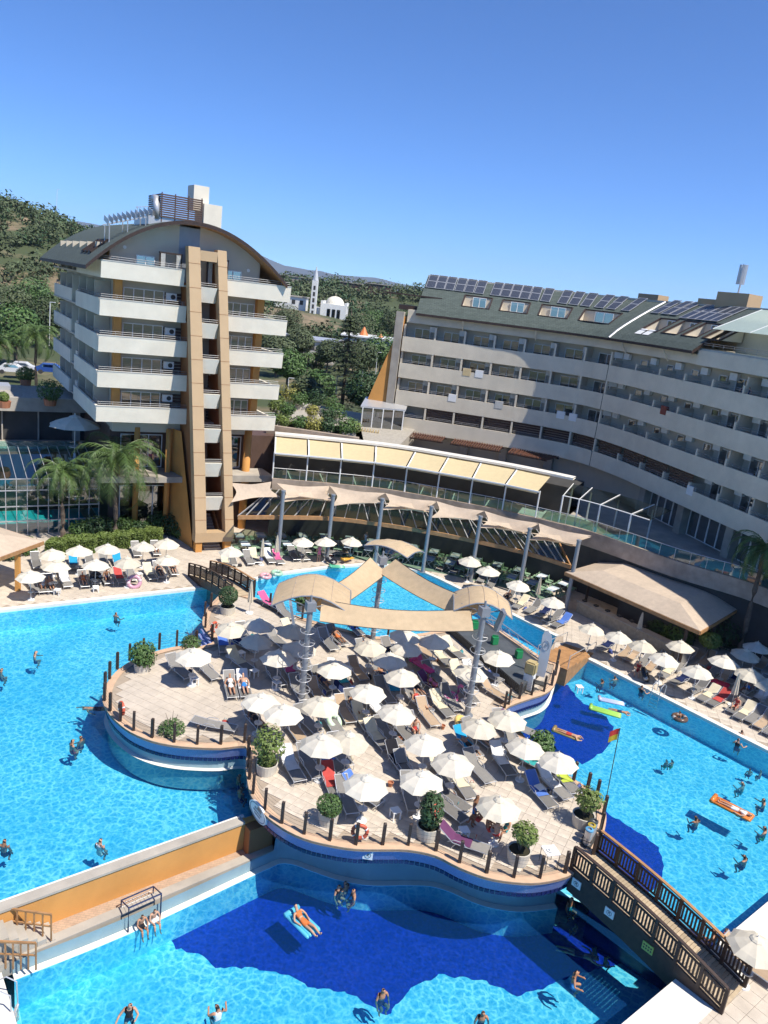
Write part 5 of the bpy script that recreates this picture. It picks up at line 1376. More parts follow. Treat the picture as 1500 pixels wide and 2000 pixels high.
# ------------------------------------------------------------------ parasols
def make_parasol(name, m, r=1.0, tilt=0):
    t = thing(name, 'x', 'parasol')
    n = 8; b = MB(); rows = []
    prof = [(0.16, 2.22), (.45, 2.10), (.75, 1.95), (1.0, 1.76)]
    for rr, z in prof:
        row = []
        for k in range(n * 2 + 1):
            a = 2 * pi * k / (n * 2); s_ = 1.0 if k % 2 == 0 else (cos(pi / n) * (1.0 if rr < .9 else .97))
            row.append((r * rr * s_ * cos(a), r * rr * s_ * sin(a), z - (0.0 if k % 2 == 0 else .02 * rr)))
        rows.append(row)
    b.grid(rows, flip=True); cn = b.build('canopy', m, t)
    b = MB(); b.lathe([(.26 * r, 2.20), (.18 * r, 2.27), (.02, 2.33)], 8); b.build('vent_cap', m, cn)
    b = MB(); b.cyl((0, 0, 2.3), (0, 0, 2.42), .02, n=6); b.build('finial', M['white_metal'], cn)
    b = MB()
    for k in range(8):
        a = 2 * pi * k / 8; b.tube([(.03 * cos(a), .03 * sin(a), 2.15), (r * .97 * cos(a), r * .97 * sin(a), 1.745)], .011, 4)
    b.build('ribs', M['white_metal'], t)
    b = MB(); b.cyl((0, 0, 0), (0, 0, 2.3), .024, n=8); b.build('pole', M['light_metal'], t)
    b = MB(); b.cyl((0, 0, 0), (0, 0, .07), .24, n=16); b.cyl((0, 0, .07), (0, 0, .3), .05, n=8); b.build('base', M['white_plastic'], t)
    b = MB(); b.cyl((0, 0, .66), (0, 0, .69), .22, n=16); b.build('tray', M['light_metal'], t)
    return t
def closed_parasol():
    t = thing('closed_parasol', 'folded cream parasol', 'parasol')
    b = MB(); rows = []
    for rr, z in ((.05, 2.35), (.11, 2.0), (.17, 1.4), (.22, .85)):
        rows.append([(rr * (1 if k % 2 else .6) * cos(2 * pi * k / 16), rr * (1 if k % 2 else .6) * sin(2 * pi * k / 16), z) for k in range(17)])
    b.grid(rows, flip=True); b.build('folded_canopy', M['parasol'], t)
    b = MB(); b.cyl((0, 0, 0), (0, 0, 2.4), .024, n=8); b.build('pole', M['light_metal'], t)
    b = MB(); b.cyl((0, 0, 0), (0, 0, .08), .26, n=16); b.build('base', M['white_plastic'], t)
    return t
uA, uB, uC = make_parasol('parasol', M['parasol']), make_parasol('parasol', M['parasol_white'], 1.03), closed_parasol()
used = set()
def put(proto, loc, rz, label, group, sc=None):
    if proto.name not in used:
        used.add(proto.name); proto.location = loc; proto.rotation_euler = (0, 0, rz); proto['label'] = label
        if group: proto['group'] = group
        if sc: proto.scale = (sc,) * 3
        return proto
    return clone(proto, loc, rz, label, group, sc)
ISL_U = [(378, 1272), (452, 1220), (503, 1212), (500, 1246), (572, 1228), (582, 1262), (655, 1297), (545, 1280), (507, 1362), (553, 1385), (627, 1368), (725, 1258), (790, 1237), (851, 1246), (795, 1259), (764, 1286), (788, 1315), (721, 1343), (773, 1383), (631, 1448), (679, 1435), (716, 1523), (834, 1446), (888, 1482), (828, 1517), (979, 1567), (937, 1410), (993, 1399), (1029, 1451), (1095, 1479), (977, 1277), (917, 1306)]
LD_U = [(60, 1117), (106, 1102), (103, 1075), (153, 1072), (186, 1098), (208, 1065), (250, 1096), (279, 1061), (325, 1058), (327, 1088), (451, 1073)]
FD_U = [(592, 1052), (638, 1054), (686, 1052), (918, 1093), (956, 1113), (1012, 1138), (1081, 1171)]
RD_U = [(1156, 1224), (1209, 1238), (1257, 1258), (1298, 1280), (1332, 1258), (1365, 1309), (1416, 1290), (1481, 1260), (1455, 1273), (1466, 1314), (1497, 1328)]
for (lst, zd, lb, gr) in ((ISL_U, 0, 'open cream parasol shading loungers on the island terrace', 'parasols on the island'),
                          (LD_U, ZO, 'open cream parasol on the sunbathing deck by the hedge', 'parasols by the hedge'),
                          (FD_U, ZO, 'open white parasol on the deck in front of the restaurant', 'parasols before the restaurant'),
                          (RD_U, ZO, 'open cream parasol on the deck beside the pool bar', 'parasols by the bar')):
    for i, (x, y) in enumerate(lst):
        p = P(x, y, zd + 2.1)
        vent = (x * 7 + y * 3) % 5 < 3
        o = put(uB if (vent or lst is FD_U) else uA, (p.x, p.y, zd), rnd(0, .8), lb, gr, rnd(.96, 1.05))
        o.rotation_euler = (rnd(-.05, .05), rnd(-.05, .05), rnd(0, 6))
p = P(1478, 1838, ZO + 2.1); put(uA, (p.x, p.y, ZO), .4, 'open white parasol on the corner deck beyond the timber footbridge', 'parasols by the corner deck')
for x, y, lb in ((510, 1104, 'folded parasol among the loungers before the restaurant'), (538, 1096, 'slim folded parasol behind loungers before the restaurant'), (1047, 1178, 'folded parasol between loungers near the bar'), (1428, 1378, 'folded striped parasol beside the red float'), (487, 1198, 'folded parasol by the round bush near the small footbridge'), (1243, 1252, 'folded white parasol beside the bar hedge')):
    p = P(x, y, 0 if x == 487 else ZO); put(uC, p, rnd(0, 3), lb, None)
# big white parasol on the low wing terrace
bw = make_parasol('large_parasol', M['parasol_white'], 1.0); p = DY(146, 862, 68); bw.location = (p.x, p.y, 4.3); bw.scale = (2.3, 2.3, 1.75); bw['label'] = 'large white parasol on the terrace above the winter garden'
# ------------------------------------------------------------------ loungers
def make_lounger(name, m, towel=None, back=38):
    t = thing(name, 'x', 'sun lounger')
    ba = radians(back); hx, hz = -.55, .33      # hinge; head towards -x, foot towards +x
    B = lambda q: (hx - q * cos(ba), hz + q * sin(ba))
    b = MB()
    rows = []
    prof = [B(.78), B(.4), (hx, hz), (hx + .35, hz - .02), (.35, .32), (.95, .31)]
    sb_, bk = prof[2:], prof[:3]
    b.grid([[(x, y, z) for y in (-.28, 0, .28)] for x, z in sb_]); b.build('seat', m, t)
    b = MB(); b.grid([[(x, y, z) for y in (-.28, 0, .28)] for x, z in bk]); b.build('backrest', m, t)
    b = MB()
    for y in (-.31, .31):
        b.tube([(x, y, z - .01) for x, z in prof] + [(1.0, y, .27), (.98, y, 0)], .022, 5)
        b.tube([(hx + .15, y, hz), (hx - .05, y, .0)], .02, 5)
        b.tube([(hx - .2, y, .30), (hx + .05, y, .46), (hx + .45, y, .46), (hx + .55, y, .32)], .018, 5)
    b.tube([(1.0, -.31, .29), (1.0, .31, .29)], .02, 5); b.tube([(prof[0][0], -.31, prof[0][1]), (prof[0][0], .31, prof[0][1])], .02, 5)
    b.build('frame', M['light_metal'], t)
    if towel:
        b = MB()
        pr = [B(.80), B(.4), (hx, hz), (hx + .35, hz - .02), (.2, .325)]
        b.grid([[(x, y, z + .018 + (.012 if abs(y) < .2 else 0)) for y in (-.3, -.1, .1, .3)] for x, z in pr])
        b.grid([[(pr[0][0] - .02, y, z) for y in (-.3, .3)] for z in (pr[0][1] + .02, pr[0][1] - .25)]); b.build('towel', towel, t)
    return t
def tw(name, c): return cloth_mat(name, c, .1, .1)
T = {'cream': tw('towel_cream', (.72, .64, .45)), 'white': tw('towel_white', (.75, .74, .72)), 'blue': tw('towel_blue', (.10, .20, .55)), 'red': tw('towel_red', (.5, .08, .07)), 'pink': tw('towel_pink', (.65, .12, .28)),
     'teal': tw('towel_teal', (.05, .38, .38)), 'lime': tw('towel_lime', (.5, .58, .08)), 'purple': tw('towel_purple', (.14, .05, .12)), 'cyan': tw('towel_cyan', (.03, .32, .55)), 'tan': tw('towel_tan', (.50, .36, .22)), 'navy': tw('towel_navy', (.02, .03, .09)), 'black': tw('towel_black', (.02, .02, .025))}
LP = {'plain': make_lounger('sun_lounger', M['mesh_grey']), 'flat': make_lounger('sun_lounger', M['mesh_grey'], None, 6)}
for k in [q for q in T if q != 'tan']: LP[k] = make_lounger('sun_lounger', M['mesh_grey'], T[k])
LP['tan'] = make_lounger('sun_lounger', mat('lounger_tan', (.40, .29, .19), .8, .08, 8, rnd_obj=.1))
def lounger(h, f, z, kind, label, group, dark=False):
    a, b = P(*h, z), P(*f, z); d = b - a; c = a.lerp(b, .5)
    return put(LP[kind], (c.x, c.y, z + .012), atan2(d.y, d.x), label, group, rnd(.97, 1.03)), c, atan2(d.y, d.x)
GR = {'island': 'loungers on the island', 'hedge': 'loungers by the hedge', 'rest': 'loungers before the restaurant', 'bar': 'loungers by the bar'}
LL = {'plain': 'grey mesh sun lounger without a towel', 'tan': 'tan mesh sun lounger', 'flat': 'flat empty grey lounger'}
ISL_L = [((333, 1303), (370, 1334), 'plain'), ((392, 1306), (422, 1334), 'plain'), ((444, 1331), (456, 1377), 'plain', 'recline', 'p_towel'), ((470, 1331), (482, 1374), 'white', 'recline', 'p_blue'), ((433, 1251), (439, 1285), 'blue'), ((456, 1257), (493, 1276), 'navy'), ((453, 1291), (487, 1316), 'cream'), ((557, 1303), (576, 1337), 'pink'),
         ((392, 1420), (456, 1432), 'flat'), ((487, 1405), (510, 1430), 'plain', 'recline', 'p_dark'), ((560, 1414), (591, 1457), 'tan'), ((588, 1408), (616, 1435), 'plain'), ((554, 1484), (588, 1540), 'white'), ((591, 1484), (619, 1527), 'plain'), ((625, 1483), (657, 1507), 'blue'), ((640, 1526), (655, 1562), 'red'), ((664, 1545), (688, 1600), 'plain'), ((692, 1549), (727, 1571), 'blue'), ((793, 1545), (806, 1588), 'plain'),
         ((716, 1429), (759, 1477), 'cream'), ((737, 1424), (780, 1467), 'plain'), ((764, 1480), (793, 1520), 'black'), ((961, 1473), (1002, 1529), 'white'), ((1032, 1535), (1080, 1589), 'blue'), ((1056, 1522), (1108, 1570), 'white'), ((1088, 1516), (1119, 1554), 'lime'), ((1024, 1492), (1054, 1507), 'teal'), ((892, 1445), (935, 1488), 'cyan', 'prone', 'p_back'), ((912, 1432), (957, 1466), 'plain', 'prone', 'p_man'), ((894, 1533), (910, 1556), 'cream'),
         ((866, 1560), (897, 1582), 'plain'), ((862, 1580), (888, 1600), 'plain'), ((976, 1420), (994, 1442), 'plain'), ((1000, 1425), (1026, 1436), 'purple'), ((662, 1384), (684, 1419), 'tan'), ((683, 1377), (702, 1403), 'plain', 'recline', 'p_dark2'), ((728, 1385), (751, 1410), 'white'), ((822, 1391), (848, 1424), 'tan'), ((843, 1370), (883, 1412), 'cream'), ((863, 1360), (896, 1398), 'plain'), ((805, 1372), (831, 1392), 'plain', 'recline', 'p_legs'),
         ((801, 1341), (827, 1367), 'plain', 'prone', 'p_shade'), ((831, 1341), (865, 1358), 'purple', 'recline', 'p_shade2'), ((765, 1346), (774, 1368), 'cyan'), ((733, 1313), (763, 1342), 'plain', 'prone', 'p_brown'), ((806, 1289), (844, 1325), 'pink'), ((663, 1330), (677, 1352), 'teal'), ((671, 1361), (706, 1370), 'navy'), ((872, 1268), (901, 1291), 'cream'), ((851, 1280), (876, 1306), 'cream'), ((883, 1313), (912, 1347), 'cream'), ((905, 1309), (944, 1349), 'white'), ((934, 1316), (973, 1336), 'plain'), ((818, 1268), (843, 1295), 'tan'),
         ((703, 1273), (727, 1296), 'plain', 'recline', 'p_a'), ((628, 1250), (653, 1277), 'plain'), ((646, 1244), (671, 1266), 'plain', 'recline', 'p_b'), ((681, 1226), (703, 1246), 'blue'), ((620, 1332), (640, 1351), 'plain', 'recline', 'p_c'), ((598, 1320), (614, 1342), 'plain'), ((515, 1180), (545, 1195), 'pink'), ((470, 1240), (486, 1262), 'plain'), ((546, 1196), (566, 1214), 'plain'), ((752, 1268), (774, 1290), 'plain'), ((640, 1408), (655, 1432), 'plain'), ((700, 1405), (716, 1428), 'cream'), ((528, 1318), (548, 1344), 'plain'), ((800, 1425), (812, 1446), 'plain', 'sit', 'p_knees'),
         ((880, 1648), (940, 1668), 'purple'), ((772, 1420), (796, 1448), 'plain'), ((742, 1352), (760, 1376), 'plain'), ((900, 1350), (925, 1380), 'plain'), ((950, 1352), (985, 1372), 'tan'), ((782, 1500), (806, 1534), 'plain'), ((850, 1500), (872, 1530), 'cream'), ((920, 1500), (948, 1530), 'plain'), ((610, 1352), (630, 1378), 'tan'), ((575, 1345), (592, 1372), 'plain'), ((655, 1470), (672, 1496), 'plain'), ((530, 1250), (552, 1268), 'plain'), ((560, 1235), (582, 1252), 'cream'), ((780, 1270), (802, 1290), 'white'), ((1000, 1462), (1024, 1484), 'plain'), ((836, 1320), (860, 1340), 'plain'), ((690, 1310), (708, 1332), 'tan')]
LD_L = [((58, 1141), (80, 1167), 'plain'), ((78, 1140), (88, 1167), 'plain', 'sit', 'l1'), ((92, 1139), (105, 1166), 'plain', 'recline', 'l2'), ((120, 1127), (137, 1160), 'white'), ((157, 1128), (169, 1159), 'plain', 'recline', 'l3'), ((180, 1124), (190, 1150), 'black'), ((198, 1124), (216, 1151), 'plain', 'sit', 'l4'), ((226, 1122), (242, 1150), 'red'), ((250, 1120), (263, 1142), 'plain'), ((283, 1115), (303, 1143), 'cream'), ((303, 1112), (320, 1138), 'plain', 'recline', 'l5'), ((331, 1107), (344, 1134), 'plain', 'recline', 'l6'),
        ((141, 1094), (147, 1122), 'cyan'), ((172, 1094), (178, 1116), 'plain'), ((200, 1098), (208, 1118), 'plain'), ((226, 1096), (234, 1115), 'cyan'), ((68, 1098), (74, 1116), 'plain'), ((118, 1112), (124, 1130), 'cream'), ((262, 1074), (270, 1094), 'plain'), ((300, 1072), (308, 1092), 'plain', 'sit', 'l7')]
FD_L = [((450, 1092), (457, 1112), 'plain'), ((437, 1096), (443, 1114), 'cream'), ((478, 1088), (493, 1112), 'plain'), ((490, 1086), (506, 1108), 'cream'), ((518, 1086), (534, 1108), 'white'), ((535, 1088), (552, 1110), 'pink'), ((566, 1082), (581, 1101), 'plain'), ((582, 1080), (603, 1104), 'plain'), ((594, 1070), (603, 1086), 'cream'), ((628, 1072), (636, 1090), 'red'), ((641, 1072), (648, 1092), 'plain'), ((652, 1072), (660, 1090), 'plain'), ((664, 1070), (676, 1090), 'tan'),
        ((878, 1104), (852, 1120), 'tan'), ((898, 1109), (878, 1128), 'purple'), ((924, 1120), (912, 1134), 'plain'), ((946, 1128), (936, 1142), 'plain'), ((964, 1138), (955, 1152), 'plain'), ((1000, 1168), (975, 1182), 'plain', 'recline', 'f1'), ((1026, 1180), (1003, 1194), 'cream'), ((1052, 1188), (1024, 1203), 'plain'), ((1074, 1196), (1042, 1212), 'navy'), ((1094, 1208), (1060, 1222), 'plain'), ((1110, 1216), (1076, 1231), 'blue')]
RD_L = [((1198, 1262), (1164, 1276), 'navy'), ((1232, 1274), (1208, 1292), 'tan'), ((1244, 1280), (1222, 1298), 'tan'), ((1268, 1290), (1244, 1308), 'plain'), ((1280, 1300), (1258, 1320), 'tan'), ((1314, 1312), (1288, 1330), 'cream'), ((1332, 1300), (1318, 1314), 'plain'), ((1350, 1284), (1332, 1298), 'plain'), ((1342, 1330), (1308, 1342), 'navy'), ((1378, 1344), (1338, 1363), 'plain'), ((1398, 1357), (1360, 1377), 'cream'), ((1418, 1366), (1380, 1386), 'red'), ((1404, 1312), (1386, 1324), 'plain'), ((1420, 1324), (1402, 1338), 'tan'), ((1452, 1380), (1420, 1400), 'plain', 'sit', 'r1'), ((1466, 1390), (1434, 1413), 'cream'), ((1486, 1398), (1456, 1419), 'plain'), ((1502, 1408), (1474, 1430), 'tan'),
        ((1494, 1362), (1464, 1382), 'white'), ((1470, 1346), (1444, 1362), 'plain', 'recline', 'r2'), ((1440, 1326), (1420, 1340), 'navy'), ((1494, 1298), (1478, 1312), 'tan'), ((1490, 1340), (1470, 1352), 'plain'), ((1384, 1292), (1368, 1304), 'tan'), ((1306, 1278), (1288, 1290), 'plain'), ((1520, 1420), (1492, 1444), 'plain'), ((1546, 1440), (1514, 1460), 'plain')]
LOY = []
for lst, z, g, where in ((ISL_L, 0, 'island', 'on the island terrace'), (LD_L, ZO, 'hedge', 'on the deck by the hedge'), (FD_L, ZO, 'rest', 'on the deck before the restaurant'), (RD_L, ZO, 'bar', 'on the deck by the bar')):
    for e in lst:
        k = e[2]
        lb = (LL[k] if k in LL else 'grey sun lounger with a %s towel' % k) + ' ' + where
        if len(e) > 3: lb = 'grey sun lounger with a person on it ' + where
        o, c, ang = lounger(e[0], e[1], z, k, lb, GR[g])
        if len(e) > 3: LOY.append((o, c, ang, z, e[3], e[4]))
for px, lb in ((((1440, 1880), (1490, 1915)), 'pink towel lounger beside the timber footbridge'),):
    lounger(px[0], px[1], ZO, 'tan', 'tan lounger on the corner deck beyond the timber footbridge', None)
# ------------------------------------------------------------------ people: one skinned body per pose
SK = [mat('skin_%d' % i, c, .55, .06, 6, spec=.3) for i, c in enumerate(((.42, .22, .13), (.50, .29, .19), (.30, .15, .085), (.55, .34, .24)))]
HR = [mat('hair_%d' % i, c, .6, .2, 8) for i, c in enumerate(((.012, .009, .008), (.05, .028, .015), (.16, .10, .05)))]
def swim(n, c): return mat('swim_' + n, c, .7, .1, 8)
SW = {'black': swim('black', (.012, .012, .016)), 'navy': swim('navy', (.015, .025, .09)), 'blue': swim('blue', (.03, .2, .55)), 'red': swim('red', (.5, .05, .04)), 'orange': swim('orange', (.6, .16, .04)), 'green': swim('green', (.05, .35, .08)), 'white': swim('white', (.72, .72, .70)), 'teal': swim('teal', (.03, .3, .32)), 'pink': swim('pink', (.6, .15, .25))}
def pose_mesh(name, J, top=False):
    """J: joint -> position; builds one continuous body through Skin + Subdivision and marks suit and hair faces"""
    E_ = [('pelvis', 'waist'), ('waist', 'chest'), ('chest', 'neck'), ('neck', 'head0'), ('head0', 'head1'), ('head0', 'nose')]
    for s_ in 'LR': E_ += [('chest', 'sh' + s_), ('sh' + s_, 'el' + s_), ('el' + s_, 'wr' + s_), ('wr' + s_, 'ha' + s_), ('wr' + s_, 'th' + s_), ('pelvis', 'hip' + s_), ('hip' + s_, 'kn' + s_), ('kn' + s_, 'an' + s_), ('an' + s_, 'toe' + s_)]
    rad = {'pelvis': .125, 'waist': .115, 'chest': .135, 'neck': .055, 'head0': .088, 'head1': .085, 'nose': .02, 'sh': .058, 'el': .042, 'wr': .03, 'ha': .03, 'th': .013, 'hip': .088, 'kn': .058, 'an': .038, 'toe': .034}
    J = {k: Vector(v) for k, v in J.items()}
    hd = (J['head1'] - J['head0']).normalized()
    fw = J.get('face', Vector((1, 0, 0))); fw = (fw - hd * fw.dot(hd)).normalized()
    J['nose'] = J['head0'] + fw * .095 + hd * .03
    for s_ in 'LR':
        d = (J['wr' + s_] - J['el' + s_]).normalized()
        J.setdefault('ha' + s_, J['wr' + s_] + d * .12); q = d.orthogonal().normalized(); J.setdefault('th' + s_, J['wr' + s_] + d * .06 + q * .05)
    keys = sorted({k for e in E_ for k in e}); idx = {k: i for i, k in enumerate(keys)}
    me = bpy.data.meshes.new('tmp'); me.from_pydata([J[k] for k in keys], [(idx[a], idx[b]) for a, b in E_], [])
    ob = bpy.data.objects.new('tmp', me); col.objects.link(ob)
    ob.modifiers.new('s', 'SKIN')
    sv = me.skin_vertices[0].data
    for k in keys:
        r = rad[k if k in rad else k[:-1]]; sv[idx[k]].radius = (r, r * (.8 if k in ('chest', 'pelvis', 'waist') else 1)); sv[idx[k]].use_root = (k == 'pelvis')
    sm = ob.modifiers.new('d', 'SUBSURF'); sm.levels = sm.render_levels = 1
    dg = bpy.context.evaluated_depsgraph_get(); out = bpy.data.meshes.new_from_object(ob.evaluated_get(dg)); out.name = name
    bpy.data.objects.remove(ob); bpy.data.meshes.remove(me)
    out.materials.clear()
    for m_ in (SK[0], SW['black'], HR[0]): out.materials.append(m_)
    hc = J['head0'].lerp(J['head1'], .5)
    up_ax = (J['waist'] - J['pelvis']).normalized()
    for p in out.polygons:
        c = p.center; mi = 0
        if (c - hc).length < .17 and ((c - hc).dot(hd) > .03 or (c - hc).dot(fw) < -.03) and (c - J['neck']).length > .08: mi = 2
        elif (c - J['pelvis']).length < .20 or min((c - J['hipL'].lerp(J['knL'], .15)).length, (c - J['hipR'].lerp(J['knR'], .15)).length) < .125: mi = 1
        elif top and (c - J['chest']).length < .17 and (c - J['neck']).length > .1: mi = 1
        p.material_index = mi; p.use_smooth = True
    return out
def mirror(d):
    r = dict(d)
    for k, v in d.items():
        if k.endswith('L'): r.setdefault(k[:-1] + 'R', (v[0], -v[1], v[2]))
    return r
ST = mirror(dict(pelvis=(0, 0, .92), waist=(0, 0, 1.08), chest=(0, 0, 1.30), neck=(0, 0, 1.47), head0=(.02, 0, 1.56), head1=(.02, 0, 1.68), face=(1, 0, 0), shL=(0, .18, 1.40), elL=(.03, .27, 1.14), wrL=(.16, .25, .95), hipL=(0, .09, .86), knL=(.02, .10, .48), anL=(0, .10, .08), toeL=(.16, .11, .03)))
SWM = dict(ST); SWM.update(elL=(.14, .30, 1.22), wrL=(.36, .20, 1.26), elR=(.05, -.34, 1.2), wrR=(.27, -.42, 1.24), head0=(.06, .03, 1.56), head1=(.07, .05, 1.68))
LIE = mirror(dict(pelvis=(.0, 0, .46), waist=(-.17, 0, .47), chest=(-.38, 0, .58), neck=(-.53, 0, .72), head0=(-.60, 0, .80), head1=(-.68, 0, .89), face=(.6, 0, .8), shL=(-.46, .18, .66), elL=(-.28, .31, .50), wrL=(-.05, .25, .47), hipL=(.07, .09, .44), knL=(.47, .11, .52), anL=(.86, .10, .42), toeL=(.90, .12, .55)))
FLAT = mirror(dict(pelvis=(.0, 0, .11), waist=(-.17, 0, .12), chest=(-.40, 0, .13), neck=(-.57, 0, .14), head0=(-.67, 0, .16), head1=(-.79, 0, .17), face=(0, 0, 1), shL=(-.50, .18, .12), elL=(-.30, .33, .08), wrL=(-.08, .30, .08), hipL=(.07, .09, .10), knL=(.47, .10, .12), anL=(.86, .11, .08), toeL=(.92, .12, .2)))
PRONE = dict(FLAT); PRONE.update(face=(0, 0, -1), elL=(-.62, .36, .08), wrL=(-.80, .18, .08), elR=(-.62, -.36, .08), wrR=(-.80, -.18, .08), toeL=(.98, .11, .04), toeR=(.98, -.11, .04))
SIT = mirror(dict(pelvis=(0, 0, .12), waist=(-.03, 0, .28), chest=(0, 0, .52), neck=(.05, 0, .69), head0=(.09, 0, .77), head1=(.10, 0, .90), face=(1, 0, -.2), shL=(.02, .18, .62), elL=(.14, .26, .38), wrL=(.34, .16, .30), hipL=(.06, .09, .10), knL=(.44, .13, .22), anL=(.50, .13, -.18), toeL=(.64, .14, -.22)))
SWIMF = dict(FLAT); SWIMF.update(face=(-.6, 0, -.6), elL=(-.75, .26, .1), wrL=(-1.0, .2, .12), elR=(-.35, -.42, .1), wrR=(-.15, -.5, .08), toeL=(1.0, .11, .05), toeR=(1.0, -.11, .05))
TR = dict(pelvis=(-.04, 0, .98), hipL=(.0, .09, .92), hipR=(.0, -.09, .92), knL=(.33, .14, 1.0), knR=(.30, -.13, .97), anL=(.16, .12, .66), anR=(.10, -.12, .64), toeL=(.27, .13, .58), toeR=(.2, -.13, .56))
ST_F, SWM_F = dict(ST), dict(SWM); ST_F.update(TR); SWM_F.update(TR)
PM = {'stand_f': pose_mesh('person', ST_F), 'stand_w_f': pose_mesh('person', ST_F, True), 'wade_f': pose_mesh('person', SWM_F), 'wade_w_f': pose_mesh('person', SWM_F, True), 'stand': pose_mesh('person', ST), 'stand_w': pose_mesh('person', ST, True), 'wade': pose_mesh('person', SWM), 'wade_w': pose_mesh('person', SWM, True), 'recline': pose_mesh('person', LIE), 'recline_w': pose_mesh('person', LIE, True), 'prone': pose_mesh('person', PRONE), 'flat': pose_mesh('person', FLAT, True), 'sit': pose_mesh('person', SIT), 'sit_w': pose_mesh('person', SIT, True), 'swim': pose_mesh('person', SWIMF)}
def person(pose, loc, rz, label, suit='black', skin=0, hair=0, sc=1.0, grp=None):
    o = link(PM[pose], 'person', loc=loc, rz=rz, label=label, cat='person', group=grp); o.scale = (sc,) * 3
    for i, m_ in enumerate((SK[skin], SW[suit], HR[hair])):
        o.material_slots[i].link = 'OBJECT'; o.material_slots[i].material = m_
    return o
# sunbathers
LBL = {'p_towel': ('person covered by a pale blue towel lying with arms behind head', 'white'), 'p_blue': ('person with blue towel lying beside the person under pale towel', 'blue'), 'p_dark': ('sunbather reclining beside the flowering shrub', 'black'), 'p_back': ('sunbather lying face down on a cyan towel', 'black'), 'p_man': ('man lying face down in grey shorts', 'navy'), 'p_dark2': ('sunbather reclining in the shade on a dark lounger', 'black'), 'p_legs': ('sunbather with raised legs near the striped towel', 'red'),
       'p_shade': ('tanned sunbather lying under the grey shaded parasol', 'black'), 'p_shade2': ('sunbather in purple lying beneath the strip sail', 'pink'), 'p_brown': ('tanned person lying face down near the white towel', 'navy'), 'p_a': ('sunbather reclining in the shade of the strip sail', 'black'), 'p_b': ('sunbather reclining between mast and pool railing', 'orange'), 'p_c': ('sunbather reclining behind the hooped mast', 'navy'), 'p_knees': ('person sitting with arms round knees in the sun', 'red'),
       'l1': ('person sitting up on a lounger at the pavilion end of the deck', 'white'), 'l2': ('sunbather in pale swimwear beside the seated person', 'white'), 'l3': ('sunbather in orange swimwear reclining by the pool edge', 'orange'), 'l4': ('bare chested man sitting beside the black tyre float', 'navy'), 'l5': ('sunbather reclining next to the cream towel lounger', 'black'), 'l6': ('sunbather at the footbridge end of the deck', 'black'), 'l7': ('person in light clothes sitting by the hedge', 'white'),
       'f1': ('dark haired person reclining beside a folded parasol', 'black'), 'r1': ('person sitting beside the red striped towel', 'red'), 'r2': ('sunbather reclining behind the folded striped parasol', 'blue')}
for i, (o, c, ang, z, pose, key) in enumerate(LOY):
    lb, su = LBL[key]
    woman = i % 2 == 0
    if pose == 'prone': loc = (c.x, c.y, z + .26)
    elif pose == 'sit': loc = (c.x + .1 * cos(ang), c.y + .1 * sin(ang), z + .30)
    else: loc = (c.x, c.y, z - .02)
    person(pose + ('_w' if woman and pose in ('recline', 'sit') else ''), loc, ang, lb, su, i % 3, i % 2, .98)
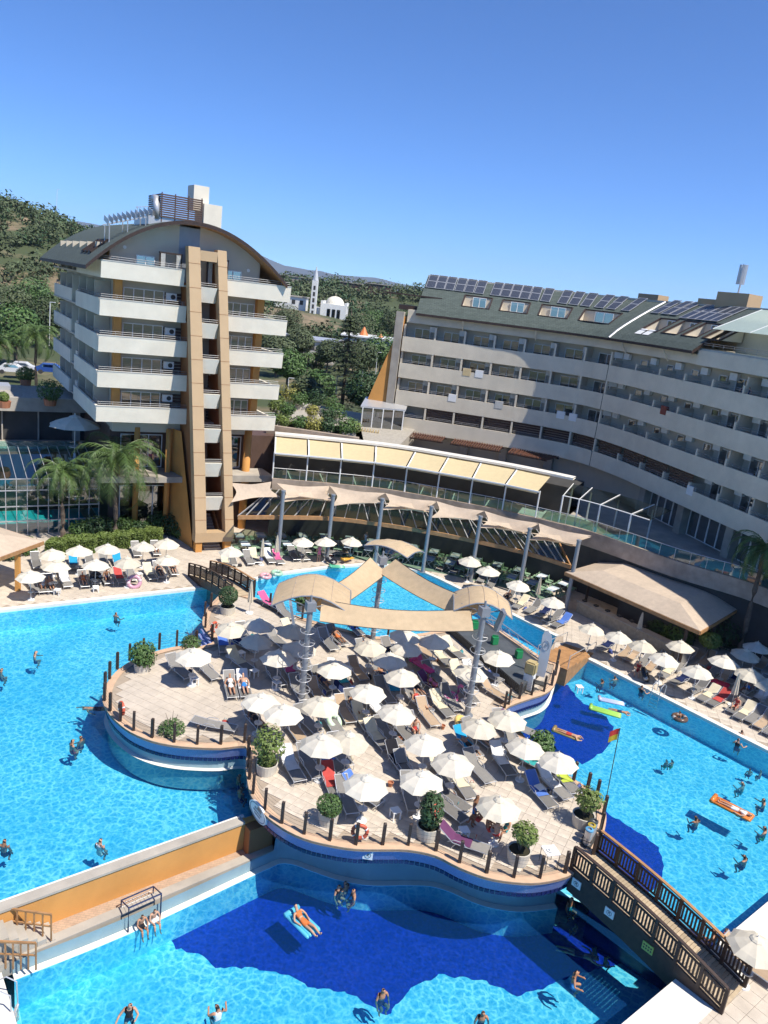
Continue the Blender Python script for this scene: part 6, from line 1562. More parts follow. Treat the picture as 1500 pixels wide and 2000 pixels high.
# bathers: (pixel at the waterline, level, pose, depth of the feet below water, heading, label, suit, skin)
def bather(px, z, pose, dip, rz, label, suit='black', skin=0, hair=0, sc=1.0):
    p = P(*px, z); person(pose + '_f', (p.x, p.y, z - dip - .27 + rnd(-.05, .05)), rz, label, suit, skin, hair, sc)
for a in (((226, 1203), 'wade', 1.2, 1.2, 'bather with dark hair alone in the big pool below the parasols', 'black', 0), ((68, 1280), 'wade', 1.15, .4, 'bather moving through the water with arm stretched out', 'navy', 1), ((2, 1312), 'stand', 1.15, .5, 'bather cut by the picture edge near the far pool side', 'navy', 0),
          ((140, 1455), 'wade', 1.1, .8, 'bather in red shorts beside another bather by the round island lobe', 'red', 0), ((159, 1446), 'stand', 1.15, 2.8, 'bather standing beside the one in red shorts', 'navy', 2), ((8, 1652), 'stand', 1.1, 1.5, 'dark haired bather deep in the water near the orange wall', 'black', 2), ((195, 1652), 'stand_w', 1.05, 1.2, 'girl with tied hair standing near the orange wall', 'white', 1),
          ((1177, 1333), 'wade', 1.1, 2.5, 'dark bather near the pool end wall', 'navy', 2), ((1202, 1327), 'wade', 1.1, 2.0, 'bather with lighter hair near the pool end wall', 'black', 1), ((1252, 1352), 'wade_w', .95, .8, 'woman in black swimsuit leaning on the pool edge beside the ladder', 'black', 1), ((1316, 1478), 'wade', 1.15, 2.2, 'bather carrying a child with a green float', 'green', 0), ((1306, 1472), 'stand', 1.35, 2.2, 'child held by the bather with the green float', 'green', 0),
          ((1440, 1456), 'wade_w', .95, .9, 'woman in dark swimsuit leaning on the long pool edge', 'black', 1), ((1447, 1440), 'wade', .95, .9, 'bather behind the woman at the long pool edge', 'navy', 0), ((1469, 1490), 'stand', 1.25, 1.5, 'small bather with dark hair near the long pool edge', 'navy', 0), ((1490, 1496), 'stand', 1.15, 2.5, 'tanned bather standing beside the small one', 'pink', 1), ((1452, 1532), 'wade', 1.2, 2.4, 'blond bather pushing through the water', 'teal', 3), ((1492, 1568), 'wade', 1.1, 2.9, 'dark haired bather sitting on a floating noodle', 'navy', 0),
          ((1494, 1625), 'wade', 1.1, 2.6, 'bather in green shorts pulling the orange lilo', 'green', 0), ((1360, 1605), 'wade', 1.1, 2.0, 'boy wading with both arms out', 'navy', 2), ((1455, 1680), 'wade', 1.1, 2.3, 'boy with bent arms wading near the orange lilo', 'navy', 0), ((1392, 1838), 'wade', .8, 2.6, 'bather standing at the pool edge behind the footbridge railing', 'teal', 0), ((1416, 1838), 'stand_w', .8, 2.9, 'woman in patterned swimsuit standing beside the footbridge railing', 'pink', 0)):
    px, pose, dip, rz, lb, su, sk = a; bather(px, ZW, pose, dip, rz, lb, su, sk, (2 if 'blond' in lb else 0), .7 if ('child' in lb or 'small' in lb) else 1)
for a in (((252, 1985), 'wade_w', .75, -1.2, 'woman with long dark hair and black swimsuit standing in the lower pool', 'black', 1), ((425, 1990), 'wade_w', .8, 2.2, 'person in a white shirt standing in the lower pool', 'white', 0), ((746, 1948), 'stand', 1.0, -1.0, 'dark haired bather sunk to the shoulders in the lower pool', 'navy', 0), ((941, 1990), 'stand', 1.0, -1.4, 'bather at the bottom of the lower pool with wet hair', 'black', 0), ((1118, 1924), 'wade', .75, -.2, 'bare chested man standing below the timber footbridge', 'blue', 0),
          ((1112, 1772), 'stand', .85, -.9, 'man in cyan shorts standing in the shade by the island wall', 'teal', 2), ((1128, 1795), 'stand', 1.1, 2.2, 'child standing beside the man in cyan shorts', 'navy', 2), ((1166, 1838), 'stand', 1.2, .4, 'child in the shade under the footbridge with green armbands', 'green', 2), ((1188, 1858), 'wade', 1.15, .4, 'child with yellow armbands near the swimmer', 'navy', 1),
          ((660, 1742), 'stand_w', 1.0, -.6, 'woman in dark bikini in a group of three bathers', 'black', 1), ((675, 1736), 'stand', 1.0, 2.5, 'bare backed man in the group of three bathers', 'navy', 1), ((691, 1750), 'stand', 1.05, 3.4, 'dark haired bather bending forward in the group of three', 'red', 0)):
    px, pose, dip, rz, lb, su, sk = a; bather(px, ZF, pose, dip, rz, lb, su, sk, 0, .68 if 'child' in lb else 1)
p = P(1132, 1868, ZF - .25); person('swim', p, 2.9, 'swimmer gliding face down over the navy pool floor', 'navy', 1, 0)
p = P(190, 1388, ZW - .2); person('swim', p, .3, 'swimmer close to the wall of the round island lobe', 'black', 0, 0)
for px, lb, sk, su in (((276, 1812), 'child in black swimwear sitting on the pool lip below the goal', 0, 'black'), ((300, 1801), 'child with lighter hair sitting on the pool lip beside the other child', 1, 'white')):
    p = P(*px, ZF + .06); person('sit', (p.x, p.y, ZF + .02), atan2(kn.y, kn.x), lb, su, sk, 1, .82)
for px, lb, rz in (((466, 1522), 'bather in the shade below the island rim', .5), ((470, 1548), 'second bather in the shade below the island rim with wet hair', .8)):
    bather(px, ZW, 'stand', 1.1, rz, lb, 'navy', 2)
# floats
def lilo(px, z, rz, c, L_, W_, label, cat='float', seg=5):
    p = P(*px, z); t = thing('lilo', label, cat, (p.x, p.y, z + .04), rz); m_ = mat('vinyl', c, .25, .06, 4)
    for i in range(seg):
        b = MB(); y = (i - (seg - 1) / 2) * W_ / seg; r_ = W_ / seg * .55
        b.tube([(-L_ / 2, y, 0), (-L_ / 2 + .08, y, .02), (L_ / 2 - .08, y, .02), (L_ / 2, y, 0)], [r_ * .5, r_, r_, r_ * .5], 8); b.build('air_chamber', m_, t, smooth=True)
    b = MB(); b.tube([(-L_ / 2 - .05, -W_ / 2, .06), (-L_ / 2 - .08, W_ / 2, .06)], .12, 8); b.build('pillow', m_, t, smooth=True)
    return t
def tube_float(loc, rz, label, c, R_=.42, r_=.17, tilt=0, cat='swim ring'):
    t = thing('swim_ring', label, cat, loc); t.rotation_euler = (tilt, 0, rz); n = 20
    b = MB(); b.tube([(R_ * cos(2 * pi * i / n), R_ * sin(2 * pi * i / n), r_) for i in range(n)], r_, 10, closed=True); b.build('ring', mat('vinyl_ring', c, .25, .05, 3), t, smooth=True)
    mv = mat('vinyl_band', tuple(min(.8, v * .5 + .3) for v in c), .25)
    for a0 in (0, 3.1):
        b = MB(); b.tube([(R_ * cos(a0 + e), R_ * sin(a0 + e), r_) for e in (0, .25, .5)], r_ * 1.02, 10); b.build('stripe', mv, t, smooth=True)
    return t
lilo((1432, 1582), ZW, -.72, (.62, .20, .04), 1.95, .75, 'orange lilo carrying a woman in white bikini'); p = P(1436, 1586, ZW); person('flat', (p.x, p.y, ZW + .06), -.72 + pi, 'woman in white bikini lying on the orange lilo', 'white', 1, 0)
lilo((592, 1806), ZF, -.75, (.10, .45, .62), 1.4, .75, 'pale blue lilo carrying a woman in orange swimsuit'); p = P(594, 1808, ZF); person('recline_w', (p.x, p.y, ZF - .28), -.72, 'woman in orange swimsuit lying on the pale blue lilo', 'orange', 1, 1)
lilo((1184, 1392), ZW, -.35, (.30, .55, .10), 1.8, .6, 'yellow green lilo with two children near the dark floor patch'); p = P(1210, 1393, ZW); person('prone', (p.x, p.y, ZW + .05), pi - .3, 'child lying on the yellow green lilo', 'navy', 0, 0, .75)
lilo((1196, 1372), ZW, -.2, (.40, .45, .62), 1.5, .5, 'chequered pale lilo floating behind the children')
lilo((1108, 1436), ZW, -.5, (.28, .20, .08), 1.5, .55, 'brown lilo with two swimmers over the dark floor patch'); p = P(1112, 1438, ZW); person('prone', (p.x, p.y, ZW + .04), 2.6, 'swimmer resting on the brown lilo', 'red', 1, 0, .9)
p = P(1327, 1404, ZW); tube_float((p.x, p.y, ZW - .06), 0, 'dark brown swim ring with a child in the long pool', (.12, .07, .05), .38, .14); person('sit', (p.x, p.y, ZW - .1), 2.4, 'child sitting in the dark brown swim ring', 'navy', 2, 0, .7)
for px, z, lb, c, R_, tl in (((262, 1146), ZO, 'pink glitter swim ring standing at the pool edge', (.55, .30, .38), .42, 1.1), ((186, 1138), ZO, 'black tyre shaped float beside a lounger', (.015, .015, .02), .36, 1.2), ((646, 1100), ZO, 'black inner tube lying by the triangular pool', (.015, .018, .03), .42, .2), ((540, 1124), ZO, 'green and white swim ring at the triangular pool corner', (.35, .55, .40), .36, .1), ((518, 1130), ZO, 'pink striped swim ring at the triangular pool corner', (.70, .35, .38), .36, .1),
                             ((1254, 1328), ZO, 'black truck tyre float standing beside tan loungers', (.012, .014, .02), .40, 1.0), ((902, 1421), 0, 'yellow doughnut swim ring under a parasol', (.70, .50, .16), .42, .4), ((648, 1418), 0, 'pale green swim ring with black spots among loungers', (.55, .70, .50), .36, .7), ((690, 1364), 0, 'navy swim ring in the parasol shade', (.02, .04, .12), .36, .6), ((762, 1283), 0, 'black swim ring behind a parasol', (.015, .02, .04), .36, .5)):
    p = P(*px, z); tube_float((p.x, p.y, z + (.38 if tl > .9 else .05 + .25 * tl)), rnd(0, 2), lb, c, R_, .15, tl)
lilo((1400, 1333), ZO + .5, -.6, (.55, .03, .07), 1.6, .6, 'red spotted fruit float lying over a lounger'); lilo((826, 1303), .55, -.85, (.65, .06, .22), 1.7, .5, 'pink and blue lilo leaning on a lounger', seg=3); lilo((660, 1108), ZO + .1, .2, (.1, .4, .25), 1.2, .6, 'green lilo lying by the inner tube'); lilo((680, 1092), ZO + .3, .9, (.6, .32, .05), 1.2, .5, 'orange float leaning by the restaurant deck')
# pink flamingo float
p = P(878, 1368, 0); fmg = tube_float((p.x, p.y, .1), .3, 'pink flamingo float standing among the loungers', (.62, .12, .28), .34, .15, .2, 'float'); b = MB(); b.tube([(.35, 0, .2), (.42, 0, .55), (.34, 0, .85), (.46, 0, 1.0), (.58, 0, .92), (.60, 0, .8)], [.12, .08, .07, .09, .08, .03], 8); b.build('neck', mat('flamingo_pink', (.62, .14, .30), .3), fmg, smooth=True)
# group of people at the table under the near parasol and others standing
for px, pose, rz, lb, su, sk in (((922, 1612), 'stand', -.6, 'person in blue shorts bending by the table under the near parasol', 'blue', 2), ((948, 1640), 'sit', .2, 'bare backed person sitting at the table near the planters', 'red', 2), ((965, 1652), 'sit', 1.4, 'child with a red cap sitting beside the table', 'red', 1), ((935, 1622), 'sit', 2.6, 'person in red shirt sitting at the table', 'red', 2), ((984, 1640), 'sit_w', -2.4, 'person wrapped in a cyan towel at the table', 'teal', 0)):
    p = P(*px, 0); person(pose, (p.x, p.y, .0 if pose == 'stand' else .42), rz, lb, su, sk, 0, .95)
for px, z, lb, su, rz in (((622, 1098), ZO, 'woman in pink swimsuit standing by the loungers before the restaurant', 'pink', 2), ((1244, 1318), ZO, 'woman crouching at the pool edge beside the truck tyre', 'red', -2), ((712, 1072), ZO, 'person in white standing near the restaurant tables', 'white', 1)):
    p = P(*px, z); person('stand_w' if 'crouch' not in lb else 'sit_w', (p.x, p.y, z + (0 if 'crouch' not in lb else .2)), rz, lb, su, 1, 0)
for s_, lb in ((SEAM + 18.2, 'person in dark shirt leaning on the top hotel balcony'), (SEAM + 18.9, 'second person leaning on the top hotel balcony')):
    q = R(s_, .55, PT[0] - 1.1); person('stand_w', q, -2.6, lb, 'navy', 1, 0)
# side tables and small pots
sm_ = MB(); sm_.box((0, 0, .41), (.42, .42, .04))
st0 = thing('side_table', 'x', 'side table'); sm_.build('table_top', M['white_plastic'], st0)
for x in (-.17, .17):
    for y in (-.17, .17):
        b = MB(); b.box((x, y, .195), (.05, .05, .39)); b.build('leg', M['white_plastic'], st0)
for px, z, lb in (((379, 1337), 0, 'white plastic side table between two loungers under a lone parasol'), ((470, 1286), 0, 'white plastic side table beside the striped towel lounger'), ((540, 1345), 0, 'white plastic side table in the mast shade'), ((771, 1598), 0, 'white plastic side table with a red rimmed hat'), ((904, 1636), 0, 'white plastic table beside the seated group'), ((1052, 1552), 0, 'white side table between towel loungers near the flag'), ((112, 1162), ZO, 'white side table at the pool edge between sunbathers'), ((187, 1156), ZO, 'white side table below the round tray'), ((272, 1130), ZO, 'white side table behind the pink ring'), ((496, 1322), 0, 'white side table near the folded grey parasol'), ((645, 1300), 0, 'grey box like side table near the mast'), ((1130, 1352), ZO, 'white side table near the bar steps')):
    p = P(*px, z); put(st0, (p.x, p.y, z + .01), rnd(0, 1), lb, 'white plastic side tables')
pt_ = MB(); pt_.lathe([(0.0, 0), (.09, 0), (.13, .2), (.15, .2), (.15, .23), (.11, .23), (.10, .15), (0, .15)], 14); pt_me = pt_.mesh('clay_pot', M['terracotta'])
for px, lb in (((639, 1517), 'clay pot beside the blue towel lounger'), ((762, 1536), 'clay pot between the near parasols'), ((703, 1460), 'clay pot at the foot of a parasol'), ((780, 1449), 'clay pot behind a tan lounger'), ((864, 1424), 'clay pot beside the tan lounger'), ((853, 1292), 'clay pot near the cream loungers'), ((882, 1560), 'clay ashtray pot by the cream towel chair')):
    p = P(*px, 0); link(pt_me, 'clay_pot', loc=(p.x, p.y, .012), label=lb, cat='pot')
p = P(1070, 1690, 0); tb = thing('service_table', 'small metal table with white patterned cloth and plate near the rim', 'table', p, .3)
b = MB(); b.box((0, 0, .74), (.62, .62, .03)); b.build('table_top', T['white'], tb)
for x in (-.28, .28):
    for y in (-.28, .28):
        b = MB(); b.cyl((x, y, 0), (x, y, .72), .014, n=6); b.build('leg', M['dark'], tb)
b = MB(); b.lathe([(0, .76), (.12, .765), (.2, .79)], 16); b.build('plate', M['white_plastic'], tb)
b = MB(); b.lathe([(0, .84), (.08, .83), (.11, .78)], 12); b.build('folded_napkin', M['white_plastic'], tb)
# dining furniture under the restaurant roof
dt = thing('dining_table', 'x', 'table')
b = MB(); b.box((0, 0, .74), (1.3, .8, .03)); b.build('table_top', mat('table_cloth_blue', (.40, .48, .55), .6), dt)
b = MB(); b.box((0, 0, .76), (.5, .84, .01)); b.build('runner', T['white'], dt)
for x in (-.5, .5):
    b = MB(); b.tube([(x, -.3, 0), (x, .3, .72)], .02, 5); b.tube([(x, .3, 0), (x, -.3, .72)], .02, 5); b.build('crossed_leg', M['light_metal'], dt)
dc = thing('dining_chair', 'x', 'chair'); gmt = mat('chair_green', (.22, .34, .22), .6, .1, 4)
b = MB(); b.box((0, 0, .45), (.45, .45, .05)); b.build('seat', gmt, dc)
b = MB(); b.grid([[(-.23 - .05 * (z - .5), y, z) for y in (-.22, 0, .22)] for z in (.48, .7, .92)]); b.build('backrest', gmt, dc)
for x in (-.2, .2):
    for y in (-.2, .2):
        b = MB(); b.cyl((x, y, 0), (x, y, .44), .018, n=5); b.build('leg', M['light_metal'], dc)
FAi = offset_path(FA, -1.3)
for i, (p, d) in enumerate(along(FAi, 1.9, .8)):
    for row in range(2):
        nr = Vector((-d.y, d.x, 0)); c = p + nr * row * 2.3; a = atan2(d.y, d.x) + pi / 2
        put(dt, (c.x, c.y, ZO + .035), a, '%s pale clothed table from the stair tower in the %s row under the glazed roof' % (ORD[min(i, 17)], ('outer', 'inner')[row]), 'dining tables under the glazed roof')
        for sx, q in ((-1, 0), (1, pi)):
            for off in (-.32, .32):
                e = c + Vector((cos(a), sin(a), 0)) * sx * .0 + Vector((cos(a) * off - sin(a) * sx * .72, sin(a) * off + cos(a) * sx * .72, 0))
                put(dc, (e.x, e.y, ZO + .035), a + pi / 2 * sx, 'green dining chair at a table under the restaurant roof', 'dining chairs under the glazed roof')
for x, y in ((592, 1076), (638, 1078), (686, 1074), (745, 1082), (700, 1080), (800, 1080)):
    p = P(x, y, ZO); put(dt, (p.x, p.y, ZO + .02), .1, 'dining table with pale cloth on the open deck before the restaurant', 'dining tables on the open deck')
    for sx in (-1, 1): put(dc, (p.x + .3 * sx, p.y + .75 * sx, ZO + .02), -pi / 2 * sx + .1, 'dining chair on the open deck before the restaurant', 'dining chairs on the open deck')

# bags, shoes and small belongings beside the loungers
random.seed(33)
bgm = [mat('bag_%d' % i, c, .7, .1, 4) for i, c in enumerate(((.02, .02, .025), (.06, .09, .30), (.5, .45, .35), (.45, .08, .06), (.05, .25, .28)))]
spots = [e for e in ISL_L if len(e) == 3][::2] + [e for e in RD_L if len(e) == 3][::3] + [e for e in FD_L if len(e) == 3][::3]
for i, e in enumerate(spots):
    z = 0 if e in ISL_L else ZO
    a, c = P(*e[0], z), P(*e[1], z); d = (c - a).normalized(); q = a.lerp(c, rnd(.2, .9)) + Vector((-d.y, d.x, 0)) * .55
    b = MB(); w = rnd(.16, .26)
    b.lathe([(0, 0), (w, .02), (w * 1.1, .12), (w * .7, .26), (0, .28)], 9, sx=1, sy=.6); t = thing('beach_bag', 'soft beach bag standing beside a sun lounger', 'bag', (q.x, q.y, z + .012), rnd(0, 3), group='bags beside the loungers'); b.build('body', bgm[i % 5], t, smooth=True)
    b = MB(); b.tube([(-.1, 0, .25), (-.06, 0, .4), (.06, 0, .4), (.1, 0, .25)], .012, 4); b.build('handle', bgm[(i + 1) % 5], t)
# ------------------------------------------------------------------ foliage
def leaves(b, c, r, n, size, squash=.8, shell=.55, drop=0.0, mi=0):
    """n small leaf clumps (two crossed blades each) spread through an uneven ellipsoid"""
    c = Vector(c)
    lob = [(Vector((rnd(-1, 1), rnd(-1, 1), rnd(-.6, 1))).normalized(), rnd(.25, .6)) for _ in range(7)]
    for _ in range(n):
        d = Vector((random.gauss(0, 1), random.gauss(0, 1), random.gauss(0, 1))).normalized()
        k = shell + (1 - shell) * random.random() ** .6
        k *= .78 + .32 * max(0, max(d.dot(v) * w * 2 for v, w in lob))
        p = c + Vector((d.x * r * k, d.y * r * k, d.z * r * k * squash))
        nrm = (d + Vector((rnd(-.7, .7), rnd(-.7, .7), rnd(-.2, .9)))).normalized()
        a = nrm.orthogonal().normalized(); t = rnd(0, 6.3); u_ = nrm.cross(a)
        a, u_ = a * cos(t) + u_ * sin(t), u_ * cos(t) - a * sin(t)
        s_ = size * rnd(.6, 1.3)
        b.add([p - a * s_, p + u_ * s_ * .45, p + a * s_, p - u_ * s_ * .45 - nrm * s_ * .2], [[0, 1, 2, 3]], mi)
def broad_tree(name, label, loc, h, r, m, group=None, n=1500, size=.28, cat='tree'):
    t = thing(name, label, cat, loc, group=group)
    b = MB(); b.tube([(0, 0, -.3), (.05, 0, h * .25), (.0, .1, h * .55), (0, 0, h * .8)], [.035 * h, .028 * h, .018 * h, .006 * h], 7)
    for k in range(5):
        a = k * 1.26; b.tube([(0, 0, h * (.35 + .06 * k)), (r * .35 * cos(a), r * .35 * sin(a), h * (.52 + .05 * k)), (r * .7 * cos(a), r * .7 * sin(a), h * (.62 + .05 * k))], [.014 * h, .01 * h, .004 * h], 5)
    b.build('trunk', M['bark'], t)
    b = MB(); leaves(b, (0, 0, h - r * .75), r, n, size, .85)
    for k in range(5):
        a = rnd(0, 6.3); leaves(b, (r * .55 * cos(a), r * .55 * sin(a), h - r * rnd(.5, 1.2)), r * .5, n // 7, size, .8)
    b.build('crown', m, t)
    return t
def conifer(name, label, loc, h, r, m, n=2600):
    t = thing(name, label, 'tree', loc)
    b = MB(); b.tube([(0, 0, -.3), (0, 0, h)], [.022 * h, .004 * h], 7)
    tiers = int(h / .8); pts = []
    for i in range(tiers):
        z = h * (.12 + .86 * i / tiers); rr = r * (1 - (i / tiers)) ** .75 + .15
        for k in range(7):
            a = k * .9 + i * .37 + rnd(-.1, .1); e = (rr * cos(a), rr * sin(a), z - .10 * rr + rnd(-.2, .2)); b.tube([(0, 0, z + .1), e], [.03, .008], 4); pts.append((Vector((0, 0, z + .1)), Vector(e)))
    b.build('trunk', M['bark'], t)
    b = MB()
    for p, q in pts:
        for k in range(max(2, n // len(pts))):
            u_ = random.random() ** .6; c = p.lerp(q, u_) + Vector((rnd(-.25, .25), rnd(-.25, .25), rnd(-.22, .12))); s_ = rnd(.16, .34)
            d = (q - p).normalized(); w = d.cross(Vector((rnd(-.3, .3), rnd(-.3, .3), 1))).normalized()
            b.add([c - w * s_ * .5, c + d * s_, c + w * s_ * .5, c - d * s_ * .5 - Vector((0, 0, .06))], [[0, 1, 2, 3]])
    b.build('crown', m, t); return t
def palm(label, loc, h, L_, m, n=26, droop=1.0, seed=1, dead=True):
    random.seed(seed); t = thing('palm_tree', label, 'palm', loc)
    b = MB(); pth = [(0.05 * sin(i), .03 * cos(i * 2), h * i / 8) for i in range(9)]; b.tube(pth, [.2 - .07 * i / 8 + (.03 if i % 2 else 0) for i in range(9)], 9); b.build('trunk', M['bark'], t)
    top = Vector(pth[-1])
    for k in range(n):
        a = k * 2.399 + rnd(-.2, .2); el = 1.15 - 1.5 * (k / n) + rnd(-.1, .1); ln = L_ * rnd(.85, 1.1)
        d = Vector((cos(a), sin(a), 0)); b = MB(); mid = []
        m_ = 9; p = top.copy(); ang = el
        for i in range(m_ + 1):
            mid.append(p.copy()); p = p + (d * cos(ang) + Vector((0, 0, sin(ang)))) * ln / m_; ang -= .22 * droop + .03 * i * droop
        b.tube(mid, [.035 * (1 - i / (m_ + 1)) + .006 for i in range(m_ + 1)], 4)
        s_ = Vector((-d.y, d.x, 0))
        for i in range(1, m_ + 1):
            for q in range(5):
                c = mid[i - 1].lerp(mid[i], q / 5); w = ln * .19 * sin(pi * min(.97, (i + q / 5) / (m_ + 1) * .82 + .16))
                for sg2 in (-1, 1):
                    e = c + s_ * sg2 * w * .75 + (mid[i] - mid[i - 1]).normalized() * w * .6 - Vector((0, 0, w * rnd(.1, .6)))
                    f = (mid[i] - mid[i - 1]).normalized() * .034
                    b.add([c - f, c + f, e], [[0, 1, 2]])
        b.build('frond', m, t)
    if dead:
        b = MB()
        for k in range(26):
            a = rnd(0, 6.3); b.tube([top + Vector((.1 * cos(a), .1 * sin(a), -.1)), top + Vector((.3 * cos(a), .3 * sin(a), -.5 - rnd(0, .6))), top + Vector((.22 * cos(a), .22 * sin(a), -1.1 - rnd(0, .6)))], .012, 3)
        b.build('flower_stalk', mat('palm_stalk', (.45, .25, .08), .7), t)
    random.seed(seed + 50); return t
def palm_px(label, base, z, toppx, L_, **kw):
    p = P(*base, z); q = DY(*toppx, p.y); return palm(label, (p.x, p.y, z), q.z - z, L_, M['palm_leaf'], **kw)
palm_px('tall feathery palm in front of the hotel beside the winter garden', (224, 1052), ZO, (222, 896), 5.6, n=36, droop=.9, seed=3)
palm_px('slender palm in front of the winter garden glass', (122, 1054), ZO, (122, 922), 3.9, n=30, droop=.95, seed=5)
palm_px('palm with orange flower stalks beside the pool bar', (1440, 1284), ZO, (1480, 1072), 3.6, n=30, seed=8)
p = DY(70, 700, 98); palm('broad palm behind the low wing', (p.x, p.y, 3.0), DY(70, 655, 98).z - 3, 4.6, M['palm_leaf'], 34, .9, 9, False)
p = DY(-5, 700, 96); palm('palm partly hidden at the end of the low wing', (p.x, p.y, 3.0), DY(-5, 670, 96).z - 3, 4.2, M['palm_leaf'], 30, .9, 12, False)
for i, (px, py, y) in enumerate(((598, 712, 150), (575, 716, 152), (905 - 300, 745, 140))):
    p = DY(px, py + 24, y); palm(['small street palm beside the road wall', 'small street palm by the far road', 'small palm at the garden edge'][i], (p.x, p.y, p.z), 4, 2.4, M['palm_leaf'], 16, 1, 20 + i, False)
# planters on the island: (px base, planter radius, height, plant kind)
def planter(px, z, r, h, label, kind, size=1.0):
    p = P(*px, z); t = thing('planter', label, 'planter', p)
    b = MB(); b.lathe([(0, 0), (r * .86, 0), (r, h), (r * .9, h), (r * .87, h - .08), (0, h - .08)], 20); b.build('pot', M['planter'], t, smooth=False)
    b = MB(); b.cyl((0, 0, h - .09), (0, 0, h - .06), r * .87, n=16); b.build('soil', M['soil'], t)
    b = MB()
    if kind == 'ball': leaves(b, (0, 0, h + .62 * size), .62 * size, 1500, .075, 1.0, .8); m_ = M['leaf_dark']
    elif kind == 'clip': leaves(b, (0, 0, h + .28), .56 * size, 1400, .06, .8, .8); m_ = M['leaf']
    elif kind == 'low': leaves(b, (0, 0, h * .6), .55 * size, 1200, .07, .95, .6); m_ = M['leaf']
    elif kind == 'bush': leaves(b, (0, 0, h + .45 * size), .62 * size, 1100, .11, 1.0, .3); leaves(b, (.1, 0, h + .05), .5 * size, 500, .1, .6, .3); m_ = M['leaf']
    elif kind == 'tall': leaves(b, (0, 0, h + .75 * size), .55 * size, 1500, .10, 1.55, .4); m_ = M['leaf_dark']
    elif kind == 'loose': leaves(b, (0, .05, h + .75 * size), .68 * size, 800, .10, 1.0, .3); leaves(b, (0, 0, h + .1), .45, 400, .09, .7, .3); m_ = M['leaf_light']
    else: leaves(b, (.1, 0, h + .75 * size), .6 * size, 1000, .085, .85, .4); m_ = M['leaf_light']
    b.build('foliage', m_, t)
    b = MB()
    for k in range(4):
        a = k * 1.6; b.tube([(0, 0, h - .1), (.12 * cos(a), .12 * sin(a), h + .3), (.3 * cos(a), .3 * sin(a), h + .75 * size)], [.03, .02, .008], 5)
    b.build('stems', M['bark'], t)
    if kind == 'tall':
        b = MB(); leaves(b, (.1, -.35, h + .95), .25, 60, .06, 1.6, .1); b.build('blossom', M['flower'], t)
    return t
planter((444, 1198), 0, .52, .55, 'round clipped dark bush in a pale pot by the small footbridge', 'ball', 1.15)
planter((372, 1262), 0, .42, .3, 'low rounded bush in a pot beside the pool steps', 'low', 1.1)
planter((277, 1310), 0, .46, .55, 'leafy green shrub in a white pot on the round lobe', 'bush', 1.15)
planter((334, 1428), 0, .35, .12, 'spreading bright green shrub at the railing of the round lobe', 'low', 1.15)
planter((520, 1508), 0, .52, .55, 'straggly flowering shrub in a pale pot at the inner rim corner', 'loose', 1.25)
planter((640, 1607), 0, .46, .62, 'round clipped bright green shrub in a pale pot at the rim', 'clip', 1.05)
planter((833, 1634), 0, .50, .6, 'tall dark leafy shrub with red blossom in a pale pot', 'tall', 1.05)
planter((1010, 1682), 0, .50, .62, 'yellow green small tree in a pale pot near the service table', 'tree', 1.0)
planter((1136, 1612), 0, .52, .6, 'bonsai like light green tree in a pale pot by the flag', 'tree', 1.05)
planter((1052, 1488), 0, .48, .5, 'dark leafy shrub in a pale pot between parasols at the rim', 'bush', 1.2)
p = P(585, 1190, 0); planter((590, 1192), 0, .45, .5, 'green bush in a pot behind the barrel canopy', 'bush', 1.0)
# hedges and shrubs by the sunbathing deck
def hedge(px, z, size, label, m=None, ball=False):
    p = P(*px, z); t = thing('clipped_hedge', label, 'hedge', p, .1, group='clipped hedge blocks behind the parasols')
    sx, sy, sz = size; b = MB(); n = int(650 * (sx * sz + sy * sx))
    for _ in range(n):
        f = random.random()
        x, y, zz = rnd(-.5, .5), rnd(-.5, .5), rnd(0, 1)
        if f < .45: zz = 1
        elif f < .75: y = -.5
        else: x = random.choice((-.5, .5))
        c = Vector((x * sx, y * sy, zz * sz)) + Vector((rnd(-.04, .04), rnd(-.04, .04), rnd(-.05, .05))); nrm = Vector((rnd(-1, 1), rnd(-1, 1), rnd(0, 1.4))).normalized(); a = nrm.orthogonal().normalized(); u_ = nrm.cross(a); s_ = rnd(.05, .1)
        b.add([c - a * s_, c + u_ * s_ * .6, c + a * s_, c - u_ * s_ * .6], [[0, 1, 2, 3]])
    b.build('foliage', m or M['leaf_light'], t)
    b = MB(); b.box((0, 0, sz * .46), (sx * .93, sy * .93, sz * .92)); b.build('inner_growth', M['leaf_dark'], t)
for i, (x, y) in enumerate(((112, 1082), (140, 1076), (172, 1074), (205, 1070), (238, 1066), (268, 1062), (298, 1058))):
    hedge((x, y), ZO, (1.4, 1.5, 1.15), ORD[i] + ' clipped light green hedge block counted from the canvas pavilion')
def shrub(px, z, r, label, m, n=700, size=.12, y=None, group=None, sq=.85):
    p = P(*px, z) if y is None else DY(*px, y); t = thing('shrub', label, 'shrub', p, group=group)
    b = MB(); leaves(b, (0, 0, r * .7), r, n, size, sq, .35); b.build('foliage', m, t)
    b = MB()
    for k in range(4): b.tube([(0, 0, -.2), (.3 * r * cos(k * 1.6), .3 * r * sin(k * 1.6), r * .8)], [.04, .01], 4)
    b.build('stems', M['bark'], t)
for i, (x, y, r) in enumerate(((20, 1092, 1.0), (55, 1082, 1.0), (185, 1048, 1.3), (155, 1050, 1.0), (212, 1046, 1.2), (245, 1040, 1.0), (275, 1044, .9), (310, 1038, 1.2), (335, 1044, 1.3), (352, 1050, .9))):
    shrub((x, y), ZO, r, 'leafy garden shrub behind the clipped hedge', M['leaf'] if i % 2 else M['leaf_dark'], 800, .13, group='garden shrubs behind the clipped hedge')
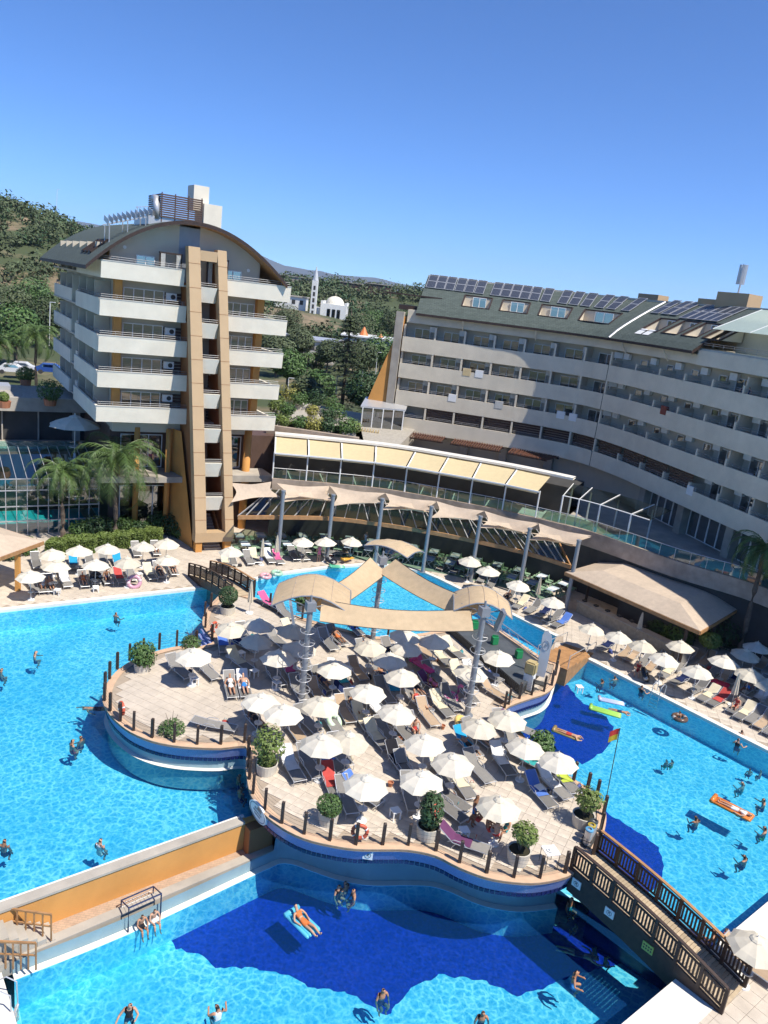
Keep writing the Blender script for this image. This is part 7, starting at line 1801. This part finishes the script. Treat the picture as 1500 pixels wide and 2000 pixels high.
for i, (x, y, r) in enumerate(((1285, 1245, 1.1), (1320, 1262, 1.2), (1395, 1262, 1.8), (1425, 1240, 1.8), (1450, 1220, 1.6))):
    shrub((x, y), ZO, r, 'dense green shrub beside the bar roof', M['leaf'] if i % 2 else M['leaf_dark'], 1300, .13, group='shrubs beside the bar')
broad_tree('small_tree', 'pale yellow green round tree beside the bar', P(1378, 1292, ZO), 2.3, .75, M['leaf_light'], n=1500, size=.1)
shrub((1240, 1112), ZO + 1.5, .75, 'round green shrub in front of the terrace stone wall', M['leaf'], 900, .12)
p = P(1478, 1232, ZO); t = thing('climbing_plant', 'creeper climbing the pier behind the palm', 'plant', p); b = MB(); leaves(b, (0, .3, 2.2), .9, 1800, .12, 2.4, .5); b.build('foliage', M['leaf'], t); b = MB(); b.tube([(0, .2, 0), (.1, .3, 4)], [.08, .03], 5); b.build('stem', M['bark'], t)
# roof garden in pots between the hotels
rg = thing('roof_garden', 'paved roof garden with stone parapet between the two hotel blocks', 'terrace', (-2, 78, 7), local=False); rg['kind'] = 'structure'
mb = MB(); mb.prism([(-12, 77), (.5, 75), (3, 92), (-12, 98)], 6.2, 7.6); mb.build('garden_floor', M['gravel'], rg)
a, c = DY(520, 846, 75.5), DY(700, 858, 74.5); mb = MB(); mb.obox((a.x, a.y, 7.0), (c.x - a.x, c.y - a.y, 0), (.05, .5, 0), (0, 0, 1.25)); mb.build('stone_parapet', M['stone'], rg)
k = 0
for (x, y, yy, r) in ((530, 832, 77, .8), (552, 835, 77, .9), (585, 836, 77, .9), (612, 838, 77, 1.05), (640, 838, 77, 1.0), (676, 838, 77, 1.2), (690, 820, 78, 1.0), (562, 806, 84, 1.0), (610, 800, 86, .8), (640, 806, 84, 1.0), (660, 795, 86, 1.3), (540, 800, 86, 1.2), (585, 780, 92, 1.3), (565, 775, 94, 1.6), (620, 778, 93, 1.5), (650, 780, 92, 1.2)):
    p = DY(x, y, yy); p.z = 7.6; t = thing('potted_shrub', ('mid green', 'light green', 'leafy green', 'yellowish', 'dark green')[k % 5] + ' potted shrub on the roof garden', 'plant', p, group='potted shrubs on the roof garden')
    b = MB(); b.lathe([(0, 0), (.4, 0), (.48, .55), (.4, .55), (.4, .45), (0, .45)], 12); b.build('pot', M['planter'], t)
    b = MB(); leaves(b, (0, 0, .5 + r * .6), r, 600, .14, .85, .35); b.build('foliage', (M['leaf'], M['leaf_light'], M['leaf'], M['leaf_yellow'], M['leaf_dark'])[k % 5], t); k += 1
# potted bushes on the low wing roof
for (x, y, r, lb) in ((98, 792, 1.2, 'round bush in a clay pot on the gravel roof'), (50, 752, .9, 'round light bush in a clay pot at the back of the gravel roof'), (8, 796, .5, 'small palm like plant in a clay pot on the gravel roof')):
    p = P(x, y, 8.2); t = thing('potted_bush', lb, 'plant', p); b = MB(); b.lathe([(0, 0), (.5, 0), (.6, .6), (.5, .6), (.5, .5), (0, .5)], 14); b.build('pot', M['terracotta'], t)
    b = MB(); leaves(b, (0, 0, .6 + r * .7), r, 1200, .12, .95, .5); b.build('foliage', M['leaf'] if r > 1 else M['leaf_light'], t)
# glazed link block and cream fence beside the curved hotel
gk = thing('glazed_porch', 'small glazed porch with grey roof beside the curved hotel', 'building', DY(740, 840, 86), local=False)
a = DY(703, 850, 85); c = DY(782, 860, 86); dv = Vector((c.x - a.x, c.y - a.y, 0))
mb = MB(); mb.obox((a.x, a.y, 6.0), dv, (.3, 4, 0), (0, 0, 1.4)); mb.build('base_wall', M['render_grey'], gk)
mb = MB(); mb.obox((a.x, a.y, 7.45), dv, (.3, 4, 0), (0, 0, 2.3)); mb.build('glazing', M['pane'], gk)
mb = MB(); mb.obox(Vector((a.x, a.y, 9.75)) - dv * .06, dv * 1.1, (.3, 4.5, .5), (0, 0, .18)); mb.build('roof', M['light_metal'], gk)
for i in range(5):
    mb = MB(); mb.bar(Vector((a.x, a.y - .05, 7.4)) + dv * i / 4, Vector((a.x, a.y - .05, 9.75)) + dv * i / 4, .12, .12, up=(1, 0, 0)); mb.build('mullion', M['white_metal'], gk)
cf = thing('slatted_fence', 'cream slatted fence below the glazed porch', 'fence', DY(715, 860, 82), local=False); a, c = DY(694, 866, 82), DY(736, 872, 82)
for i in range(9):
    mb = MB(); q = a.lerp(c, i / 8); mb.box((q.x, q.y, q.z + .8), (.14, .08, 2.0)); mb.build('slat', M['awning'], cf)
for z in (.3, 1.5):
    mb = MB(); mb.bar(a + Vector((0, .06, z)), c + Vector((0, .06, z)), .06, .1); mb.build('rail', M['awning'], cf)
# ------------------------------------------------------------------ trees and buildings beyond
def gz(px, py, y):
    p = DY(px, py, y); p.z = hgt(p.x, p.y); return p
p = DY(668, 790, 112); conifer('conifer_tree', 'tall dark conifer standing between the two hotels', (p.x, p.y, 2.5), DY(673, 602, 112).z - 2.5, 4.6, M['leaf_pine'], 6000)
p = DY(722, 760, 108); broad_tree('broadleaf_tree', 'broad dark tree beside the orange buttress', (p.x, p.y, 2.5), 9, 3.4, M['leaf_dark'], n=3000, size=.24)
for i, (x, y, yy, h, r) in enumerate(((560, 745, 128, 8, 3.2), (540, 705, 150, 8, 3.6), (600, 765, 116, 5.5, 2.6), (628, 760, 120, 6, 2.6), (585, 690, 170, 8, 3.2), (700, 705, 150, 9, 3.8), (745, 690, 170, 9, 4), (560, 640, 240, 9, 4.5), (640, 700, 165, 7, 3), (30, 690, 125, 10, 4.2), (15, 640, 150, 11, 4.6), (95, 640, 150, 10, 4.4), (60, 600, 170, 11, 5), (700, 655, 215, 10, 5), (770, 640, 240, 10, 5), (728, 628, 260, 9, 5))):
    p = gz(x, y, yy); p.z = min(p.z, DY(x, y, yy).z); broad_tree('broadleaf_tree', ('bright', 'dull', 'dark')[i % 3] + ' green broadleaf tree beyond the hotel grounds', p, h, r, (M['leaf'], M['leaf_dull'], M['leaf_pine'])[i % 3], 'trees beyond the hotel grounds', 1600, .32)
b = MB()                                       # wooded hillsides read as one mass
cnt = 0; random.seed(21)
while cnt < 4300:
    x, y = rnd(-420, 330), rnd(150, 560)
    q = hgt(x, y) - (3 + min(1, (y - 105) / 200) * 5)
    if abs(x) > .62 * y + 30: continue
    if q < 3.5 and random.random() > .6: continue
    if 250 < y < 300 and -48 < x < -12: continue
    bare = sin(x * .045 + 2) * sin(y * .05 + .5) + .4 * sin(x * .13) * sin(y * .11)
    if bare > .8: continue
    cnt += 1
    r = rnd(1.8, 4.4) * (1 if y < 400 else 1.25); z = hgt(x, y)
    leaves(b, (x, y, z + r * .55), r, 60 if y < 330 else 42, .75 if y < 330 else .95, rnd(.75, 1.1), .45, mi=random.choice((0, 0, 1, 2)))
b.build('hillside_wood', [M['leaf_pine'], M['leaf_dull'], M['leaf_dark']], kind='stuff')
random.seed(5)
# mosque with minaret
mq = thing('mosque', 'white mosque with pale dome on the far slope', 'building', gz(645, 632, 300), local=False)
o = DY(645, 628, 300); W = M['render_cream']; mwhite = mat('mosque_white', (.75, .74, .70), .7, .04, .3)
def bx(b, x0, x1, z0, z1, d0=0, d1=10): b.obox((o.x + x0, o.y + d0, o.z + z0), (x1 - x0, 0, 0), (0, d1 - d0, 0), (0, 0, z1 - z0))
mb = MB(); bx(mb, -4.2, 5.6, -2, 6.4); bx(mb, -8, -4.2, -2, 4.6, 1, 9); mb.build('prayer_hall', mwhite, mq)
mb = MB()
for x in (-4.2, 4.8):
    for d in (0, 9): bx(mb, x, x + .9, 6.4, 7.4, d, d + 1)
mb.build('roof_corner', mwhite, mq)
mb = MB(); mb.lathe([(3.6 * cos(a * pi / 16), 6.4 + 3.0 * sin(a * pi / 16)) for a in range(9)], 24, (o.x + .7, o.y + 5, o.z)); mb.cyl((o.x + .7, o.y + 5, o.z + 9.3), (o.x + .7, o.y + 5, o.z + 10.6), .08, n=6); mb.build('dome', mat('dome_cream', (.72, .67, .55), .6, .05, .3), mq, smooth=True)
for i in range(3):
    mb = MB(); bx(mb, -1.6 + i * 1.9, -.4 + i * 1.9, .2, 4.6, -.12, 0); mb.build('window', M['pane'], mq)
mn = thing('minaret', 'slender white minaret with pointed spire beside the mosque', 'tower', DY(609, 632, 298), local=False)
m0 = DY(608, 640, 298); m1_ = DY(615, 519, 298); hh = m1_.z - m0.z
mb = MB(); mb.box((m0.x, m0.y, m0.z + hh * .38), (2.1, 2.1, hh * .78)); mb.build('shaft', mwhite, mn)
mb = MB(); mb.cyl((m0.x, m0.y, m0.z + hh * .77), (m0.x, m0.y, m0.z + hh), 1.15, .05, 8); mb.build('spire', mat('spire_grey', (.5, .52, .55), .5), mn)
for i in range(6):
    mb = MB(); mb.box((m0.x, m0.y - 1.04, m0.z + hh * (.15 + .1 * i)), (.8, .1, 1.5)); mb.build('opening', M['dark'], mn)
# scattered far buildings
def house(label, px, py, yy, w, d_, h, m, roof=None, flat=True):
    p = DY(px, py, yy); t = thing('far_building', label, 'building', p, local=False)
    mb = MB(); mb.obox((p.x - w / 2, p.y, p.z - 2), (w, 0, 0), (0, d_, 0), (0, 0, h + 2)); mb.build('wall', m, t)
    mb = MB(); mb.obox((p.x - w / 2 - .4, p.y - .4, p.z + h), (w + .8, 0, 0), (0, d_ + .8, 0), (0, 0, .35)); mb.build('roof', roof or M['concrete'], t)
    for i in range(max(2, int(w / 3))):
        mb = MB(); mb.obox((p.x - w / 2 + .8 + i * 3, p.y - .06, p.z + h * .35), (1.3, 0, 0), (0, .05, 0), (0, 0, h * .4)); mb.build('window', M['dark'], t)
house('long grey roofed hall below the mosque', 588, 690, 185, 16, 12, 3.2, M['render_grey'], M['light_metal']); house('white block on the ridge behind the barrel roof', 552, 556, 480, 14, 10, 5, mwhite); house('concrete block on the ridge near the minaret', 578, 563, 450, 22, 10, 6, M['concrete']); house('low flat house halfway up the wooded hill', 685, 566, 440, 12, 8, 3.5, M['dark_louvre']); house('dark roofed house on the wooded hilltop', 738, 569, 430, 14, 8, 3.5, M['dark_louvre']); house('white flat roofed house on the near hillside', 565, 600, 300, 12, 8, 4, mwhite); house('grey shed roof beside the water slides', 765, 690, 200, 26, 12, 3, M['render_grey'], M['white_metal']); house('road side building with white front', 600, 735, 172, 10, 6, 3, mwhite); house('pale low building behind the broad palm', 40, 640, 175, 24, 10, 4, mwhite, M['light_metal']); house('small white house on the near wooded slope', 2, 445, 330, 7, 6, 3.5, mwhite)
ws = thing('water_slide_tower', 'orange and white water slide tower behind the conifer', 'slide', DY(725, 690, 205), local=False); o2 = DY(725, 690, 205)
for i, (dx, w, h) in enumerate(((-2.5, 2.2, 6.5), (2.0, 2.4, 5.2), (6.5, 1.6, 3.2))):
    mb = MB(); mb.cyl((o2.x + dx, o2.y, o2.z), (o2.x + dx, o2.y, o2.z + h * .6), .25, n=8); mb.build('column', M['white_metal'], ws)
    mb = MB(); mb.cyl((o2.x + dx, o2.y, o2.z + h * .55), (o2.x + dx, o2.y, o2.z + h), w * .75, .1, 8); mb.build('cone_roof', mat('slide_orange', (.62, .18, .05), .5), ws)
    mb = MB(); mb.tube([(o2.x + dx, o2.y - 1, o2.z + h * .5), (o2.x + dx + 2.5, o2.y - 2, o2.z + h * .35), (o2.x + dx + 1.0, o2.y - 3, o2.z + h * .2), (o2.x + dx + 3.5, o2.y - 3, o2.z)], .5, 8); mb.build('slide', M['white_plastic'], ws, smooth=True)
p = DY(697, 775, 112); b = MB(); b.cyl((p.x, p.y, p.z), (p.x, p.y, p.z + 2.2), .55, n=14); b.build('blue_tank', mat('tank_blue', (.02, .07, .35), .4), label='blue barrel shaped tank under the trees beside the conifer', cat='tank')
for i, (px, y0, y1, yy, lb) in enumerate(((657, 735, 775, 112, 'white lamp post before the conifer'), (562, 738, 768, 120, 'white lamp post in the garden by the hotel'), (709, 690, 728, 160, 'tall lamp post near the water slides'), (735, 688, 728, 160, 'second tall lamp post near the orange buttress'), (96, 590, 640, 130, 'street lamp behind the barrel roofed hotel'), (110, 370, 392, 320, 'thin radio mast on the wooded hilltop'))):
    a, c = DY(px, y1, yy), DY(px + 2, y0, yy); t = thing('lamp_post', lb, 'lamp post', a, local=False); b = MB(); b.tube([a - Vector((0, 0, 3)), c], .07, 6); b.build('pole', M['white_metal'], t); b = MB(); b.bar(c, c + Vector((.9, 0, .05)), .16, .1); b.build('lamp_head', M['white_metal'], t)
# parked cars behind the low wing
def car(loc, rz, c, label):
    t = thing('parked_car', label, 'car', loc, rz, group='cars behind the low wing'); m_ = mat('car_paint', c, .25, .02, 1, spec=.6)
    prof = [(-2.1, .35), (-2.1, .85), (-1.7, .98), (-1.2, 1.42), (.5, 1.45), (1.2, 1.0), (2.0, .85), (2.1, .4)]
    b = MB(); b.add([(x, -.85, z) for x, z in prof] + [(x, .85, z) for x, z in prof], [list(range(8)), list(range(8, 16))[::-1]] + [[i, 8 + i, 8 + (i + 1) % 8, (i + 1) % 8] for i in range(8)]); b.build('body', m_, t)
    for x in (-1.3, 1.3):
        for y in (-.82, .82):
            b = MB(); b.cyl((x, y - .1, .32), (x, y + .1, .32), .32, n=14); b.build('wheel', M['dark'], t)
    b = MB(); b.add([(-1.12, -.86, 1.02), (-1.0, -.86, 1.36), (.42, -.86, 1.38), (.95, -.86, 1.02)], [[0, 1, 2, 3]]); b.add([(-1.12, .86, 1.02), (-1.0, .86, 1.36), (.42, .86, 1.38), (.95, .86, 1.02)], [[3, 2, 1, 0]]); b.build('side_window', M['pane'], t)
for (x, y, yy, c, lb) in ((25, 722, 112, (.7, .7, .7), 'white parked car behind the low wing'), (45, 718, 116, (.65, .66, .68), 'silver parked car behind the low wing'), (100, 722, 110, (.03, .08, .3), 'blue parked car beside the broad palm')):
    p = DY(x, y, yy); car((p.x, p.y, p.z - .6), .3, c, lb)
mb = MB(); a, c = DY(20, 735, 114), DY(110, 735, 112); mb.box(((a.x + c.x) / 2, 118, a.z - .75), (60, 26, .2)); mb.build('car_park', mat('asphalt', (.05, .05, .052), .9, .2, 1), kind='structure')
mb = MB(); a = DY(600, 735, 165); mb.box((a.x, 165, a.z - .5), (80, 9, .3), .05); mb.build('road', mat('road_asphalt', (.07, .068, .065), .9, .2, .4), kind='structure')
# ------------------------------------------------------------------ haze
mb = MB(); mb.obox((-4500, -200, -60), (9500, 0, 0), (0, 11800, 0), (0, 0, 660))
hz = mb.mesh('haze', []); o = link(hz, 'haze', kind='stuff')
hm = bpy.data.materials.new('haze'); hm.use_nodes = True; N, L = hm.node_tree.nodes, hm.node_tree.links; N.remove(N['Principled BSDF'])
pv = N.new('ShaderNodeVolumePrincipled'); pv.inputs['Color'].default_value = (.80, .88, 1, 1); pv.inputs['Density'].default_value = .00006; pv.inputs['Anisotropy'].default_value = .2
L.new(pv.outputs[0], N['Material Output'].inputs['Volume']); hz.materials.append(hm)
for o in [o for o in bpy.data.objects if o.get('label') == 'x']:
    for c in list(o.children):
        for g in list(c.children): bpy.data.objects.remove(g)
        bpy.data.objects.remove(c)
    bpy.data.objects.remove(o)

# labels of look-alikes name the landmarks they stand by
LM = {}
for o in bpy.data.objects:
    if o.parent is None and o.get('label'):
        n = o.name.split('.')[0]
        short = {'planter': None, 'sail_mast': None, 'stage': 'the stage', 'loudspeaker': 'the loudspeaker', 'flag_pole': 'the lifeguard flag', 'litter_bins': 'the litter bins', 'service_table': 'the cloth covered table', 'timber_steps': 'the wooden steps', 'pool_steps': 'the blue pool steps', 'canvas_pavilion': 'the canvas pavilion', 'pool_bar': 'the bar', 'pool_ladder': 'the pool ladder', 'oval_sign': 'the oval sign', 'life_ring': None, 'small_tree': 'the pale round tree', 'swim_ring': None, 'side_table': None, 'closed_parasol': None}
        if n in short:
            nm = short[n]
            if nm is None:
                l = o['label']; nm = 'the ' + ' '.join(l.split()[:{'planter': 4, 'sail_mast': 3, 'life_ring': 3, 'swim_ring': 4, 'side_table': 4, 'closed_parasol': 3}[n]])
                if n == 'sail_mast': nm = 'the ' + {'among': 'mast among parasols', 'beside': 'stage mast', 'standing': 'poolside mast'}[[w for w in ('among', 'beside', 'standing') if w in l][0]]
                if n in ('side_table', 'closed_parasol', 'life_ring'): continue
                nm = {'the dark leafy shrub in': 'the dark leafy shrub'}.get(nm, nm)
                while nm.split()[-1] in ('in', 'a', 'with', 'and', 'at', 'of'): nm = ' '.join(nm.split()[:-1])
            LM.setdefault(nm, o.matrix_world.translation.copy() if o.matrix_world.translation.length else o.location.copy())
for px, z, nm in (((460, 1165), 0, 'the small footbridge'), ((1130, 1690), 0, 'the long footbridge'), ((420, 1075), ZO, 'the stair tower'), ((300, 1350), 0, 'the round lobe'), ((760, 1100), ZO, 'the triangular pool tip'), ((1210, 1300), ZO, 'the pool end wall')): LM[nm] = P(*px, z)
LM2 = {'the mosque': DY(645, 634, 300), 'the conifer': DY(668, 790, 112), 'the water slides': DY(725, 690, 205), 'the orange buttress': DY(750, 780, 90), 'the long hall': DY(588, 690, 185), 'the parked cars': DY(45, 718, 115), 'the broad palm': DY(70, 700, 98), 'the hotel corner': DY(560, 840, 76), 'the glazed porch': DY(740, 840, 86), 'the blue tank': DY(697, 775, 112), 'the stone parapet': DY(610, 850, 75)}
for o in list(bpy.data.objects):
    if o.parent is None and o.get('group') in ('trees beyond the hotel grounds', 'potted shrubs on the roof garden'):
        b_ = sorted(LM2.items(), key=lambda e: (e[1].xy - o.location.xy).length)
        o['label'] = o['label'].replace(' beyond the hotel grounds', '') + ' near %s and %s' % (b_[0][0], b_[1][0])
seen = {}
for o in list(bpy.data.objects):
    if o.parent is None and o.get('group', '').split()[0:1] in (['parasols'], ['loungers'], ['bags']):
        q = o.location; b_ = sorted(LM.items(), key=lambda e: (e[1].xy - q.xy).length)
        base = o['label']
        for cut in (' shading loungers on the island terrace', ' on the island terrace', ' on the deck by the hedge', ' on the deck before the restaurant', ' on the deck by the bar', ' on the sunbathing deck by the hedge', ' on the deck in front of the restaurant', ' on the deck beside the pool bar', ' standing beside a sun lounger', ' on the corner deck beyond the timber footbridge'): base = base.replace(cut, '')
        base = base.replace('grey sun lounger with a person on it', 'occupied grey lounger').replace('grey mesh sun lounger without a towel', 'bare grey lounger')
        o['label'] = ' '.join((base + ' near %s and %s' % (b_[0][0], b_[1][0])).split()[:16])
